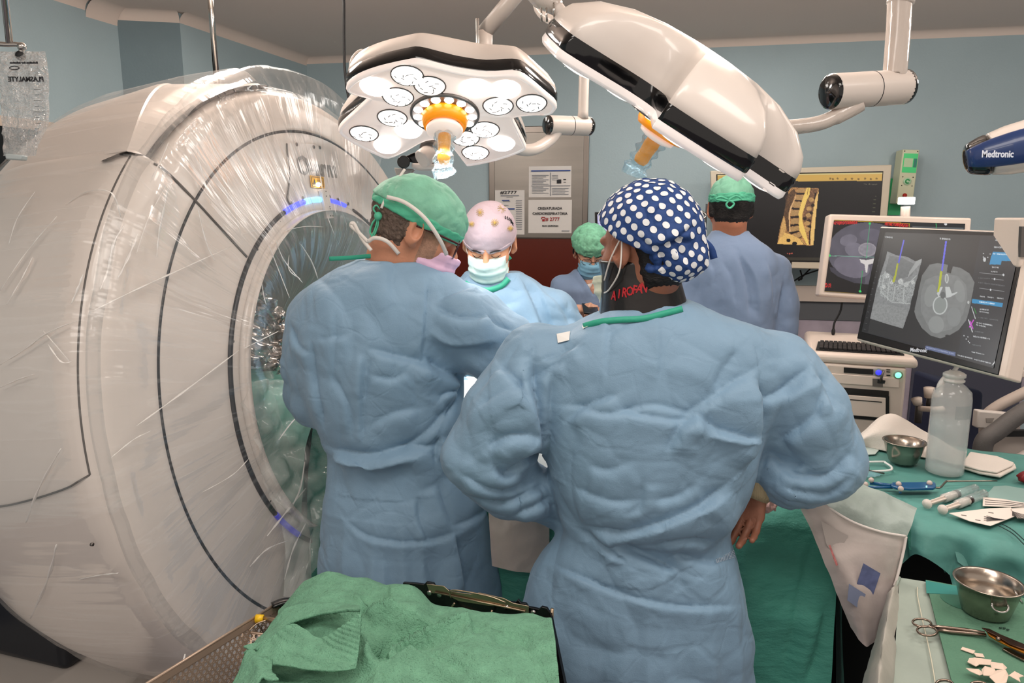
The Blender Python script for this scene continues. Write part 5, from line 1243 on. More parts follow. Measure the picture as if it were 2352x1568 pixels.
# ---- man in scrubs watching the wall screen, back to the viewer
Y4 = 2.95
c4 = W(1677, 478, Y4); R4h = headR((.03, .98, -.06))
t4 = rows_px([(528, 1640, 1712, Y4, .06), (548, 1618, 1740, Y4, .085), (572, 1596, 1772, Y4, .11), (610, 1585, 1790, Y4, .125), (680, 1588, 1782, Y4, .13), (760, 1594, 1772, Y4, .125), (850, 1592, 1775, Y4, .12), (1000, 1585, 1782, Y4, .13), (1150, 1590, 1775, Y4, .13)])
n4_ = W(1676, 540, Y4)
r4 = [W(1782, 618, Y4), W(1797, 700, Y4), W(1797, 765, Y4-.01), W(1785, 830, Y4-.10), W(1760, 880, Y4-.05)]
l4 = [W(1592, 618, Y4), W(1578, 700, Y4), W(1578, 765, Y4-.01), W(1590, 830, Y4+.05), W(1610, 860, Y4+.20)]
skin4 = skinmat('skin_warm', 'b5765a')
s4, h4 = person('person in plain blue scrubs and green tie-back cap, facing the wall screen', dict(
    head=c4, R=R4h, neck=n4_, torso=t4, skin=skin4, hres=.003, nk=.058, arms=[
    dict(p=r4, b=[.052, .050, .044, .036, .027], hand=(Vector((-.2, .3, -.8)), Vector((-1, 0, 0)), {})),
    dict(p=l4, b=[.052, .050, .044, .036, .027], hand=(Vector((.2, .6, -.5)), Vector((1, 0, 0)), dict(left=True)))]))
f4 = [([(1690, 570), (1710, 620), (1720, 680), (1722, 730)], .008, .012), ([(1700, 580), (1735, 640), (1745, 720)], -.006, .015), ([(1660, 600), (1680, 640), (1690, 700)], .005, .015), ([(1620, 590), (1640, 620), (1640, 660)], .004, .015), ([(1798, 650), (1790, 690), (1786, 730)], .010, .008), ([(1765, 600), (1775, 650), (1775, 700)], .006, .01)]
gown('scrub_top', s4, t4, [dict(p=r4[:3], g=[.062, .060, .062], amp=.003), dict(p=l4[:3], g=[.062, .060, .062], amp=.003)], scrub_m, res=.007, seed=6, fl=f4, amp=.004, hem=.8, k=.03, cut=lambda P: ell(P, (n4_.x, n4_.y+.01, n4_.z+.03), (.068, .075, .05)))
A, B = bounds([c4], .17)
def q4(P): return (P-np.array(c4)) @ np.array(R4h)
Vc, Fc_ = nets(lambda P: smx(ell(q4(P), (0, -.014, .040), (.087, .104, .090)), -(q4(P)[:, 2]-.022), .006), A, B, .0028)
Vc = Vc+normals(Vc, Fc_)*(crumple(Vc, 24, 4, .6)*.004)[:, None]; cap4 = npmesh('scrub_cap', Vc, Fc_, cap_pale, s4)
Vc, Fc_ = nets(lambda P: smx(ell(q4(P), (0, -.016, .036), (.089, .106, .092)), np.abs(q4(P)[:, 2]-.036)-.017, .005), A, B, .0028)
Vc = Vc+normals(Vc, Fc_)*(crumple(Vc*np.array((.6, .6, 2)), 45, 6, .5)*.005)[:, None]; npmesh('cap_band', Vc, Fc_, cap_green, cap4)
kk = MB(); K = lambda x, z: W(x, z, Y4-.135)
for pts in ([K(1672, 458), K(1655, 452), K(1645, 458), K(1672, 462)], [K(1672, 460), K(1690, 450), K(1702, 458), K(1672, 462)], [K(1674, 460), K(1668, 470), K(1676, 478), K(1686, 468), K(1676, 460)]):
    kk.tube(cr(pts, 5), .004, 8)
kk.build('tie_knot', cap_green, cap4)
shell('hair', s4, h4, lambda P: np.maximum(q4(P)[:, 1]+.018-.4*np.maximum(q4(P)[:, 2]-.01, 0), -q4(P)[:, 2]-.062+.1*np.abs(q4(P)[:, 0])), .006, hair_d, .003, A, B, .002, 80)

# trousers of the two in scrubs
for root_, t_, toe_ in ((s3, t3, -1), (s4, t4, 1)):
    lw = min(t_, key=lambda r: r[0])
    def tf(P):
        d = zloft(P, [(max(lw[0], .8)+.05, lw[1], lw[2], lw[3]*.92, lw[4]*.92, 0), (.78, lw[1], lw[2], lw[3]*.95, lw[4]*.95, 0)])
        for sx in (-1, 1): d = sm(d, chain(P, [(lw[1]+sx*.09, lw[2], .85), (lw[1]+sx*.095, lw[2]-.01, .45), (lw[1]+sx*.095, lw[2], .08)], [.105, .085, .078], .03), .03)
        return d
    Vt_, Ft_ = nets(tf, (lw[1]-.3, lw[2]-.25, .02), (lw[1]+.3, lw[2]+.25, 1.05), .009)
    Vt_ = Vt_+normals(Vt_, Ft_)*(crumple(Vt_, 9, 2)*.006)[:, None]; npmesh('trousers', Vt_, Ft_, scrub_m, root_)
# ------------------------------------------------------------------ screens
def hz(px, py, z): return hit_plane(px, py, (0, 0, z), Vector((0, 0, 1)))
def pip(X, Y, poly):
    r = np.zeros(X.shape, bool); n = len(poly)
    for i in range(n):
        x0, y0 = poly[i]; x1, y1 = poly[(i+1) % n]
        c = ((y0 > Y) != (y1 > Y)) & (X < (x1-x0)*(Y-y0)/((y1-y0) or 1e-9)+x0); r ^= c
    return r
class Paint:
    "draws the picture a screen shows into the colours of its grid"
    def __init__(s, X, Y, bg): s.X, s.Y = X, Y; s.c = np.tile(np.array(lin(bg)), (len(X), 1))
    def poly(s, pts, col, a=1.0, tex=0, ts=.1):
        m = pip(s.X, s.Y, pts); s._put(m, col, a, tex, ts)
    def _put(s, m, col, a, tex, ts):
        k = np.array(lin(col))[None]*np.ones((m.sum(), 1))
        if tex: k = k*np.clip(1+tex*2*perlin(np.stack([s.X[m]*ts, s.Y[m]*ts, np.full(m.sum(), .4)], 1)), .1, 2)[:, None]
        s.c[m] = s.c[m]*(1-a)+k*a
    def ell(s, cx, cy, rx, ry, col, a=1.0, rot=0, tex=0, ts=.1):
        x, y = s.X-cx, s.Y-cy; c_, s_ = math.cos(rot), math.sin(rot); u, v = x*c_+y*s_, -x*s_+y*c_
        s._put((u/rx)**2+(v/ry)**2 < 1, col, a, tex, ts)
    def line(s, pts, w_, col, a=1.0):
        m = np.zeros(len(s.X), bool)
        for (x0, y0), (x1, y1) in zip(pts[:-1], pts[1:]):
            dx, dy = x1-x0, y1-y0; t = np.clip(((s.X-x0)*dx+(s.Y-y0)*dy)/(dx*dx+dy*dy+1e-9), 0, 1)
            m |= np.hypot(s.X-x0-t*dx, s.Y-y0-t*dy) < w_/2
        s._put(m, col, a, 0, 0)
    def words(s, x0, y0, x1, y1, h, col, a=.9, seed=1):
        "a line of unreadably small lettering"
        rg = random.Random(seed); L = math.hypot(x1-x0, y1-y0); t = 0
        while t < L:
            d = rg.uniform(1.0, 2.2); u = t/L; x, y = x0+(x1-x0)*u, y0+(y1-y0)*u; hh = h*rg.uniform(.6, 1)
            s.line([(x, y-hh/2), (x+d*.2, y+hh/2)], 1.0, col, a); t += d+(1.5 if rg.random() < .12 else 0)
def px_of(P):
    d = P-np.array((0, 0, EYE)); c_, s_ = math.cos(PITCH), math.sin(PITCH); f = d[:, 1]*c_-d[:, 2]*s_; u = d[:, 1]*s_+d[:, 2]*c_
    return 1176+FPX*d[:, 0]/f, 784-FPX*u/f
def screen(name, quad, nx, ny, bg, draw, es, parent):
    a, b, c_, d = [np.array(q) for q in quad]      # TL TR BR BL
    u = np.linspace(0, 1, nx); v = np.linspace(0, 1, ny); U, Vv = np.meshgrid(u, v, indexing='ij'); U = U.ravel()[:, None]; Vv = Vv.ravel()[:, None]
    P = (a*(1-U)+b*U)*(1-Vv)+(d*(1-U)+c_*U)*Vv
    F = np.array([(i*ny+j, i*ny+j+1, (i+1)*ny+j+1, (i+1)*ny+j) for i in range(nx-1) for j in range(ny-1)])
    o = npmesh(name, P, F, None, parent, smooth=False)
    X, Y = px_of(P); p = Paint(X, Y, bg); draw(p)
    at_ = o.data.color_attributes.new('picture', 'FLOAT_COLOR', 'POINT'); at_.data.foreach_set('color', np.c_[p.c, np.ones(len(P))].astype(np.float32).ravel())
    m = bpy.data.materials.new(name+'_picture'); m.use_nodes = True; nt_ = m.node_tree; bs_ = nt_.nodes['Principled BSDF']
    n = nt_.nodes.new('ShaderNodeAttribute'); n.attribute_name = 'picture'
    bs_.inputs['Base Color'].default_value = (.01, .01, .012, 1); bs_.inputs['Roughness'].default_value = .25
    nt_.links.new(n.outputs['Color'], bs_.inputs['Emission Color']); bs_.inputs['Emission Strength'].default_value = es
    o.data.materials.append(m); return o
def slab(name, q, th, m, parent, **k):
    "plate whose front is the quad q, th thick to the back"
    n = (q[1]-q[0]).cross(q[3]-q[0]).normalized()
    if n.dot(q[0]-Vector((0, 0, EYE))) < 0: n = -n
    return MB().prism(q, n*th).build(name, m, parent, smooth=False, **k)
def inset(q, l, t_, r, b):
    a, bb, c_, d = q
    def at2(u, v): return (a*(1-u)+bb*u)*(1-v)+(d*(1-u)+c_*u)*v
    return [at2(l, t_), at2(1-r, t_), at2(1-r, 1-b), at2(l, 1-b)]
pinkw = mat('cream_plastic', 'd8c8bc', .4, coat=.1)
# --- wall screen with the spine picture
WO = .30
wq_ = [wallhit(x, y, WO) for x, y in ((1632, 392), (2049, 378), (2027, 622), (1640, 611))]
ws = thing('wall_monitor', 'large cream-framed wall monitor showing a yellow side view of the spine', 'monitor', wq_[3])
slab('housing', wq_, .05, mat('cream_frame', 'cfc3ae', .4), ws, bevel=.006)
sq = [wallhit(x, y, WO+.002) for x, y in ((1648, 402), (2027, 396), (2011, 600), (1650, 596))]
slab('bezel', [wallhit(x, y, WO+.001) for x, y in ((1645, 400), (2029, 393), (2013, 604), (1648, 599))], .004, black, ws)
def zs(pts): return [(1760+x/7.843, 400+y/7.843) for x, y in pts]
def d_spine(p):
    p.poly([(1640, 395), (2040, 385), (2040, 399), (1640, 404)], 'c9b77c'); p.poly([(1640, 404), (2040, 399), (2040, 415), (1640, 417)], 'c59c4c')
    for k, x in enumerate((1907, 1913, 1924, 1942, 1957, 1972, 1987, 2000, 2013)): p.ell(x, 410+(k % 2), 2.6, 2.4, '5a4420', .8)
    for k, x in enumerate((1700, 1712, 1724)): p.ell(x, 411, 2.6, 2.4, 'e0c070', .7)
    p.poly([(1640, 590), (2013, 592), (2011, 606), (1640, 604)], '2f2a20')
    out_ = zs([(415, 235), (945, 255), (835, 1285), (200, 1255), (250, 950), (310, 760), (345, 560), (385, 400)])
    p.poly(out_, 'a8794a', 1, .6, .35)
    Z = lambda pts, col, a=1, tex=.15: p.poly(zs(pts), col, a, tex, .5)
    Z([(345, 400), (500, 260), (540, 330), (500, 420), (440, 600), (400, 700), (420, 900), (430, 1040), (370, 1030), (340, 800), (310, 740), (345, 560)], '3c271c', .85, .9)
    Z([(700, 420), (800, 260), (930, 260), (860, 560), (830, 760), (800, 980), (740, 940), (650, 800), (680, 640)], '6b4a34', .9, .9)
    for a, b, c_, d in (((540, 330), (690, 330), (690, 370), (540, 365)), ((505, 460), (645, 470), (640, 500), (500, 485)), ((450, 600), (605, 605), (605, 645), (455, 635)), ((440, 755), (590, 745), (590, 790), (435, 795)), ((430, 905), (590, 890), (590, 925), (430, 945)), ((400, 1040), (590, 1010), (600, 1035), (450, 1085))):
        Z([a, b, c_, d], '1d1210')
    for q in (((545, 375), (680, 378), (640, 465), (525, 450)), ((495, 495), (630, 505), (605, 600), (465, 590)), ((455, 645), (595, 655), (585, 740), (440, 745)), ((445, 805), (585, 795), (590, 885), (440, 900)), ((440, 955), (590, 930), (590, 1010), (450, 1040)), ((595, 260), (720, 265), (690, 325), (550, 320)), ((470, 1090), (600, 1045), (650, 1110), (590, 1145))): Z(q, 'a98353', 1, .2)
    Z([(735, 240), (795, 245), (775, 380), (730, 470), (690, 590), (655, 700), (650, 820), (665, 900), (700, 1010), (770, 1270), (735, 1275), (660, 1130), (600, 1020), (585, 900), (595, 800), (580, 720), (610, 600), (630, 520), (670, 400), (700, 320)], 'e6bf63', 1, .1)
    Z([(755, 250), (765, 250), (740, 370), (730, 380)], '5a3b20')
    Z([(945, 300), (930, 420), (890, 800), (850, 1280), (800, 1270), (795, 1100), (820, 850), (850, 620), (885, 430)], 'e2b76e', 1, .1)
    Z([(870, 340), (910, 320), (880, 440), (860, 470)], '100b0a'); Z([(770, 950), (800, 900), (790, 1270), (770, 1270)], '2c1a14')
    for cx, cy in ((840, 560), (810, 700), (690, 800), (770, 840), (780, 950)): p.ell(1760+cx/7.843, 400+cy/7.843, 4.5, 4, '150d0c', .9)
    for cx, cy in ((810, 460), (770, 620), (760, 740), (740, 880), (740, 990)): p.ell(1760+cx/7.843, 400+cy/7.843, 6, 5, 'b98f58', .9, 0, .3, .5)
    Z([(200, 1255), (240, 1150), (330, 1050), (480, 1100), (620, 1170), (700, 1260), (560, 1275), (450, 1265)], 'dcae62', 1, .15)
    Z([(500, 470), (520, 380), (535, 350), (530, 430), (470, 560), (430, 720), (425, 880), (440, 1040), (415, 1040), (405, 800), (405, 700), (440, 580)], 'd9ab78', 1, .15)
    Z([(310, 760), (345, 850), (360, 980), (300, 1120), (230, 1150), (280, 900)], 'c79a5c', .9, .3)
    p.ell(1760+400/7.843, 400+1190/7.843, 5, 4.2, '120c0a'); p.ell(1760+510/7.843, 400+1250/7.843, 5.5, 5, '0d0a0a')
    Z([(590, 1140), (650, 1110), (640, 1125), (600, 1160)], '2a1a12'); p.line(zs([(610, 1170), (680, 1260)]), 1, '3a2416')
    p.words(1808, 582, 1821, 582, 2.5, 'c05a4a', .9, 3)
    for k in range(5): p.line([(2008-k, 450+k*9), (2013-k, 450+k*9)], 1, '55553f')
    p.words(1985, 423, 2015, 423, 1.6, '77705a', .8, 5)
screen('display', sq, 330, 180, '0d0c0b', d_spine, 1.0, ws)
slab('badge', [wallhit(x, y, WO+.003) for x, y in ((1803, 600), (1819, 600), (1818, 609), (1802, 609))], .002, black, ws)
slab('wall_mount', [wallhit(x, y, .2) for x, y in ((1780, 470), (1860, 470), (1860, 560), (1780, 560))], .25, grey_m, ws)
# green-lit wall unit, green board behind it
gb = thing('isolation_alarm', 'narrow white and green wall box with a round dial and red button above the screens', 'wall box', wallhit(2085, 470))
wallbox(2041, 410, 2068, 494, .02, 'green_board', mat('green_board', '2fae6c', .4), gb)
wo = .14; q = [wallhit(x, y, wo) for x, y in ((2074, 343), (2112, 344), (2096, 470), (2058, 467))]
slab('case', q, .12, mat('case_cream', 'cfd0b0', .35), gb, bevel=.004)
def gbq(u0, v0, u1, v1, off=.002): s_ = inset(q, u0, v0, 1-u1, 1-v1); return [p_+BN*off for p_ in s_]
slab('green_window', gbq(.1, .07, .95, .42), .003, mat('green_window', '3fae6a', .2, emit='2a9a55', es=.5), gb)
slab('relay', gbq(.15, .16, .68, .32, .004), .003, mat('relay_pale', 'b9d0a8', .4), gb); slab('relay_dark', gbq(.74, .16, .92, .32, .004), .003, mat('relay_teal', '1f7d6b', .4), gb)
qc = inset(q, .5, .58, .5, .42)[0]+BN*.003
MB().lathe([(0, .004), (.018, .004), (.022, 0)], qc, WR, 24).build('dial', mat('dial_pale', 'b7d8b5', .3), gb)
MB().lathe([(.006, .006), (.013, .0065), (.014, .004)], qc, WR, 24, .3, 5.4).build('dial_arrow', mat('dial_green', '2f9a57', .4), gb)
qc = inset(q, .45, .84, .5, .16)[0]+BN*.003
MB().lathe([(0, .012), (.010, .011), (.012, 0)], qc, WR, 20).build('red_button', mat('button_red', 'b3231b', .3), gb)
for k, (u, v) in enumerate(((.12, .03), (.9, .03), (.2, .50), (.82, .50), (.2, .66), (.82, .66))):
    qc = inset(q, u, v, 1-u, 1-v)[0]; MB().cyl(qc, qc+BN*.002, .003, 10).build('screw', black, gb)
bc = thing('beacon_lamp', 'glowing white lamp block on a short post behind the two monitors', 'lamp', W(2079, 500, 3.0))
MB().cyl(W(2078, 540, 3.0), W(2080, 474, 3.0), .018, 20).build('post', pinkw, bc)
MB().box(W(2082, 461, 2.99), (.052, .04, .030)).build('glow_block', mat('beacon_glow', 'ffffff', .4, emit='fffaf4', es=4), bc, bevel=.004)
# --- small lilac monitor behind the nurse
lo4 = 4.35; ql = [W(1367, 487, lo4), W(1505, 487, lo4), W(1503, 592, lo4), W(1370, 592, lo4)]
lm = thing('computer_monitor', 'black-framed monitor with a lilac page behind the person in the hair net', 'monitor', ql[3])
slab('housing', ql, .03, black, lm, bevel=.004)
def d_lil(p):
    p.poly([(1300, 480), (1520, 480), (1520, 497), (1300, 497)], 'd9d4ec'); p.line([(1384, 516), (1500, 517)], 2.2, 'b0386a'); p.words(1374, 513, 1379, 513, 3, '3a3350', .9, 2)
    for k in range(6): p.words(1384, 526+k*10, 1500, 527+k*10, 2, 'a59dc4', .7, k)
screen('display', [p_+Vector((0, -.003, 0)) for p_ in inset(ql, .035, .05, .03, .09)], 90, 70, 'c9c2ea', d_lil, .95, lm)
MB().box(W(1440, 620, 4.38), (.05, .03, .18)).build('stand', black, lm)
MB().box((W(1440, 640, 4.38).x, 4.36, W(1440, 645, 4.38).z), (.26, .18, .02)).build('foot', black, lm, bevel=.004)
dk = thing('wall_desk', 'narrow beige desk shelf carrying the lilac monitor', 'desk', (W(1440, 645, 4.38).x, 4.5, 0)); zz = W(1440, 645, 4.38).z-.01
MB().box((W(1440, 645, 4.38).x, 4.48, zz-.02), (.75, .45, .04)).build('desk_top', beige, dk, bevel=.004)
for sx in (-.34, .34): MB().box((W(1440, 645, 4.38).x+sx, 4.48, (zz-.04)/2), (.03, .4, zz-.04)).build('leg', beige, dk)
# drip stand with small examination lamp between caps
iv = thing('drip_stand', 'thin black pole with chrome clamp behind the polka dot cap', 'stand', (W(1622, 500, 3.6).x, 3.6, 0))
MB().cyl((W(1622, 500, 3.6).x, 3.6, .06), W(1623, 468, 3.6), .004, 8).build('pole', black, iv)
MB().tube(cr([W(1600, 487, 3.58), W(1612, 486, 3.58), W(1621, 497, 3.58), W(1603, 510, 3.58), W(1598, 530, 3.58)], 5), .006, 8).build('clamp', chrome, iv)
MB().ball(W(1605, 523, 3.57), .018, 12).build('clamp_bulb', chrome, iv)
MB().lathe([(0, 0), (.22, 0), (.22, .03), (.02, .06), (0, .06)], (W(1622, 500, 3.6).x, 3.6, 0), None, 5).build('base', black, iv, smooth=False)
# --- middle monitor: axial scan
Pm = W(1900, 600, 2.75); nm = Vector((-.05, -1, .16)).normalized()
mq = [hit_plane(x, y, Pm, nm) for x, y in ((1906, 491), (2233, 500), (2214, 702), (1882, 679))]
mm = thing('monitor', 'cream monitor with round grey scan and green cross lines, behind the near screen', 'monitor', mq[3])
slab('housing', mq, .05, pinkw, mm, bevel=.008)
def Z1(pts): return [(1880+x/3.92, 480+y/3.92) for x, y in pts]
def d_ax(p):
    p.poly(Z1([(120, 100), (1330, 130), (1330, 800), (40, 760)]), '060606')
    p.ell(1880+460/3.92, 480+400/3.92, 96, 71, '55525c', 1, .1, .15, .05)
    p.poly(Z1([(95, 500), (200, 560), (360, 670), (330, 700), (90, 660)]), '060606')
    p.poly(Z1([(100, 520), (190, 540), (260, 590), (420, 600), (420, 670), (330, 668), (180, 610), (110, 560)]), '3c3a44', .9)
    p.ell(1880+270/3.92, 480+280/3.92, 20, 13, '6f6b76', .9, -.2, .15, .06); p.ell(1880+330/3.92, 480+370/3.92, 24, 17, '716d78', .9, .3, .12, .06)
    p.ell(1880+300/3.92, 480+520/3.92, 42, 24, '6b6672', .95, .25, .12, .06); p.ell(1880+470/3.92, 480+230/3.92, 26, 14, '605c68', .9, 0, .12, .06)
    p.ell(1880+440/3.92, 480+365/3.92, 21, 16, '918c92', 1, 0, .12, .15); p.ell(1880+440/3.92, 480+363/3.92, 18, 13, '848088', 1, 0, .15, .15)
    p.poly(Z1([(370, 450), (430, 460), (520, 440), (560, 470), (450, 500), (440, 570), (425, 575), (415, 500), (380, 480)]), 'cfc9c6')
    p.line(Z1([(462, 130), (430, 440)]), 1.1, '3fae74', .8); p.line(Z1([(395, 560), (375, 745)]), 1.6, '1f9a50'); p.line(Z1([(100, 420), (560, 436)]), 1.1, '7fbfa4', .7)
    for a in Z1([(462, 130), (100, 418), (375, 740)]): p.ell(*a, 2.6, 2.6, '30d060')
    p.line(Z1([(130, 98), (818, 130), (816, 160)]), 1.6, 'a8860e'); p.line(Z1([(130, 98), (50, 740), (410, 768)]), 1.2, '9a7a10')
    for y in (118, 132): p.words(1880+140/3.92, 480+y/3.92, 1880+350/3.92, 480+(y-6)/3.92, 4, 'd01c1c', 1, y); p.words(1880+600/3.92, 480+(y+6)/3.92, 1880+805/3.92, 480+(y+22)/3.92, 4, 'd01c1c', 1, y+1)
    for y in (675, 695): p.words(1880+62/3.92, 480+y/3.92, 1880+112/3.92, 480+(y+2)/3.92, 4.5, 'd01c1c', 1, y)
    p.poly(Z1([(825, 120), (1320, 140), (1320, 300), (820, 300)]), '1f2224'); p.line(Z1([(850, 160), (1300, 175)]), 3, '6a6f72', .6); p.line(Z1([(1060, 130), (1060, 170)]), 1.2, '30b060'); p.ell(1880+1145/3.92, 480+137/3.92, 3.5, 2.2, 'd8d8d8')
screen('display', [p_-(Vector(nm)*-.003) for p_ in [hit_plane(x, y, Pm, nm) for x, y in ((1915, 505), (2216, 514), (2199, 690), (1893, 669))]], 260, 160, '060606', d_ax, 1.0, mm)
MB().cyl(hit_plane(2040, 640, Pm, nm)-nm*.06, W(2060, 800, 2.95), .03, 16).build('stand', pinkw, mm)
tag(MB().tube(cr([W(1934, 694, 2.8), W(1930, 715, 2.8), W(1917, 740, 2.78), (W(1914, 758, 2.78))], 6), .004, 8).ball(W(1914, 762, 2.78), .0075, 10, (1, 1, 2.2)).build('monitor_cable', blackm), 'short black cable hanging below the round-scan monitor', 'cable')
cbm = MB()
for pts in ([(1834, 645), (1850, 628), (1862, 616)], [(1820, 648), (1845, 632), (1886, 618)], [(1830, 640), (1842, 640), (1838, 620)]): cbm.tube(cr([wallhit(x, y, .08) for x, y in pts], 5), .0045, 8)
tag(cbm.build('cable_bundle', blackm), 'black cables on the wall under the spine monitor', 'cables')
# --- near navigation screen
A0, A1, B0 = W(2021, 520, 2.18), W(1966, 780, 2.10), W(2352, 532, 1.76)
nn_ = (B0-A0).cross(A1-A0).normalized()
if nn_.dot(A0-Vector((0, 0, EYE))) > 0: nn_ = -nn_
hp = lambda x, y: hit_plane(x, y, A0, nn_)
nq = [A0, hp(2362, 533), hp(2297, 868), A1]
ns_ = thing('navigation_monitor', 'near black-framed monitor tilted right, showing two grey scans with blue and yellow needles', 'monitor', A1)
slab('housing', [hp(2021, 519), hp(2382, 532), hp(2312, 870), hp(1966, 781)], .055, pinkw, ns_, bevel=.006)
slab('bezel', [p_+nn_*.002 for p_ in (hp(2023, 523), hp(2360, 535), hp(2294, 862), hp(1969, 777))], .004, black, ns_, bevel=.002)
def d_nav(p):
    P_ = lambda pts, c_, a=1, tex=0, ts=.1: p.poly(Z1(pts), c_, a, tex, ts)
    P_([(540, 200), (1840, 240), (1700, 1500), (380, 1200)], '2a2b2b'); P_([(1460, 240), (1860, 240), (1620, 1430), (1250, 1320)], '2e3033')
    P_([(540, 200), (610, 200), (440, 1140), (380, 1120)], '1b1c1d')
    for k in range(16): x, y = 560-k*10, 300+k*52; p.line(Z1([(x, y), (x+14, y+2)]), 1, '4a4d4f')
    P_([(390, 1100), (1250, 1300), (1240, 1400), (380, 1180)], '26282b')
    P_([(620, 380), (700, 415), (800, 430), (870, 468), (930, 455), (890, 620), (860, 700), (820, 900), (760, 1075), (620, 1035), (465, 985), (500, 820), (540, 640), (600, 460)], '7f8181', 1, .15, .25)
    P_([(640, 420), (760, 440), (870, 500), (840, 600), (700, 640), (640, 580), (600, 560)], '6c6e6e', .9, .1, .2)
    P_([(540, 640), (600, 560), (640, 600), (700, 680), (800, 650), (880, 640), (850, 780), (800, 860), (640, 830), (560, 780)], '8f9291', .9, .5, .5)
    for x, y, r in ((620, 600, 5), (740, 650, 6), (790, 680, 5), (850, 660, 4), (590, 700, 4), (660, 660, 4)): p.ell(1880+x/3.92, 480+y/3.92, r, r*1.1, 'b4b6b4', .9, 0, .5, .6)
    for a, b in (((600, 560), (560, 760)), ((640, 620), (620, 820)), ((690, 690), (670, 830)), ((770, 700), (760, 850)), ((880, 600), (780, 700)), ((700, 700), (860, 640)), ((560, 740), (650, 830)), ((660, 840), (820, 850)), ((560, 600), (540, 700))): p.line(Z1([a, b]), 2.0, 'aeb1af', .75)
    P_([(470, 980), (500, 850), (620, 860), (800, 900), (760, 1070), (620, 1035)], '878988', .7, .2, .3)
    P_([(880, 470), (930, 445), (925, 480), (800, 620), (820, 560)], '9c9e9d', .8)
    oc = Z1([(1000, 500), (1070, 486), (1165, 500), (1155, 570), (1190, 580), (1210, 515), (1280, 530), (1360, 580), (1405, 660), (1360, 900), (1330, 1000), (1260, 1090), (1170, 1140), (1100, 1163), (1010, 1140), (930, 1070), (880, 980), (862, 920), (900, 740), (930, 600)])
    p.poly(oc, '6f7170', 1, .08, .1)
    P_([(960, 640), (1050, 600), (1150, 590), (1250, 600), (1330, 680), (1340, 800), (1300, 950), (1200, 1080), (1080, 1110), (980, 1040), (920, 920), (920, 760)], '7b7d7c', .95, .08, .12)
    p.ell(1880+1010/3.92, 480+780/3.92, 14, 26, '878a88', .8, .2); p.ell(1880+1270/3.92, 480+740/3.92, 12, 26, '868987', .8, -.2); p.ell(1880+1060/3.92, 480+1040/3.92, 18, 20, '8a8d8b', .8); p.ell(1880+1220/3.92, 480+970/3.92, 16, 22, '7f8281', .8)
    p.ell(1880+1095/3.92, 480+865/3.92, 17, 22, 'b1b5b3', 1, .15); p.ell(1880+1095/3.92, 480+865/3.92, 14, 19, '858a87', 1, .15)
    P_([(1140, 700), (1180, 700), (1200, 760), (1250, 745), (1250, 755), (1190, 790), (1150, 800)], 'b8bbb9'); P_([(1065, 760), (1100, 700), (1120, 700), (1080, 790)], 'b8bbb9'); p.ell(1880+1120/3.92, 480+775/3.92, 6, 8, '5f6261'); p.ell(1880+1155/3.92, 480+625/3.92, 4.5, 11, 'b4b7b5'); p.ell(1880+1155/3.92, 480+625/3.92, 2.2, 8, '8a8d8b')
    p.ell(1880+1350/3.92, 480+840/3.92, 2.5, 3.5, 'b0b3b1'); p.ell(1880+1160/3.92, 480+1142/3.92, 5, 3, '2a2b2b')
    p.line(Z1([(768, 282), (722, 478)]), 3.2, '5a5ac8'); p.line(Z1([(712, 495), (690, 610)]), 4.0, 'a4a82e'); p.line(Z1([(690, 605), (676, 650)]), 5.2, 'a4a82e')
    p.line(Z1([(1148, 295), (1112, 550)]), 4.0, '5f5fd8'); p.line(Z1([(1104, 568), (1090, 680)]), 5.2, 'aab02c'); p.line(Z1([(1094, 670), (1076, 740)]), 4.6, 'aab02c')
    B = '2f86b4'
    P_([(1570, 385), (1775, 395), (1760, 470), (1650, 465), (1640, 500), (1540, 498), (1550, 440)], B); P_([(1800, 325), (1830, 325), (1820, 395), (1790, 390)], B); P_([(1385, 808), (1660, 845), (1652, 882), (1380, 845)], B)
    wd = lambda x0, y0, x1, y1, h=2.6, c_='b9bcbe', a=.9, s=1: p.words(1880+x0/3.92, 480+y0/3.92, 1880+x1/3.92, 480+y1/3.92, h, c_, a, s)
    wd(600, 250, 665, 256, 3.2, s=2); wd(1595, 280, 1808, 290, 4.2, s=4); wd(1718, 308, 1808, 312, s=5); wd(1582, 342, 1685, 348, 3.6, s=6); wd(1575, 402, 1710, 410, 2.5, 'd5e6ee', s=7)
    wd(1565, 522, 1620, 526, 3.4, s=8); wd(1555, 562, 1612, 565, 2.4, s=9); wd(1455, 785, 1500, 790, 2.4, s=10); wd(1525, 792, 1585, 798, 2.4, s=11); wd(1610, 800, 1662, 806, 2.4, s=12); wd(1450, 835, 1585, 853, 3, 'd5e6ee', s=13)
    wd(1455, 900, 1540, 910, 2.6, s=14); wd(1450, 922, 1535, 934, 2.6, s=15); wd(1425, 1022, 1565, 1048, 2.8, s=16); wd(1422, 1042, 1510, 1060, 2.6, s=17); wd(1395, 1145, 1540, 1168, 3, s=18); wd(1380, 1285, 1490, 1308, 2.2, s=19)
    wd(1255, 1315, 1385, 1345, 2.6, s=20); wd(1402, 1352, 1550, 1388, 2.4, s=21); wd(1440, 975, 1520, 985, 2, '5f6366', s=22); wd(1540, 990, 1615, 1000, 2, '5f6366', s=23); wd(1410, 1100, 1490, 1112, 2, '5f6366', s=24); wd(1385, 1220, 1460, 1232, 2, '5f6366', s=25)
    for a, b in (((1450, 573), (1665, 594)), ((1560, 628), (1665, 638)), ((1450, 712), (1672, 740))): p.line(Z1([a, b]), .9, '9a9da0')
    for a in ((1665, 592), (1585, 630), (1550, 726)): p.ell(1880+a[0]/3.92, 480+a[1]/3.92, 2, 2.6, 'c4c7c9')
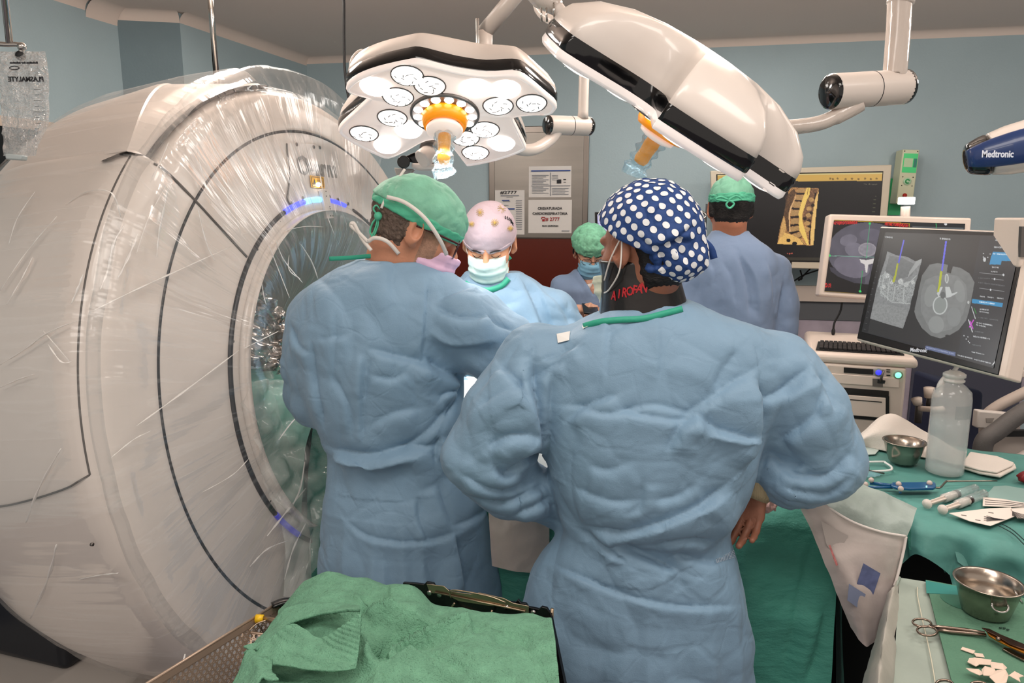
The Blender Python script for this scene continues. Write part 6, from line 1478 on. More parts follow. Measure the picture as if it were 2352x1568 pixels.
    wd(1440, 620, 1545, 626, 2, '5a5d60', s=30); wd(1440, 660, 1680, 692, 2.6, '5f6266', s=31)
    p.line(Z1([(1378, 880), (1412, 985)]), 1.6, 'b9bcbe'); p.line(Z1([(1400, 890), (1420, 940)]), 1.5, '2f8a3a'); p.line(Z1([(1350, 995), (1385, 1105)]), 2, 'b9bcbe'); p.line(Z1([(1360, 1060), (1395, 1000)]), 2.5, 'c03fc0'); p.line(Z1([(1365, 1010), (1390, 1075)]), 2.5, 'c03fc0')
    p.ell(1880+1495/3.92, 480+455/3.92, 3.4, 5, 'b9bcbe'); 
    for a in ((1485, 400), (1545, 405), (1485, 432), (1525, 435), (1310, 1140), (1345, 1150), (1330, 1170), (1350, 1190), (1360, 1203)): p.ell(1880+a[0]/3.92, 480+a[1]/3.92, 1.3, 1.3, 'b9bcbe')
    P_([(965, 1228), (1235, 1290), (1230, 1325), (960, 1260)], '5b6688'); wd(975, 1245, 1225, 1305, 2.2, '9ba4c0', s=33)
    wd(1095, 265, 1188, 272, 3.6, s=3)
    P_([(1590, 1385), (1592, 1360), (1560, 1408)], 'd0d0d0')
screen('display', [p_+nn_*.0035 for p_ in (hp(2035, 534), hp(2350, 544), hp(2284, 846), hp(1981, 762))], 420, 380, '202122', d_nav, 1.0, ns_)
RN = frame(nn_, (A0-A1).normalized())
text('lettering', 'Medtronic', .0155, hp(2092, 808)+nn_*.004, RN, mat('pale_ink', 'cfd4e0', .4), ns_, bold=.0003, xs=.8)
MB().cyl(hp(2200, 700)-nn_*.06, W(2360, 700, 2.25), .025, 16).build('mount_arm', pinkw, ns_)
ma = thing('monitor_column', 'cream column with a grey slot cut by the right edge beside the near monitor', 'column', W(2356, 700, 1.72))
MB().prism([W(2346, 500, 1.73), W(2420, 500, 1.73), W(2420, 615, 1.73), W(2338, 615, 1.73)], (0, .1, 0)).build('upper_housing', pinkw, ma, smooth=False, bevel=.006)
MB().prism([W(2347, 520, 1.725), W(2365, 520, 1.725), W(2362, 590, 1.725), W(2344, 590, 1.725)], (0, .01, 0)).build('grey_slot', grey_m, ma, smooth=False)
MB().prism([W(2350, 612, 1.95), W(2420, 612, 1.95), W(2420, 790, 1.95), W(2334, 772, 1.95)], (0, .08, 0)).build('lower_housing', pinkw, ma, smooth=False, bevel=.006)
MB().ball(W(2346, 760, 1.945), .006, 10).build('socket', blackm, ma)
upto(ma, W(2395, 505, 1.78), .03, armw)
MB().cyl(W(2395, 612, 1.80), W(2395, 640, 1.95), .03, 16).build('link_tube', pinkw, ma)
bk = thing('supply_shelf', 'cream wall shelf edge with wire basket and green cloth at the right edge', 'shelf', W(2340, 860, 2.9))
MB().prism([W(2298, 850, 2.8), W(2460, 850, 2.8), W(2460, 868, 2.8), W(2296, 868, 2.8)], (0, .35, 0)).build('shelf_board', pinkw, bk, smooth=False, bevel=.006)
wr_ = MB()
for k in range(11): a = W(2318+k*6, 782, 2.85); b = W(2322+k*5.2, 830, 2.86); wr_.cyl(a, b, .0022, 6)
for y in (782, 806, 828): wr_.cyl(W(2318, y, 2.85), W(2385, y+2, 2.85), .0028, 6)
wr_.build('wire_basket', mat('coated_wire', 'c9bfb0', .4), bk)
Vx, Fx = nets(lambda P: ell(P, W(2345, 838, 2.87), (.075, .06, .035))+crumple(P, 22, 3)*.012, np.array(W(2345, 838, 2.87))-.12, np.array(W(2345, 838, 2.87))+.12, .005)
npmesh('folded_cloth', Vx, Fx, mat('pale_green_cloth', 'a9bfae', .8), bk)
# --- printer cart with keyboard
ct = thing('equipment_cart', 'cream equipment cart with built-in keyboard, printer slot and green power button', 'cart', (W(1975, 850, 2.45).x, 2.6, 0))
YF = 2.42
def body(y0, y1): pass
zt = W(1873, 813, YF).z
tl, tr_, = W(1868, 820, YF), W(2082, 852, YF-.10)
xl, xr = tl.x, tr_.x
fd = (Vector((tr_.x, tr_.y, 0))-Vector((tl.x, tl.y, 0))).normalized(); bd_ = Vector((-fd.y, fd.x, 0))
Lf = (tr_-tl).length; R0 = Vector((tl.x, tl.y, 0))
ztop = (tl.z+tr_.z)/2-.005
def cp_(u, z, o=0): q = R0+fd*(Lf*u)+bd_*(-o); return Vector((q.x, q.y, z))
MB().prism([cp_(0, .12), cp_(1, .12), cp_(1, ztop), cp_(0, ztop)], bd_*.42).build('body', mat('cart_body', 'cbbcb0', .4), ct, smooth=False, bevel=.008)
MB().prism([cp_(-.07, ztop), cp_(1.12, ztop), cp_(1.10, ztop+.035), cp_(-.05, ztop+.035)], bd_*.50+Vector((0, 0, .0))).build('keyboard_tray', pinkw, ct, smooth=False, bevel=.014)
for o_ in (MB().prism([cp_(1.0, .15)+bd_*.06, cp_(1.0, .15)+bd_*.34, cp_(1.0, ztop-.03)+bd_*.34, cp_(1.0, ztop-.03)+bd_*.06], fd*.004).build('side_vent', mat('vent_grey', '7f7a78', .5, bump=.002, bscale=200), ct, smooth=False),): pass
ku = lambda u, v, h=0: cp_(u, ztop+.036+h)+bd_*v
kb = MB().prism([ku(.03, .04), ku(.98, .04), ku(.98, .22), ku(.08, .22)], (0, 0, .003)).build('keyboard', blackm, ct, smooth=False)
keyp = MB().prism([ku(.08, .06, .003), ku(.10, .06, .003), ku(.10, .07, .003), ku(.08, .07, .003)], (0, 0, .001))
for j in range(5):
    for i in range(17):
        a, b = .07+i*.052+j*.008, .052+j*.032
        kx = MB().prism([ku(a, b, .003), ku(a+.043, b, .003), ku(a+.043, b+.024, .003), ku(a, b+.024, .003)], (0, 0, .008)).build('key', mat('key_dark', '241f20', .5), kb, smooth=False, bevel=.0015)
def onf(x, y, o=.002):
    return hit_plane(x, y, R0-bd_*o, bd_)
def fbox(name, x0, y0, x1, y1, m, th=.006, o=.002, **k):
    c_ = [onf(x0, y0, o), onf(x1, y0, o), onf(x1, y1, o), onf(x0, y1, o)]; z1_, z0_ = (c_[0].z+c_[1].z)/2, (c_[2].z+c_[3].z)/2
    for i in (0, 1): c_[i].z = z1_
    for i in (2, 3): c_[i].z = z0_
    return MB().prism(c_, bd_*th).build(name, m, ct, smooth=False, **k)
fbox('display_window', 1938, 846, 2006, 858, black, .004, .003)
fbox('model_plate', 1886, 840, 1902, 847, pinkw, .003, .004)
fbox('front_drawer', 1884, 862, 2066, 884, pinkw, .004, .004, bevel=.002)
fbox('printer_panel', 1910, 893, 2042, 905, black, .004, .004)
fbox('printer_frame', 1908, 905, 2043, 962, blackm, .004, .003)
fbox('printer_flap', 1910, 909, 2035, 955, pinkw, .006, .008, bevel=.002)
fbox('flap_slot', 1916, 918, 2026, 920, blackm, .002, .009)
for nm_, x, y, m_, r in (('blue_button', 2018, 855, mat('button_blue', '3a3ab0', .3, emit='3c40e0', es=1.2), .010), ('green_button', 2063, 861, mat('button_green', '70e0a0', .3, emit='6cf0a8', es=2.2), .010)):
    q = onf(x, y, .003); ob = MB().lathe([(0, .006), (r*.8, .005), (r, 0)], q, frame(-bd_), 20).build(nm_, m_, ct)
    MB().lathe([(r, .003), (r*1.35, .002), (r*1.45, 0)], q, frame(-bd_), 20).build('button_ring', mat('ring_dull', '7f8a80', .4), ob)
lk = fbox('lock_plate', 2004, 870, 2028, 888, grey_m, .004, .005)
MB().tube([onf(2022, 877, .01), onf(2026, 862, .02), onf(2030, 850, .012)], .004, 8).build('usb_key', grey_m, ct)
MB().prism([onf(2018, 872, .012), onf(2034, 874, .02), onf(2032, 881, .02), onf(2017, 880, .012)], (0, .006, 0)).build('key_bow', blackm, ct, smooth=False)
for (x, y) in ((2036, 848), (2036, 853), (2036, 861)): fbox('port', x, y, x+9, y+2, blackm, .002, .004)
for u in (.05, .95):
    for v in (.05, .37):
        q = cp_(u, .05)+bd_*v; MB().cyl(q-fd*.015, q+fd*.015, .045, 20).build('castor', blackm, ct)
hh = MB(); hh.tube(cr([W(2112, 938, 2.45), W(2150, 940, 2.40), W(2165, 938, 2.4)], 4), .010, 12)
hh.build('push_rod', pinkw, ct); MB().tube([W(2105, 915, 2.42), W(2108, 928, 2.42)], [.018, .014], 14).build('rod_knob', pinkw, ct)
MB().tube([W(2134, 890, 2.45), W(2134, 912, 2.45)], [.018, .016], 14).build('rod_knob', pinkw, ct); MB().tube([W(2136, 908, 2.45), W(2165, 906, 2.43)], .009, 12).build('push_rod', pinkw, ct)
for (x, y, l) in ((2112, 925, 45), (2138, 905, 30)): MB().tube([W(x, y, 2.47), W(x-4, y+l, 2.47)], .012, 12).build('rod_bracket', grey_m, ct)
# --- bed side rails at the right
br_ = thing('bed_rail', 'grey curved bed side rail with white label block at the right edge', 'bed rail', W(2300, 1000, 2.35))
rail_l = mat('rail_beige', 'b3a59b', .5); rail_d = mat('rail_grey', '5d5957', .55, bump=.0006, bscale=300)
MB().tube(cr([W(2460, 850, 2.5), W(2352, 902, 2.5), W(2290, 934, 2.5), W(2266, 958, 2.5), W(2262, 1000, 2.5)], 8), .020, 16).build('rear_rail', rail_l, br_)
MB().tube(cr([W(2460, 890, 2.3), W(2352, 945, 2.3), W(2290, 990, 2.3), W(2262, 1012, 2.3), W(2255, 1050, 2.3), W(2254, 1110, 2.3)], 8), .029, 18).build('front_rail', rail_d, br_)
MB().prism([W(2247, 943, 2.42), W(2345, 952, 2.42), W(2345, 990, 2.42), W(2243, 983, 2.42)], (0, .03, 0)).build('label_block', mat('rail_white', 'd6cdc6', .4), br_, smooth=False, bevel=.005)
MB().prism([W(2265, 960, 2.418), W(2284, 960, 2.418), W(2279, 970, 2.418), W(2266, 970, 2.418)], (0, .002, 0)).build('label_mark', mat('mark_grey', '9a938d', .5), br_, smooth=False)
MB().prism([W(2285, 995, 2.36), W(2460, 985, 2.36), W(2460, 1060, 2.36), W(2282, 1070, 2.36)], (0, .02, 0)).build('side_panel', mat('rail_panel', 'b8aca3', .5), br_, smooth=False, bevel=.004)
MB().prism([W(2295, 990, 2.33), W(2460, 988, 2.33), W(2460, 1002, 2.33), W(2300, 1003, 2.33)], (0, .02, 0)).build('dark_strip', blackm, br_, smooth=False)
MB().tube(cr([W(2320, 1070, 2.28), W(2352, 1045, 2.28), W(2440, 1010, 2.28)], 5), .016, 12).build('lower_tube', mat('rail_pale', 'cbbeb6', .45), br_)
MB().box(W(2345, 1150, 2.55), (.5, .3, .30)).build('mattress', mat('mattress_navy', '2c3450', .6), br_, bevel=.03)
for x in (2262, 2330): q = W(x, 1100, 2.4); MB().cyl((q.x, q.y, 0), q, .02, 12).build('leg', grey_m, br_)
# dark blue equipment behind the cart
tag(MB().prism([W(2180, 880, 3.2), W(2262, 900, 3.2), (W(2262, 1080, 3.2).x, 3.2, .0), (W(2150, 1080, 3.2).x, 3.2, .0)], (0, .3, 0)).build('equipment_cover', mat('navy_cover', '2a2f48', .6), None, smooth=False, bevel=.02), 'dark blue covered equipment standing behind the clear bottle', 'equipment')
# --- drip bag at the left edge
ib = thing('infusion_bag', 'clear infusion bag with mirrored black lettering hanging from a hook at the left edge', 'infusion bag', W(60, 110, 1.42))
YB = 1.42
bagm = film('bag_film', .16, .003, 5, (3, 5, 1), .5, .12)
nu_, nv_ = 60, 90; Vb_ = []
cor4 = [W(-8, 118, YB), W(108, 122, YB), (W(112, 300, YB)), W(8, 352, YB)]
prof_l = [(0, 118), (2, 170), (10, 260), (14, 330), (12, 358)]; prof_r = [(105, 122), (112, 160), (112, 230), (113, 280), (80, 355)]
for side in (0, 1):
    for i in range(nu_):
        for j in range(nv_):
            v = j/(nv_-1); y = 118+v*240; xl_ = np.interp(y, [p_[1] for p_ in prof_l], [p_[0]-6 for p_ in prof_l]); xr_ = np.interp(y, [p_[1] for p_ in prof_r], [p_[0] for p_ in prof_r]); u = i/(nu_-1)
            b_ = .020*math.sin(PI*u)**.6*min(1, v*5)*min(1, (1-v)*6); q = W(xl_+(xr_-xl_)*u, y, YB); Vb_.append((q.x, q.y+(b_ if side else -b_), q.z))
Vb_ = np.array(Vb_); Vb_[:, 1] += crumple(Vb_, 30, 2)*.006
for k, nme in ((0, 'bag_front'), (1, 'bag_back')): film_sheet(nme, Vb_[k*nu_*nv_:(k+1)*nu_*nv_], nu_, nv_, bagm, ib)
RB = frame((0, -1, 0))
def btxt(s_, x, y, h, xs=1): text('lettering', s_, h/FPX*YB*1.4, W(x, y, YB-.024), RB, ink, ib, 'CENTER', mirror=True, xs=xs, bold=.0003)
btxt('PLASMALYTE', 60, 187, 10, .95); btxt('Solution for infusion', 55, 146, 4, 1.3)
MB().tube([W(33+11*math.cos(a), 156+4*math.sin(a), YB-.024) for a in [k*PI/8 for k in range(17)]], .0008, 6, cap=False).build('printed_oval', ink, ib)
gr = MB()
for k in range(8): gr.box(W(86-(k % 2), 205+k*13, YB-.024), (.008 if k % 2 else .013, .0006, .0008))
gr.build('scale_marks', ink, ib)
MB().prism([W(10, 352, YB-.01), W(50, 356, YB-.01), W(48, 368, YB-.01), W(12, 366, YB-.01)], (0, .02, 0)).build('bag_port', mat('port_clear', 'a8b0b0', .3), ib, smooth=False, bevel=.003)
ih = thing('infusion_hook', 'chrome hook and rod from the ceiling holding the infusion bag', 'hook', W(16, 60, YB))
MB().cyl((W(14, -20, YB).x, YB, CEIL), W(22, 100, YB), .006, 12).build('rod', chrome, ih)
MB().tube(cr([W(-10, 100, YB), W(15, 102, YB), W(40, 102, YB), W(50, 108, YB), W(47, 122, YB), W(42, 128, YB)], 6), .0045, 10).build('hook', chrome, ih)
MB().ball(W(47, 128, YB), .009, 12).build('eyelet', blackm, ih); MB().ball(W(50, 107, YB), .008, 12).build('hook_knob', chrome, ih)
# ------------------------------------------------------------------ operating table under drapes
drape_m = mat('drape_green', '3a8071', .7, mott=.10, mscale=9, bump=.006, bscale=22, stretch=(1, 1, 2.2), bump2=.0006, b2scale=260)
drape_l = mat('drape_teal', '528a82', .6, mott=.14, mscale=12, bump=.002, bscale=30)
def pm(name, V, nu, nv, m, parent=None):
    F = np.array([(i*nv+j, (i+1)*nv+j, (i+1)*nv+j+1, i*nv+j+1) for i in range(nu-1) for j in range(nv-1)])
    return npmesh(name, V, F, m, parent), F
AX = Vector((Gn.x, Gn.y, 0)).normalized(); AY = Vector((-AX.y, AX.x, 0))       # along the table, across it (away from viewer)
T0 = Vector((GC.x, GC.y, 0))
ot = thing('operating_table', 'patient on the operating table hidden under green drapes, passing through the scanner', 'operating table', T0+AX*.6)
def drape_rows(a0, a1, nu, nv, zb_near, zb_far, wn_=.25, seed=0, folds_=.02, ztop=None, lift=0):
    V = []
    for i in range(nu):
        a = a0+(a1-a0)*i/(nu-1); zt_ = ztop(a) if ztop else 1.05; zb = zb_near(a); hw = wn_ if not callable(wn_) else wn_(a)
        for j in range(nv):
            q = -1+2*j/(nv-1)                     # -1 near hem .. +1 far hem
            t_ = abs(q); s_ = -1 if q < 0 else 1
            if t_ < .45: y = hw*(t_/.45); z = zt_-.035*(t_/.45)**3
            else:
                k = (t_-.45)/.55; y = hw+.055*math.sin(min(1, k*2.2)*PI/2)+.05*k; z = zt_-.035-(zt_-.035-(zb if s_ < 0 else zb_far))*k**1.15
            p_ = T0+AX*a+AY*(s_*y); V.append((p_.x, p_.y, z+lift))
    V = np.array(V); tt = np.tile(np.abs(np.linspace(-1, 1, nv)), nu); aa = np.repeat(np.linspace(a0, a1, nu), nv); sg_ = np.tile(np.sign(np.linspace(-1, 1, nv)), nu)
    kk = np.clip((tt-.45)/.3, 0, 1)
    h = np.abs(perlin(np.stack([aa*5.5, tt*1.2+sg_*3, 0*aa+seed], 1)))*2.4-.5
    V[:, :2] += (np.array(AY)[:2][None]*sg_[:, None])*(h*kk*folds_*1.3)[:, None]
    c_ = cells(V*np.array((9, 9, 9)), seed)-.5
    V[:, 2] += (1-kk)*c_*.02; V[:, :2] += (np.array(AY)[:2][None]*sg_[:, None])*(c_*kk*.020)[:, None]
    return V
zt_f = lambda a: float(np.interp(a, [-.6, 0, .5, .8, 1.1, 1.5], [1.10, 1.12, 1.10, 1.04, .97, .90]))
V = drape_rows(-.60, .04, 70, 120, lambda a: .80, .82, .22, 3, .006, zt_f)
o1, _ = pm('inner_drape', V, 70, 120, mat('drape_mint', '6fa092', .6, mott=.12, mscale=10, bump=.003, bscale=24), ot)
V = drape_rows(.045, 1.40, 200, 130, lambda a: .30, .35, lambda a: float(np.interp(a, [0, .4, .9, 1.2, 1.4], [.235, .235, .25, .25, .19])), 5, .022, zt_f)
nx_ = 200
F9 = np.array([(i*130+j, (i+1)*130+j, (i+1)*130+j+1, i*130+j+1) for i in range(199) for j in range(129)])
V = folds(V, F9, [([(1720, 1230), (1800, 1236), (1870, 1250)], .004, .006), ([(1725, 1355), (1790, 1385), (1830, 1395)], .006, .008), ([(1860, 1250), (1830, 1370), (1790, 1568)], .005, .006), ([(1895, 1400), (1880, 1480), (1850, 1568)], .016, .014), ([(1740, 1290), (1790, 1300), (1860, 1290)], .004, .008)])
npmesh('side_drape', V, F9, drape_m, ot)
eb = MB(); a_ = 1.30
MB().box(T0+AX*.50+Vector((0, 0, .83)), (1.65, .36, .10), Matrix.Rotation(math.atan2(AX.y, AX.x), 3, 'Z')).build('table_top', blackm, ot, smooth=False)
MB().box(T0+AX*.75+Vector((0, 0, .45)), (.35, .25, .80), Matrix.Rotation(math.atan2(AX.y, AX.x), 3, 'Z')).build('table_column', grey_m, ot, smooth=False, bevel=.01)
MB().box(T0+AX*.85+Vector((0, 0, .05)), (.8, .40, .10), Matrix.Rotation(math.atan2(AX.y, AX.x), 3, 'Z')).build('table_base', grey_m, ot, smooth=False, bevel=.01)
# end drape closing the right end
V = []
for i in range(40):
    for j in range(40):
        u, v = i/39, j/39; y = -.25+.50*u; z = .93-(.93-.30)*v; p_ = T0+AX*(1.40+.05*v)+AY*y*(1+.15*v); V.append((p_.x, p_.y, z-.05*(2*u-1)**4))
V = np.array(V); V += np.array(AX)[None]*(np.abs(perlin(V*np.array((5, 5, .8))))*.07)[:, None]; pm('end_drape', V, 40, 40, drape_m, ot)
# white field sheet under the lamp
V = []
for i in range(30):
    for j in range(40):
        u, v = i/29, j/39; a = .36+.42*u; y = -.30+.42*v; z = zt_f(a)+.022-(.6*max(0, -y-.235))*1.0-.035*min(1, abs(y)/.24)**3; p_ = T0+AX*a+AY*y; V.append((p_.x, p_.y, z))
V = np.array(V); V[:, 2] += (cells(V*14, 3)-.4)*.012
o1, _ = pm('field_sheet', V, 30, 40, mat('sheet_white', 'dfe4e0', .6, bump=.002, bscale=60), None); tag(o1, 'white sheet over the surgical field, glowing between the two nearest blue gowns', 'sheet')
# milky pouch in the gap between the two gowns
milky = mat('milky_plastic', 'cdbfb6', .28, alpha=.80, coat=.4, bump=.004, bscale=28, mott=.10, mscale=14)
o1 = patch('fluid_pouch', [[W(1120, 1150, 1.66), W(1180, 1150, 1.66), W(1260, 1140, 1.66)], [W(1125, 1220, 1.65), W(1185, 1225, 1.64), W(1262, 1220, 1.65)], [W(1130, 1300, 1.65), W(1190, 1312, 1.64), W(1262, 1316, 1.65)]], milky, None, 12, .006, 16, 0)
tag(o1, 'beige translucent fluid pouch hanging in the gap between the two nearest people', 'pouch')
# scanner side: film hanging in the bore over green drape
bore_dark = tag(MB().box(GC+Gn*-1.05+Gu*.05+Vector((0, 0, -.25)), (.5, .9, 1.15), Matrix.Rotation(-GY, 3, 'Z')).build('anaesthesia_cart', mat('dark_equipment', '1c1f27', .3), None, smooth=False, bevel=.03), 'dark equipment seen through the opening of the ring scanner', 'equipment')
# ------------------------------------------------------------------ instrument table
ZT = .93
it = thing('instrument_table', 'instrument table under a teal drape at the right, carrying bottle, bowl and syringes', 'table', hz(2200, 1120, ZT))
def tgrid():
    L_ = [hz(1890, 985, ZT), hz(1862, 1050, ZT), hz(1845, 1118, ZT)]; R_ = [hz(2520, 1075, ZT), hz(2520, 1180, ZT), hz(2520, 1300, ZT)]
    return L_, R_
BL_, BR_, FL_, FR_ = hz(1900, 985, ZT), hz(2560, 1072, ZT), hz(1838, 1110, ZT), hz(2560, 1318, ZT)
nu, nv = 150, 90; V = []
for i in range(nu):
    u = i/(nu-1); b_, f_ = BL_*(1-u)+BR_*u, FL_*(1-u)+FR_*u; d_ = (f_-b_); dn = d_.normalized(); ln = d_.length
    for j in range(nv):
        s_ = j/(nv-1)*(ln+.05+.14)-.05
        r = .012; hang = .135+.05*math.sin(u*9)+.03*math.sin(u*23)
        if s_ < 0: p_ = b_+dn*0; z = ZT+s_*3
        elif s_ < ln: p_ = b_+dn*s_; z = ZT
        else: k = (s_-ln)/.14; p_ = f_+dn*(.012*math.sin(min(1, k*6)*PI/2)+.02*k); z = ZT-.004-k*hang
        V.append((p_.x, p_.y, z))
V = np.array(V); jj = np.tile(np.arange(nv)/(nv-1), nu); hm = np.clip((jj-.78)/.1, 0, 1)
fd2 = (FR_-FL_).normalized(); fn2 = Vector((fd2.y, -fd2.x, 0))
V += np.array(fn2)[None]*(hm*(np.abs(perlin(V*np.array((13, 13, 5))))*.09-.01+(cells(V*14, 2)-.5)*.02))[:, None]; V[:, 2] += (1-hm)*((cells(V*np.array((9, 9, 1)), 4)-.55)*.006)
pm('drape', V, nu, nv, drape_l, it)
MB().prism([FL_+Vector((.06, .05, -.03)), FR_+Vector((0, .05, -.03)), BR_+Vector((0, -.02, -.03)), BL_+Vector((.05, -.02, -.03))], (0, 0, -.02)).build('table_top', blackm, it, smooth=False)
un = MB().prism([FL_+Vector((.12, .10, -.06)), FR_+Vector((0, .12, -.06)), BR_+Vector((0, -.05, -.06)), BL_+Vector((.08, -.05, -.06))], (0, 0, -.80)).build('shade_block', mat('shade_black', '060608', .9), it, smooth=False)  # added black block, stands in for the shade under the table
HG = lambda n_, pts, m_: MB().prism([W(*p) for p in pts], (0, .004, .0)).build(n_, m_, it, smooth=False)
HG('hanging_flap', [(2085, 1215, 1.56), (2132, 1215, 1.56), (2172, 1316, 1.50), (2165, 1300, 1.50), (2090, 1262, 1.54)], drape_m)
HG('hanging_flap', [(2190, 1255, 1.50), (2260, 1270, 1.47), (2420, 1330, 1.42), (2380, 1332, 1.42), (2230, 1312, 1.46), (2200, 1290, 1.48)], drape_l)
grs = hz(1990, 1030, ZT+.004); 
o1 = MB().prism([hz(*p, ZT+.004) for p in ((1940, 1012), (1990, 1008), (2022, 1030), (2010, 1044), (1930, 1048))], (0, 0, .002)).build('paper_sheet', mat('sheet_grey', 'b5c2bd', .6), None, smooth=False); tag(o1, 'pale grey sheet on the teal table next to the blue sleeve', 'sheet')
tag(MB().cyl(hz(1956, 1036, ZT+.009), hz(1984, 1030, ZT+.009), .0022, 8).build('steel_pin', steel), 'short thin steel pin on the pale grey sheet', 'instrument')
# things on it
def bowl(label, c_, rt, rb, h, hand=True, rot=0, nm='steel_bowl'):
    t = thing(nm, label, 'bowl', c_)
    m_ = mat('bowl_steel', 'a89c90', .24, metal=1, bump=.0008, bscale=30)
    MB().lathe([(0, .002), (rb*.9, .002), (rb, .006), (rt*.90, h*.6), (rt, h-.001), (rt+.004, h), (rt+.004, h+.002), (rt-.001, h+.001), (rt*.88, h*.6), (rb-.002, .010), (0, .006)], c_, None, 48).build('bowl_body', m_, t)
    return t, m_
b1, m_b = bowl('small steel bowl on the teal table left of the clear bottle', hz(2073, 1062, ZT+.006), .052, .036, .062)
b2, m_b = bowl('steel bowl with ring handles on the green cloth at the lower right', hz(2262, 1408, .857), .056, .041, .066)
cb_ = hz(2262, 1408, .857)
for ang in (-1.75, -.35):
    d_ = Vector((math.cos(ang), math.sin(ang), 0)); q = cb_+d_*.051+Vector((0, 0, .044)); e_ = Vector((-d_.y, d_.x, 0))
    MB().tube([q+e_*.014*math.cos(a)+(d_*.006*math.sin(a)-Vector((0, 0, 1))*.009*math.sin(a)) for a in [k*PI/10 for k in range(21)]], .0022, 8, cap=False).build('ring_handle', chrome, b2)
bt = thing('saline_bottle', 'tall clear plastic bottle with spout, half full, on the teal table', 'bottle', hz(2168, 1088, ZT+.005))
cbt = hz(2168, 1084, ZT+.006)
def clear(name, col, a, rough=.12):
    return mat(name, col, rough, alpha=a, coat=.6, spec=.6)
MB().lathe([(0, 0), (.040, 0), (.0455, .004), (.0465, .02), (.0470, .12), (.0470, .205), (.044, .225), (.030, .240), (.022, .246), (.021, .258)], cbt, None, 48).build('bottle_body', clear('bottle_plastic', 'dedcd9', .40), bt)
MB().lathe([(0, .004), (.038, .004), (.0435, .008), (.0448, .02), (.0452, .12), (.0452, .150), (0, .150)], cbt, None, 40).build('water', clear('bottle_water', 'b9c6c8', .35, .05), bt)
MB().lathe([(.0225, .250), (.026, .252), (.026, .256), (.0225, .258), (.0225, .262), (.027, .264), (.027, .272), (.021, .276), (.012, .280), (.0, .282)], cbt, None, 32).build('bottle_cap', clear('cap_plastic', 'd8d2cc', .9, .3), bt)
MB().tube(cr([cbt+Vector((-.002, 0, .280)), cbt+Vector((.004, 0, .290)), cbt+Vector((.012, 0, .304))], 4), .0055, 12).build('cap_tab', clear('cap_plastic', 'd8d2cc', .9), bt)
MB().tube(cr([W(2158, 905, 1.86), W(2160, 885, 1.86), W(2172, 868, 1.86), W(2188, 853, 1.86)], 6), .0085, 14).build('spout', clear('cap_plastic', 'd8d2cc', .9), bt)
MB().lathe([(.0474, .160), (.0474, .195)], cbt, None, 24, -1.9, -.5).build('clear_window', clear('bottle_window', '9fa8a8', .35), bt)
cloth_w = mat('gauze_white', 'ddd2c8', .85, bump=.0012, bscale=260, mott=.03)
o1 = patch('white_towel', [[hz(1968, 1012, ZT+.005), hz(2040, 1006, ZT+.01), hz(2120, 1012, ZT+.005), hz(2220, 1038, ZT+.005)], [W(1966, 1008, 2.12), W(2040, 953, 2.12), W(2120, 990, 2.08), W(2212, 1042, 2.0)], [W(1968, 1014, 2.06), W(2040, 985, 2.04), W(2120, 1022, 2.0), W(2212, 1058, 1.93)], [hz(1972, 1020, ZT+.006), hz(2035, 1036, ZT+.006), hz(2120, 1050, ZT+.006), hz(2214, 1072, ZT+.006)]], cloth_w, None, 14, .005, 12, .004)
tag(o1, 'crumpled white towel heaped behind the steel bowl and the clear bottle', 'towel')
def slabz(name, pts, z, th, m, lab, cat, bev=.002, group=None, parent=None):
    o = MB().prism([hz(*p, z) for p in pts], (0, 0, th)).build(name, m, parent, smooth=False, bevel=bev)
    if lab: tag(o, lab, cat, group)
    return o
fg = slabz('folded_gauze', [(2206, 1076), (2226, 1044), (2290, 1056), (2331, 1071), (2334, 1079), (2298, 1098), (2250, 1090)], ZT+.006, .009, cloth_w, 'folded white gauze pad lying right of the clear bottle', 'gauze', .004)
slabz('upper_fold', [(2208, 1070), (2228, 1041), (2290, 1051), (2329, 1066), (2325, 1072), (2290, 1088), (2250, 1082)], ZT+.016, .006, cloth_w, None, None, .003, None, fg)
fr_ = thing('plastic_holder', 'white rectangular plastic frame on the teal table by the blue sleeve', 'frame', hz(2000, 1070, ZT))
MB().tube(cr([hz(*p, ZT+.010) for p in ((1940, 1083), (1950, 1064), (2024, 1060), (2034, 1063), (2048, 1073), (2042, 1080), (2000, 1082))], 4, True), .0032, 8, cap=False).build('ring', mat('frame_white', 'dfe0dd', .4), fr_)
gc_ = MB()
for k in range(9):
    q = hz(1972+(k*7) % 22, 1076-(k % 3)*4, ZT+.012+.003*(k % 4)); gc_.box(q, (.008, .004, .010), Matrix.Rotation(k*1.1, 3, (1, .4, .7)))
tag(gc_.build('gold_clips', mat('gold', 'b07b1c', .25, metal=1), smooth=False), 'small heap of gold metal clips inside the white frame', 'clips', None, 'stuff')
tag(MB().cyl(hz(1996, 1080, ZT+.014), hz(2031, 1087, ZT+.008), .0022, 8).build('scalpel', steel), 'small dark steel scalpel beside the white frame', 'instrument')
tag(patch('film_wrap', [[hz(1945, 1083, ZT+.006), hz(1990, 1081, ZT+.016), hz(2026, 1085, ZT+.006)], [hz(1948, 1095, ZT+.006), hz(1985, 1096, ZT+.012), hz(2020, 1093, ZT+.006)]], mat('blue_film', '8fc3d0', .2, alpha=.5, coat=.5), None, 8, .004, 60), 'scrap of clear blue film under the white frame', 'film')
nvb = mat('instrument_blue', '0f4f7c', .3, coat=.3)
ni = thing('tracked_instrument', 'blue instrument with five pale tracking balls and long steel tip on the teal table', 'instrument', hz(2070, 1120, ZT))
Zi = ZT+.016
H = lambda x, y, z=Zi: hz(x, y, z)
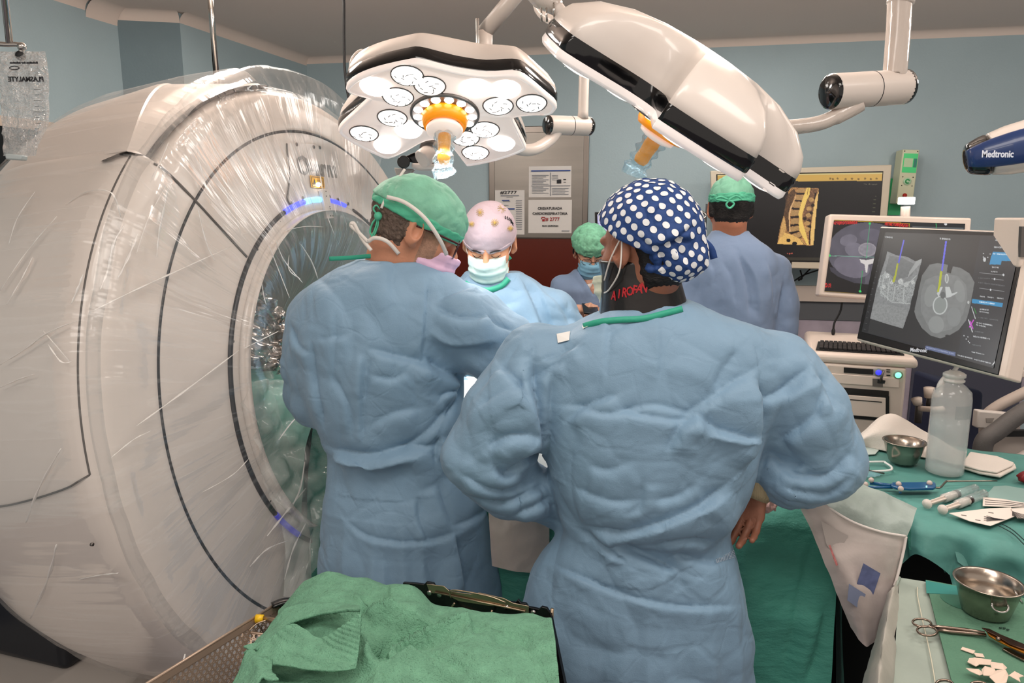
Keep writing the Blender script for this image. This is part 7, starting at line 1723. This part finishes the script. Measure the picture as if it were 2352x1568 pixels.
MB().prism([H(2048, 1113), H(2143, 1112), H(2149, 1115), H(2149, 1123), H(2143, 1126), H(2090, 1127), H(2060, 1125), H(2046, 1120)], (0, 0, .007)).build('handle', nvb, ni, smooth=False, bevel=.002)
MB().tube([H(1998, 1109), H(2060, 1116)], .0045, 10).build('arm', nvb, ni); MB().tube([H(1992, 1119), H(2050, 1119)], .0035, 10).build('arm', nvb, ni); MB().tube([H(2068, 1120), H(2068, 1131)], .003, 8).build('stub', nvb, ni)
MB().tube(cr([H(2147, 1119), H(2160, 1119), H(2173, 1106), H(2186, 1105), H(2290, 1104)], 5), [.0026]*16+[.0016]*5, 10).build('steel_tip', mat('tip_steel', '8d8075', .3, metal=1), ni)
for (x, y) in ((1988, 1112), (2001, 1102), (2064, 1111), (2069, 1122), (2135, 1109)):
    MB().ball(hz(x, y, Zi+.010), .0068, 16).build('tracking_ball', mat('ball_pale', 'c3b0a8', .5), ni)
MB().prism([H(2126, 1115, Zi+.0075), H(2130, 1115, Zi+.0075), H(2130, 1120, Zi+.0075), H(2126, 1120, Zi+.0075)], (0, 0, .0005)).build('mark', mat('cyan_mark', 'a6e6f0', .3), ni, smooth=False)
plw = mat('plunger_white', 'ded0c6', .4); bar = clear('barrel_clear', 'b9c4c2', .35, .08)
for k, (a, b_, c_, e_, lab) in enumerate((((2129, 1157), (2192, 1136), (2199, 1134), (2240, 1121), 'white-plunger syringe on the teal table, the one nearer the blue instrument'), ((2165, 1170), (2222, 1150), (2228, 1147), (2260, 1133), 'white-plunger syringe on the teal table, the one nearer the table edge'))):
    z = ZT+.014; sy = thing('syringe', lab, 'syringe', hz(*a, z), 'syringes on the teal table')
    A_, B_, C__, E_ = [hz(*q, z) for q in (a, b_, c_, e_)]; d_ = (E_-A_).normalized()
    MB().cyl(A_-d_*.001, A_+d_*.0022, .0115, 20).build('thumb_rest', plw, sy)
    w_ = d_.cross(Vector((0, 0, 1))); MB().prism([A_+w_*.006, B_+w_*.008, B_-w_*.008, A_-w_*.006], (0, 0, .0025)).build('plunger', plw, sy, smooth=False)
    MB().prism([A_+Vector((0, 0, -.006)), B_+Vector((0, 0, -.007)), B_+Vector((0, 0, .008)), A_+Vector((0, 0, .007))], w_*.0022).build('plunger_rib', plw, sy, smooth=False)
    MB().cyl(A_+(B_-A_)*.62, B_, .0098, 20).build('inner_barrel', plw, sy)
    MB().cyl(B_, C__, .0102, 20).build('stopper', mat('stopper_dark', '2a1414', .4), sy); MB().cyl(A_+(B_-A_)*.60, E_, .0112, 24).build('barrel', bar, sy)
    MB().tube([E_, E_+d_*.004, E_+d_*.012], [.010, .003, .0022], 12).build('nozzle', bar, sy)
slabz('grey_pad', [(2262, 1140), (2282, 1118), (2310, 1116), (2420, 1135), (2420, 1165), (2320, 1158)], ZT+.004, .002, mat('pad_grey', '86a29c', .5), 'grey green film pad at the right table edge behind the thread cards', 'pad')
cardm = mat('card_white', 'ddd0c6', .6); thm = mat('thread_black', '14141a', .6)
cards = [([(2258, 1142), (2300, 1146), (2352, 1155), (2430, 1160), (2430, 1170), (2352, 1166), (2257, 1162)], 'white needle card strip with dark lines, farthest of the three on the teal table', .008),
         ([(2180, 1179), (2271, 1168), (2322, 1166), (2331, 1186), (2275, 1208), (2227, 1197)], 'white needle card with bundled black threads at the front edge of the teal table', .011),
         ([(2322, 1168), (2440, 1164), (2440, 1196), (2336, 1190)], 'white needle card cut by the right picture edge on the teal table', .014)]
for pts, lab, z in cards:
    c_ = slabz('needle_card', pts, ZT+z, .0012, cardm, lab, 'needle card', 0, 'needle cards on the teal table')
    th = MB()
    if z == .008:
        for k in range(3): th.tube([hz(2262, 1147+k*5, ZT+z+.0022), hz(2320, 1152+k*4, ZT+z+.0022), hz(2352, 1157+k*3, ZT+z+.0022)], .0006, 6)
    elif z == .011:
        for k in range(7): th.tube([hz(2266-(k % 2)*6, 1190+k*2-6, ZT+z+.0022), hz(2285+k*4, 1196+k*.5-6, ZT+z+.003)], .0006, 6)
        for a in ((2208, 1182), (2270, 1176), (2240, 1193)): th.tube([hz(*a, ZT+z+.0022), hz(a[0]+12, a[1]+2, ZT+z+.0022)], .0006, 6)
    else:
        for k in range(7): th.tube([hz(2325, 1174+k*1.5, ZT+z+.0022), hz(2345, 1180+k*2, ZT+z+.003), hz(2380, 1186+k*2, ZT+z+.0022)], .0006, 6)
    th.build('threads', thm, c_)['kind'] = 'stuff'
for k, lab in enumerate(('black suture thread over the table edge, upper of two', 'black suture thread over the table edge, lower of two')):
    tag(MB().tube(cr([hz(2300+k*-8, 1202+k*4, ZT+.01), hz(2325, 1216+k*8, ZT+.01), hz(2350, 1238+k*10, ZT+.012), hz(2390, 1275+k*12, ZT+.012)], 6), .0011, 6).build('suture_thread', mat('thread_green', '0d2b2a', .5)), lab, 'thread', 'suture threads over the table edge')
Vx, Fx = nets(lambda P: ell(P, hz(2358, 1096, ZT+.016), (.022, .018, .014))+crumple(P, 40)*.006, np.array(hz(2358, 1096, ZT+.02))-.05, np.array(hz(2358, 1096, ZT+.02))+.05, .002)
tag(npmesh('red_swab', Vx, Fx, mat('swab_red', '7a1218', .4)), 'dark red soaked swab at the right edge of the teal table', 'swab')
gp_ = W(1762, 1160, 1.56)
Vx, Fx = nets(lambda P: ell(P, gp_, (.020, .016, .015))+crumple(P, 55, 4)*.010, np.array(gp_)-.05, np.array(gp_)+.05, .0018)
tag(npmesh('used_gauze', Vx, Fx, mat('gauze_pink', 'd3a8a0', .7, mott=.3, mscale=60)), 'small crumpled pink stained gauze on the green drape by the hand', 'gauze')
# pouch between the two tables
pch = thing('drape_pouch', 'milky plastic pouch with blue labels hanging between green drape and teal table', 'pouch', W(1970, 1200, 1.5))
Q_ = lambda x, y, Y: W(x, y, Y-.055)
patch('back_sheet', [[Q_(1835, 1146, 1.56), Q_(1930, 1098, 1.64), Q_(2010, 1122, 1.62), Q_(2107, 1166, 1.58)], [Q_(1860, 1190, 1.54), Q_(1935, 1160, 1.57), Q_(2010, 1190, 1.56), Q_(2092, 1210, 1.55)], [Q_(1885, 1250, 1.53), Q_(1940, 1240, 1.54), Q_(2010, 1250, 1.53), Q_(2075, 1255, 1.53)]], mat('pouch_back', '97a39c', .4, mott=.12, mscale=20, bump=.003, bscale=30), pch, 10, .006, 14)
patch('front_sheet', [[Q_(1828, 1149, 1.52), Q_(1880, 1150, 1.50), Q_(1950, 1196, 1.49), Q_(2020, 1222, 1.49), Q_(2078, 1233, 1.50)], [Q_(1862, 1215, 1.50), Q_(1910, 1240, 1.48), Q_(1970, 1270, 1.47), Q_(2030, 1290, 1.47), Q_(2066, 1295, 1.49)], [Q_(1905, 1320, 1.48), Q_(1950, 1340, 1.45), Q_(1990, 1370, 1.44), Q_(2025, 1385, 1.45), Q_(2045, 1380, 1.47)], [Q_(1955, 1440, 1.46), Q_(1975, 1470, 1.44), Q_(1990, 1485, 1.43), Q_(2000, 1480, 1.44), Q_(2012, 1470, 1.46)]], mat('pouch_front', 'c3b5af', .3, alpha=.86, coat=.3, mott=.16, mscale=11, bump=.003, bscale=22), pch, 10, .004, 14)
MB().tube(cr([Q_(1876, 1147, 1.505), Q_(1950, 1194, 1.485), Q_(2020, 1220, 1.485), Q_(2080, 1231, 1.495)], 6), .0028, 8).build('welded_lip', mat('pouch_lip', 'd8cec8', .3), pch)
MB().tube(cr([Q_(2081, 1232, 1.495), Q_(2076, 1262, 1.49), Q_(2062, 1320, 1.475), Q_(2054, 1345, 1.47)], 6), .003, 8).build('welded_edge', mat('pouch_lip', 'd8cec8', .3), pch)
LBQ = lambda n_, pts, m_, Y: MB().prism([Q_(x, y, Y) for x, y in pts], (0, -.0006, 0)).build(n_, m_, pch, smooth=False)
LBQ('blue_label', [(1983, 1293), (2022, 1316), (2005, 1366), (1968, 1340)], mat('label_blue', '626b92', .5, mott=.25, mscale=60), 1.445)
LBQ('blue_label', [(1950, 1340), (1988, 1364), (1976, 1400), (1946, 1378)], mat('label_faded', '8089a3', .5), 1.44)
LBQ('paper_insert', [(1885, 1195), (1948, 1230), (1920, 1280), (1898, 1250)], mat('insert_grey', 'a99f9a', .6), 1.478)
MB().prism([Q_(1903, 1252, 1.468), Q_(1907, 1251, 1.468), Q_(1925, 1297, 1.458), Q_(1920, 1299, 1.458)], (0, -.0006, 0)).build('red_print', mat('print_red', 'b06a68', .6, mott=.4, mscale=300), pch, smooth=False)
# ------------------------------------------------------------------ small table at the lower right
ZS = .85
st2 = thing('side_table', 'small table with pale and green cloths at the lower right corner', 'table', hz(2250, 1450, ZS))
Vt = [hz(2066, 1326, ZS), hz(2470, 1404, ZS), hz(2520, 1760, ZS), hz(2044, 1760, ZS), hz(2045, 1400, ZS)]
pale = mat('pale_drape', '97a197', .55, mott=.10, mscale=9, bump=.002, bscale=30)
nu, nv = 60, 80; V = []
TL_, TR_, BL2, BR2 = hz(2066, 1326, ZS), hz(2480, 1400, ZS), hz(2040, 1760, ZS), hz(2500, 1800, ZS)
for i in range(nu):
    u = i/(nu-1)
    for j in range(nv):
        v = j/(nv-1); p_ = (TL_*(1-u)+TR_*u)*(1-v)+(BL2*(1-u)+BR2*u)*v; V.append((p_.x, p_.y, p_.z))
V = np.array(V); V[:, 2] += (cells(V*np.array((8, 8, 1)), 3)-.5)*.004; pm('pale_drape', V, nu, nv, pale, st2)
grid = [[TL_, TL_*.66+BL2*.34, TL_*.33+BL2*.67, BL2], [W(2050, 1352, 1.36), W(2034, 1425, 1.22), W(2020, 1530, 1.05), W(2010, 1700, .9)], [W(2037, 1380, 1.36), W(2012, 1471, 1.24), W(1985, 1560, 1.12), W(1950, 1740, .95)], [W(2030, 1500, 1.36), W(2000, 1600, 1.24), W(1965, 1700, 1.12), W(1930, 1850, .95)]]
patch('side_fall', grid, mat('fall_beige', 'aba69c', .45, bump=.003, bscale=20, mott=.12, mscale=8), st2, 10, .006, 10)
MB().tube(cr([hz(*p, ZS+.003) for p in ((2066, 1326), (2046, 1380), (2045, 1460), (2047, 1568), (2044, 1700))], 6), .003, 8).build('hem', pale, st2)
tws = [hz(2126, 1334, ZS+.005), hz(2480, 1400, ZS+.005), hz(2520, 1800, ZS+.005), hz(2212, 1780, ZS+.005), hz(2186, 1568, ZS+.005), hz(2150, 1430, ZS+.005)]
o1 = MB().prism(tws, (0, 0, .003)).build('green_towel', mat('towel_green', '567f68', .9, mott=.08, mscale=14, bump=.003, bscale=120), None, smooth=False)
tag(o1, 'flat green cloth on the small lower right table under bowl and scissors', 'cloth')
MB().prism([hz(*p, ZS+.0085) for p in ((2126, 1333), (2220, 1350), (2205, 1366), (2128, 1362))], (0, 0, .0004)).build('wet_patch', mat('towel_wet', '2f8079', .5), o1, smooth=False)
MB().lathe([(0, 0), (.040, 0)], hz(2212, 1378, ZS+.0088), None, 30).build('wet_ring', mat('towel_damp', '2f6a55', .6), o1)
tag(MB().tube(cr([hz(*p, ZS+.005) for p in ((2107, 1348), (2108, 1370), (2118, 1420), (2127, 1458), (2140, 1520), (2150, 1580))], 6), .0011, 6).build('white_thread', mat('thread_white', 'c9c4b0', .7)), 'long white thread running down the pale strip of the small table', 'thread')
gold = mat('jaw_gold', 'b9772a', .3, metal=.9); st3 = mat('scissor_steel', '8c7c70', .2, metal=1)
def zb(x, y): return (2050+x/5.851, 1300+y/5.851)
sc_ = thing('scissors', 'long steel surgical scissors with gilded jaw lying across the green cloth', 'scissors', hz(2180, 1450, ZS))
zz_ = ZS+.016
def ringp(cx, cy, rx, ry, rot=0, z=zz_): return [hz(*zb(cx+rx*math.cos(a)*math.cos(rot)-ry*math.sin(a)*math.sin(rot), cy+rx*math.cos(a)*math.sin(rot)+ry*math.sin(a)*math.cos(rot)), z) for a in [k*PI/14 for k in range(29)]]
MB().tube(ringp(395, 760, 125, 52, .12), .0022, 8, cap=False).build('finger_ring', st3, sc_); MB().tube(ringp(465, 870, 135, 62, .12), .0022, 8, cap=False).build('finger_ring', st3, sc_)
MB().tube([hz(*zb(500, 800), zz_), hz(*zb(700, 822), zz_), hz(*zb(990, 855), zz_), hz(*zb(1240, 895), zz_+.004)], [.0026, .0032, .0034, .003], 12).build('shank', st3, sc_)
MB().tube([hz(*zb(580, 845), zz_-.003), hz(*zb(780, 880), zz_-.003), hz(*zb(1060, 905), zz_-.003), hz(*zb(1260, 925), zz_)], [.0026, .0036, .0038, .003], 12).build('shank', st3, sc_)
MB().prism([hz(*zb(*p), zz_+.006) for p in ((1195, 835), (1300, 850), (1460, 930), (1780, 1060), (1900, 1110), (1900, 1160), (1780, 1130), (1580, 1060), (1400, 950), (1260, 880))], (0, 0, .002)).build('jaw', mat('jaw_dark', '5a4238', .25, metal=1), sc_, smooth=False, bevel=.0008)
MB().prism([hz(*zb(*p), zz_+.002) for p in ((1250, 870), (1400, 935), (1580, 1045), (1720, 1120), (1900, 1190), (1900, 1230), (1700, 1150), (1560, 1090), (1400, 1010), (1300, 950))], (0, 0, .003)).build('gilded_jaw', gold, sc_, smooth=False, bevel=.0008)
MB().cyl(hz(*zb(1418, 975), zz_+.005), hz(*zb(1418, 975), zz_+.0085), .0035, 14).build('pivot_screw', st3, sc_)
MB().prism([hz(*zb(*p), zz_-.006) for p in ((1470, 1125), (1500, 1105), (1590, 1120), (1900, 1240), (1900, 1300), (1760, 1280), (1600, 1200))], (0, 0, .003)).build('lower_jaw', st3, sc_, smooth=False, bevel=.0008)
fcp = thing('forceps', 'ring-handled forceps at the bottom edge near the lower right corner', 'forceps', hz(2170, 1566, ZS))
MB().tube(ringp(700, 1590, 115, 62, .05), .0022, 8, cap=False).build('finger_ring', st3, fcp); MB().tube(ringp(1160, 1600, 110, 45, .05), .0024, 8, cap=False).build('finger_ring', st3, fcp)
MB().tube([hz(*zb(800, 1640), zz_), hz(*zb(1100, 1700), zz_)], .003, 10).build('shank', st3, fcp)
scr_p = [([(915, 1120), (940, 1088), (1112, 1140), (1085, 1180)], 'upper left scrap of white tape on the green cloth'), ([(1090, 1165), (1210, 1180), (1238, 1228), (1120, 1215)], 'small scrap of white tape right below the upper left scrap'), ([(1005, 1290), (1030, 1240), (1090, 1235), (1170, 1255), (1160, 1330), (1120, 1350)], 'rounded scrap of white tape at the left of the pile'), ([(1090, 1228), (1330, 1262), (1310, 1330), (1160, 1320)], 'long scrap of white tape at the top of the pile'), ([(1300, 1285), (1480, 1310), (1540, 1370), (1500, 1400), (1330, 1370)], 'scrap of white tape at the right of the pile'), ([(985, 1372), (1160, 1388), (1230, 1450), (1170, 1470), (1030, 1410)], 'pointed scrap of white tape at the lower left of the pile'), ([(1195, 1395), (1240, 1345), (1370, 1380), (1400, 1440), (1360, 1480), (1220, 1470)], 'wide scrap of white tape in the middle of the pile'), ([(1400, 1400), (1520, 1395), (1560, 1470), (1530, 1568), (1400, 1590), (1300, 1490)], 'large scrap of white tape at the lower edge of the pile'), ([(1560, 1470), (1640, 1415), (1765, 1480), (1700, 1500), (1720, 1560)], 'scrap of white tape right of the pile by the picture corner')]
for k, (pts, lab) in enumerate(scr_p):
    c_ = np.mean(pts, 0); z = ZS+.010+.0016*k; o1 = MB().prism([hz(*zb(*p), z+.0015*((i*7) % 3)) for i, p in enumerate(pts)], (0, 0, .0009)).build('tape_scrap', mat('tape_white', 'dcc5b3', .6), None, smooth=False); tag(o1, lab, 'tape scrap', 'scraps of white tape on the green cloth')
crs = MB()
for q in ((1450, 825), (1500, 830), (1550, 850)): crs.ball(hz(*zb(*q), ZS+.011), .0022, 6, (1.6, 1, .6))
tag(crs.build('debris', mat('debris_dark', '1f3a2f', .7)), 'dark crumbs on the green cloth between bowl and scissors', 'debris', None, 'stuff')
# ------------------------------------------------------------------ foreground: instrument container, basket, towel
ZC = .945
tow = mat('towel_mint', '6a9c80', .92, mott=.16, mscale=45, bump=.004, bscale=150, bump2=.002, b2scale=500)
co = thing('instrument_container', 'open black instrument container with steel latches behind the green towel', 'container', hz(1080, 1380, ZC))
bk0, bk1 = hz(925, 1338, ZC), hz(1268, 1402, ZC); bd = (bk1-bk0).normalized(); bn = Vector((-bd.y, bd.x, 0)); Lb = (bk1-bk0).length
def bp_(u, z=0, o=0): return bk0+bd*(Lb*u)+Vector((0, 0, z))+bn*o
prof_b = []
for k in range(61):
    u = k/60; z = .004*math.sin(u*9)-.006*(u > .84)+(.006 if .16 < u < .22 or .77 < u < .80 or .92 < u < .97 else 0)
    prof_b.append((u, z))
V = [bp_(u*1.0, z, 0) for u, z in prof_b]+[bp_(1, -.30), bp_(0, -.30)]
MB().prism(V, bn*.006).build('back_wall', black, co, smooth=False, bevel=.001)
rt = [bp_(1, .0), bp_(1, -.30), bp_(1, -.30, -.34), bp_(1, -.02, -.34)]
MB().prism([bp_(1, -.002), bp_(1, -.30), bp_(1, -.30)+(hz(1330, 1700, ZC)-bk1), bp_(1, -.002)+(hz(1330, 1700, ZC)-bk1)], bd*-.004).build('side_wall', black, co, smooth=False)
MB().prism([bp_(.0, -.29), bp_(1, -.29), bp_(1, -.29)+(hz(1330, 1700, ZC)-bk1), hz(330, 1700, ZC)-Vector((0, 0, .29))], (0, 0, -.01)).build('bottom', black, co, smooth=False)
stl = mat('latch_steel', 'a8957f', .3, metal=.95, bump=.0004, bscale=80)
MB().prism([bp_(u, z, -.004) for u, z in ((.18, .010), (.30, .012), (.34, .004), (.48, .006), (.54, .012), (.70, .010), (.76, .004), (.86, .004), (.86, -.012), (.70, -.006), (.60, -.010), (.40, -.012), (.34, -.006), (.20, -.006))], bn*-.002).build('rim_plate', stl, co, smooth=False, bevel=.0006)
MB().tube(cr([bp_(.36, -.004, -.012), bp_(.37, .012, -.014), bp_(.60, .014, -.014), bp_(.72, .006, -.012)], 4), .0016, 8).build('locking_wire', stl, co)
MB().tube([bp_(.24, -.002, -.008), bp_(.84, -.006, -.008)], .0018, 8).build('locking_rod', stl, co)
hn = MB().tube(cr([bp_(.38, -.014, -.010), bp_(.375, -.030, -.014), bp_(.58, -.048, -.016), bp_(.60, -.040, -.016), bp_(.63, -.014, -.010)], 5), .0022, 8).build('wire_handle', stl, co)
for u in (.20, .27, .72, .89): q = bp_(u, -.006, -.005); MB().cyl(q, q-bn*.003, .0045, 14).build('rivet', chrome, co)
for u in (.45, .70): MB().prism([bp_(u, -.030, -.002), bp_(u+.10, -.032, -.002), bp_(u+.10, -.038, -.002), bp_(u, -.036, -.002)], bn*-.002).build('vent_slot', blk, co, smooth=False)
MB().tube([bp_(1.0, .004, -.0), bp_(1.0, -.10, -.004)], .003, 8).build('corner_trim', stl, co)
# perforated basket, left
pst = mat('basket_steel', 'b09a88', .4, metal=.6, bump=.0004, bscale=60)
bs2 = thing('perforated_basket', 'perforated steel instrument basket at the bottom left of the green towel', 'basket', hz(480, 1480, ZC))
def perf(name, O, ux, uy, nx, ny, cell, r, parent, mask=None, th=.0012):
    mb = MB(); nrm = ux.cross(uy).normalized()
    for j in range(ny):
        for i in range(nx):
            o_ = O+ux*((i+(.5 if j % 2 else 0))*cell)+uy*(j*cell)
            sq_ = []; ci = []
            for k in range(12):
                a = 2*PI*k/12+PI/12*0; c_, s_ = math.cos(a), math.sin(a); m_ = max(abs(c_), abs(s_)); sq_.append(o_+(ux*(c_/m_)+uy*(s_/m_))*cell/2+ux*cell/2+uy*cell/2); ci.append(o_+(ux*c_+uy*s_)*r+ux*cell/2+uy*cell/2)
            hole = not (mask and not mask(i, j))
            if hole: mb.add(sq_+ci, [(k, (k+1) % 12, 12+(k+1) % 12, 12+k) for k in range(12)])
            else: mb.add(sq_, [tuple(range(12))])
    o = mb.build(name, pst, parent, smooth=False, solid=th); return o
p0, p1 = hz(640, 1383, ZC), hz(300, 1592, ZC)
ux_ = (p1-p0).normalized(); dn_ = (Vector((0, 0, -1))+Vector((ux_.y, -ux_.x, 0))*-.12).normalized()
Lp = (p1-p0).length; cell = .0098; nxh = int(Lp/cell)
side_n = ux_.cross(dn_)
perf('perforated_side', p0+dn_*.012, ux_, dn_, nxh, 12, cell, .0032, bs2, lambda i, j: i > 1)
MB().prism([p0, p1, p1+dn_*.012, p0+dn_*.012], side_n*.0015).build('rim_strip', pst, bs2, smooth=False)
MB().tube([p0, p1], .0024, 8).build('rim_bead', pst, bs2)
e0 = p0; MB().prism([e0+Vector((0, 0, .004)), e0+Vector((.016, .0, .004)), e0+Vector((.02, 0, -.06)), e0+Vector((0, 0, -.06))], (0, .004, 0)).build('black_corner', black, bs2, smooth=False, bevel=.001)
MB().tube(cr([hz(625, 1390, ZC+.002), hz(655, 1380, ZC+.004), hz(690, 1382, ZC), hz(700, 1400, ZC-.02)], 5), .010, 10, ry=.4).build('silicone_edge', black, bs2)
perf('inner_tray', hz(545, 1448, ZC-.02), (hz(640, 1462, ZC-.03)-hz(545, 1448, ZC-.02)).normalized(), (hz(545, 1510, ZC-.055)-hz(545, 1448, ZC-.02)).normalized(), 8, 6, .0095, .0033, bs2)
MB().tube([hz(545, 1447, ZC-.018), hz(645, 1462, ZC-.03)], .002, 8).build('tray_bead', pst, bs2)
yc = thing('capped_probe', 'steel rod with a bright yellow cap in the perforated basket', 'instrument', hz(600, 1420, ZC))
MB().cyl(hz(600, 1419, ZC-.002), hz(680, 1432, ZC-.01), .0045, 12).build('rod', stl, yc)
MB().tube([hz(588, 1420, ZC-.002), hz(605, 1420, ZC-.002)], [.0072, .0062], 14).build('yellow_cap', mat('cap_yellow', 'e6b81a', .35), yc)
MB().tube(cr([hz(572, 1448, ZC-.01), hz(590, 1432, ZC-.004), hz(612, 1424, ZC-.002)], 4), .0014, 8).build('wire_loop', stl, yc)
tag(MB().prism([(-.62, .45, .62), (.16, .45, .62), (.16, 1.20, .62), (-.5, 1.22, .62)], (0, 0, -.04)).build('trolley_top', steel, smooth=False, bevel=.005), 'steel trolley top under the instrument container in the foreground', 'trolley')
bpy.data.objects['trolley_top'].location.z = 0
# towel heap
tw = thing('green_towel', 'crumpled mint green towel heaped over the instrument container in the foreground', 'towel', hz(950, 1480, ZC))
G = lambda L_: [W(*p) for p in L_]
rows_ = [G([(640, 1440, 1.20), (700, 1400, 1.25), (780, 1380, 1.27), (870, 1385, 1.26), (950, 1400, 1.24), (1040, 1440, 1.20), (1120, 1470, 1.16), (1200, 1480, 1.13), (1262, 1470, 1.10)]),
         G([(640, 1398, 1.12), (700, 1342, 1.16), (770, 1319, 1.18), (870, 1332, 1.16), (945, 1348, 1.14), (1010, 1390, 1.11), (1090, 1412, 1.09), (1190, 1424, 1.07), (1262, 1424, 1.05)]),
         G([(625, 1440, 1.04), (700, 1385, 1.07), (775, 1365, 1.10), (860, 1380, 1.07), (940, 1385, 1.05), (1015, 1420, 1.03), (1075, 1412, 1.03), (1190, 1452, .99), (1273, 1462, .97)]),
         G([(600, 1510, .97), (700, 1470, 1.00), (790, 1440, 1.02), (870, 1445, 1.00), (935, 1490, .97), (1010, 1478, .97), (1085, 1445, .97), (1200, 1500, .93), (1280, 1530, .91)]),
         G([(560, 1590, .88), (680, 1560, .90), (800, 1520, .93), (870, 1530, .92), (930, 1500, .93), (1020, 1540, .90), (1120, 1530, .89), (1210, 1570, .86), (1290, 1620, .85)]),
         G([(500, 1740, .78), (650, 1700, .80), (800, 1660, .83), (870, 1640, .84), (940, 1640, .84), (1030, 1680, .82), (1130, 1680, .81), (1230, 1720, .78), (1310, 1780, .78)])]
def tfn(V, N, nu, nv):
    F = np.array([(i*nv+j, (i+1)*nv+j, (i+1)*nv+j+1, i*nv+j+1) for i in range(nu-1) for j in range(nv-1)])
    V = V+np.array((0, 0, 1))[None]*((cells(V*np.array((9, 9, 9)), 5)-.5)*.030+(cells(V*22, 6)-.5)*.010)[:, None]
    return folds(V, F, [([(860, 1500), (920, 1480), (985, 1460), (1060, 1430), (1075, 1415)], .022, .009), ([(825, 1460), (845, 1500), (865, 1530)], .024, .012), ([(835, 1410), (870, 1390), (910, 1383)], .018, .009), ([(1065, 1405), (1075, 1430), (1080, 1460)], .008, .006), ([(1095, 1432), (1160, 1460), (1230, 1520), (1262, 1590)], .004, .003), ([(935, 1480), (1000, 1520), (1080, 1570)], .004, .004), ([(820, 1360), (830, 1385), (815, 1400)], .008, .006)])
tp_ = patch('heap', rows_, tow, tw, 18, 0, fn=tfn, solid=.003)
F2_ = [G([(640, 1412, 1.06), (690, 1392, 1.06), (745, 1388, 1.06), (790, 1392, 1.05), (826, 1398, 1.03)]),
       G([(660, 1428, 1.02), (700, 1420, 1.035), (750, 1418, 1.035), (795, 1410, 1.025), (830, 1404, 1.01)])]
GS = lambda L_, d=.035: [W(x, y, Y-d) for x, y, Y in L_]
patch('rolled_edge', [GS([(560, 1500, .99), (610, 1452, 1.05), (655, 1400, 1.08), (720, 1385, 1.08), (780, 1388, 1.07), (825, 1392, 1.04)]), GS([(590, 1492, .96), (640, 1452, 1.01), (672, 1430, 1.03), (730, 1412, 1.045), (785, 1404, 1.03), (829, 1402, 1.01)])], tow, tw, 14, .002, 20, .004)
def ribs(V, N, nu, nv):
    return V+N*(np.sin(V[:, 2]*1500)*.0009)[:, None]+N*((cells(V*16, 2)-.5)*.006)[:, None]
patch('folded_flap', [GS([(560, 1488, .975), (612, 1470, .985), (672, 1434, 1.0), (735, 1464, .975), (795, 1432, .975), (830, 1402, .985)]), GS([(590, 1505, .95), (630, 1495, .955), (690, 1490, .955), (745, 1498, .945), (795, 1490, .945), (826, 1470, .95)]), GS([(600, 1520, .93), (645, 1528, .925), (700, 1536, .92), (750, 1538, .915), (795, 1536, .915), (818, 1534, .92)])], tow, tw, 26, 0, solid=.003, fn=ribs)
patch('lower_fold', [GS([(500, 1640, .86), (540, 1560, .92), (570, 1496, .96), (600, 1505, .95), (625, 1512, .93)]), GS([(520, 1650, .84), (556, 1580, .88), (590, 1520, .92), (612, 1530, .91), (625, 1545, .90)]), GS([(560, 1660, .80), (580, 1600, .84), (600, 1560, .87), (615, 1560, .87), (640, 1560, .87)])], tow, tw, 14, .004, 20, .003)
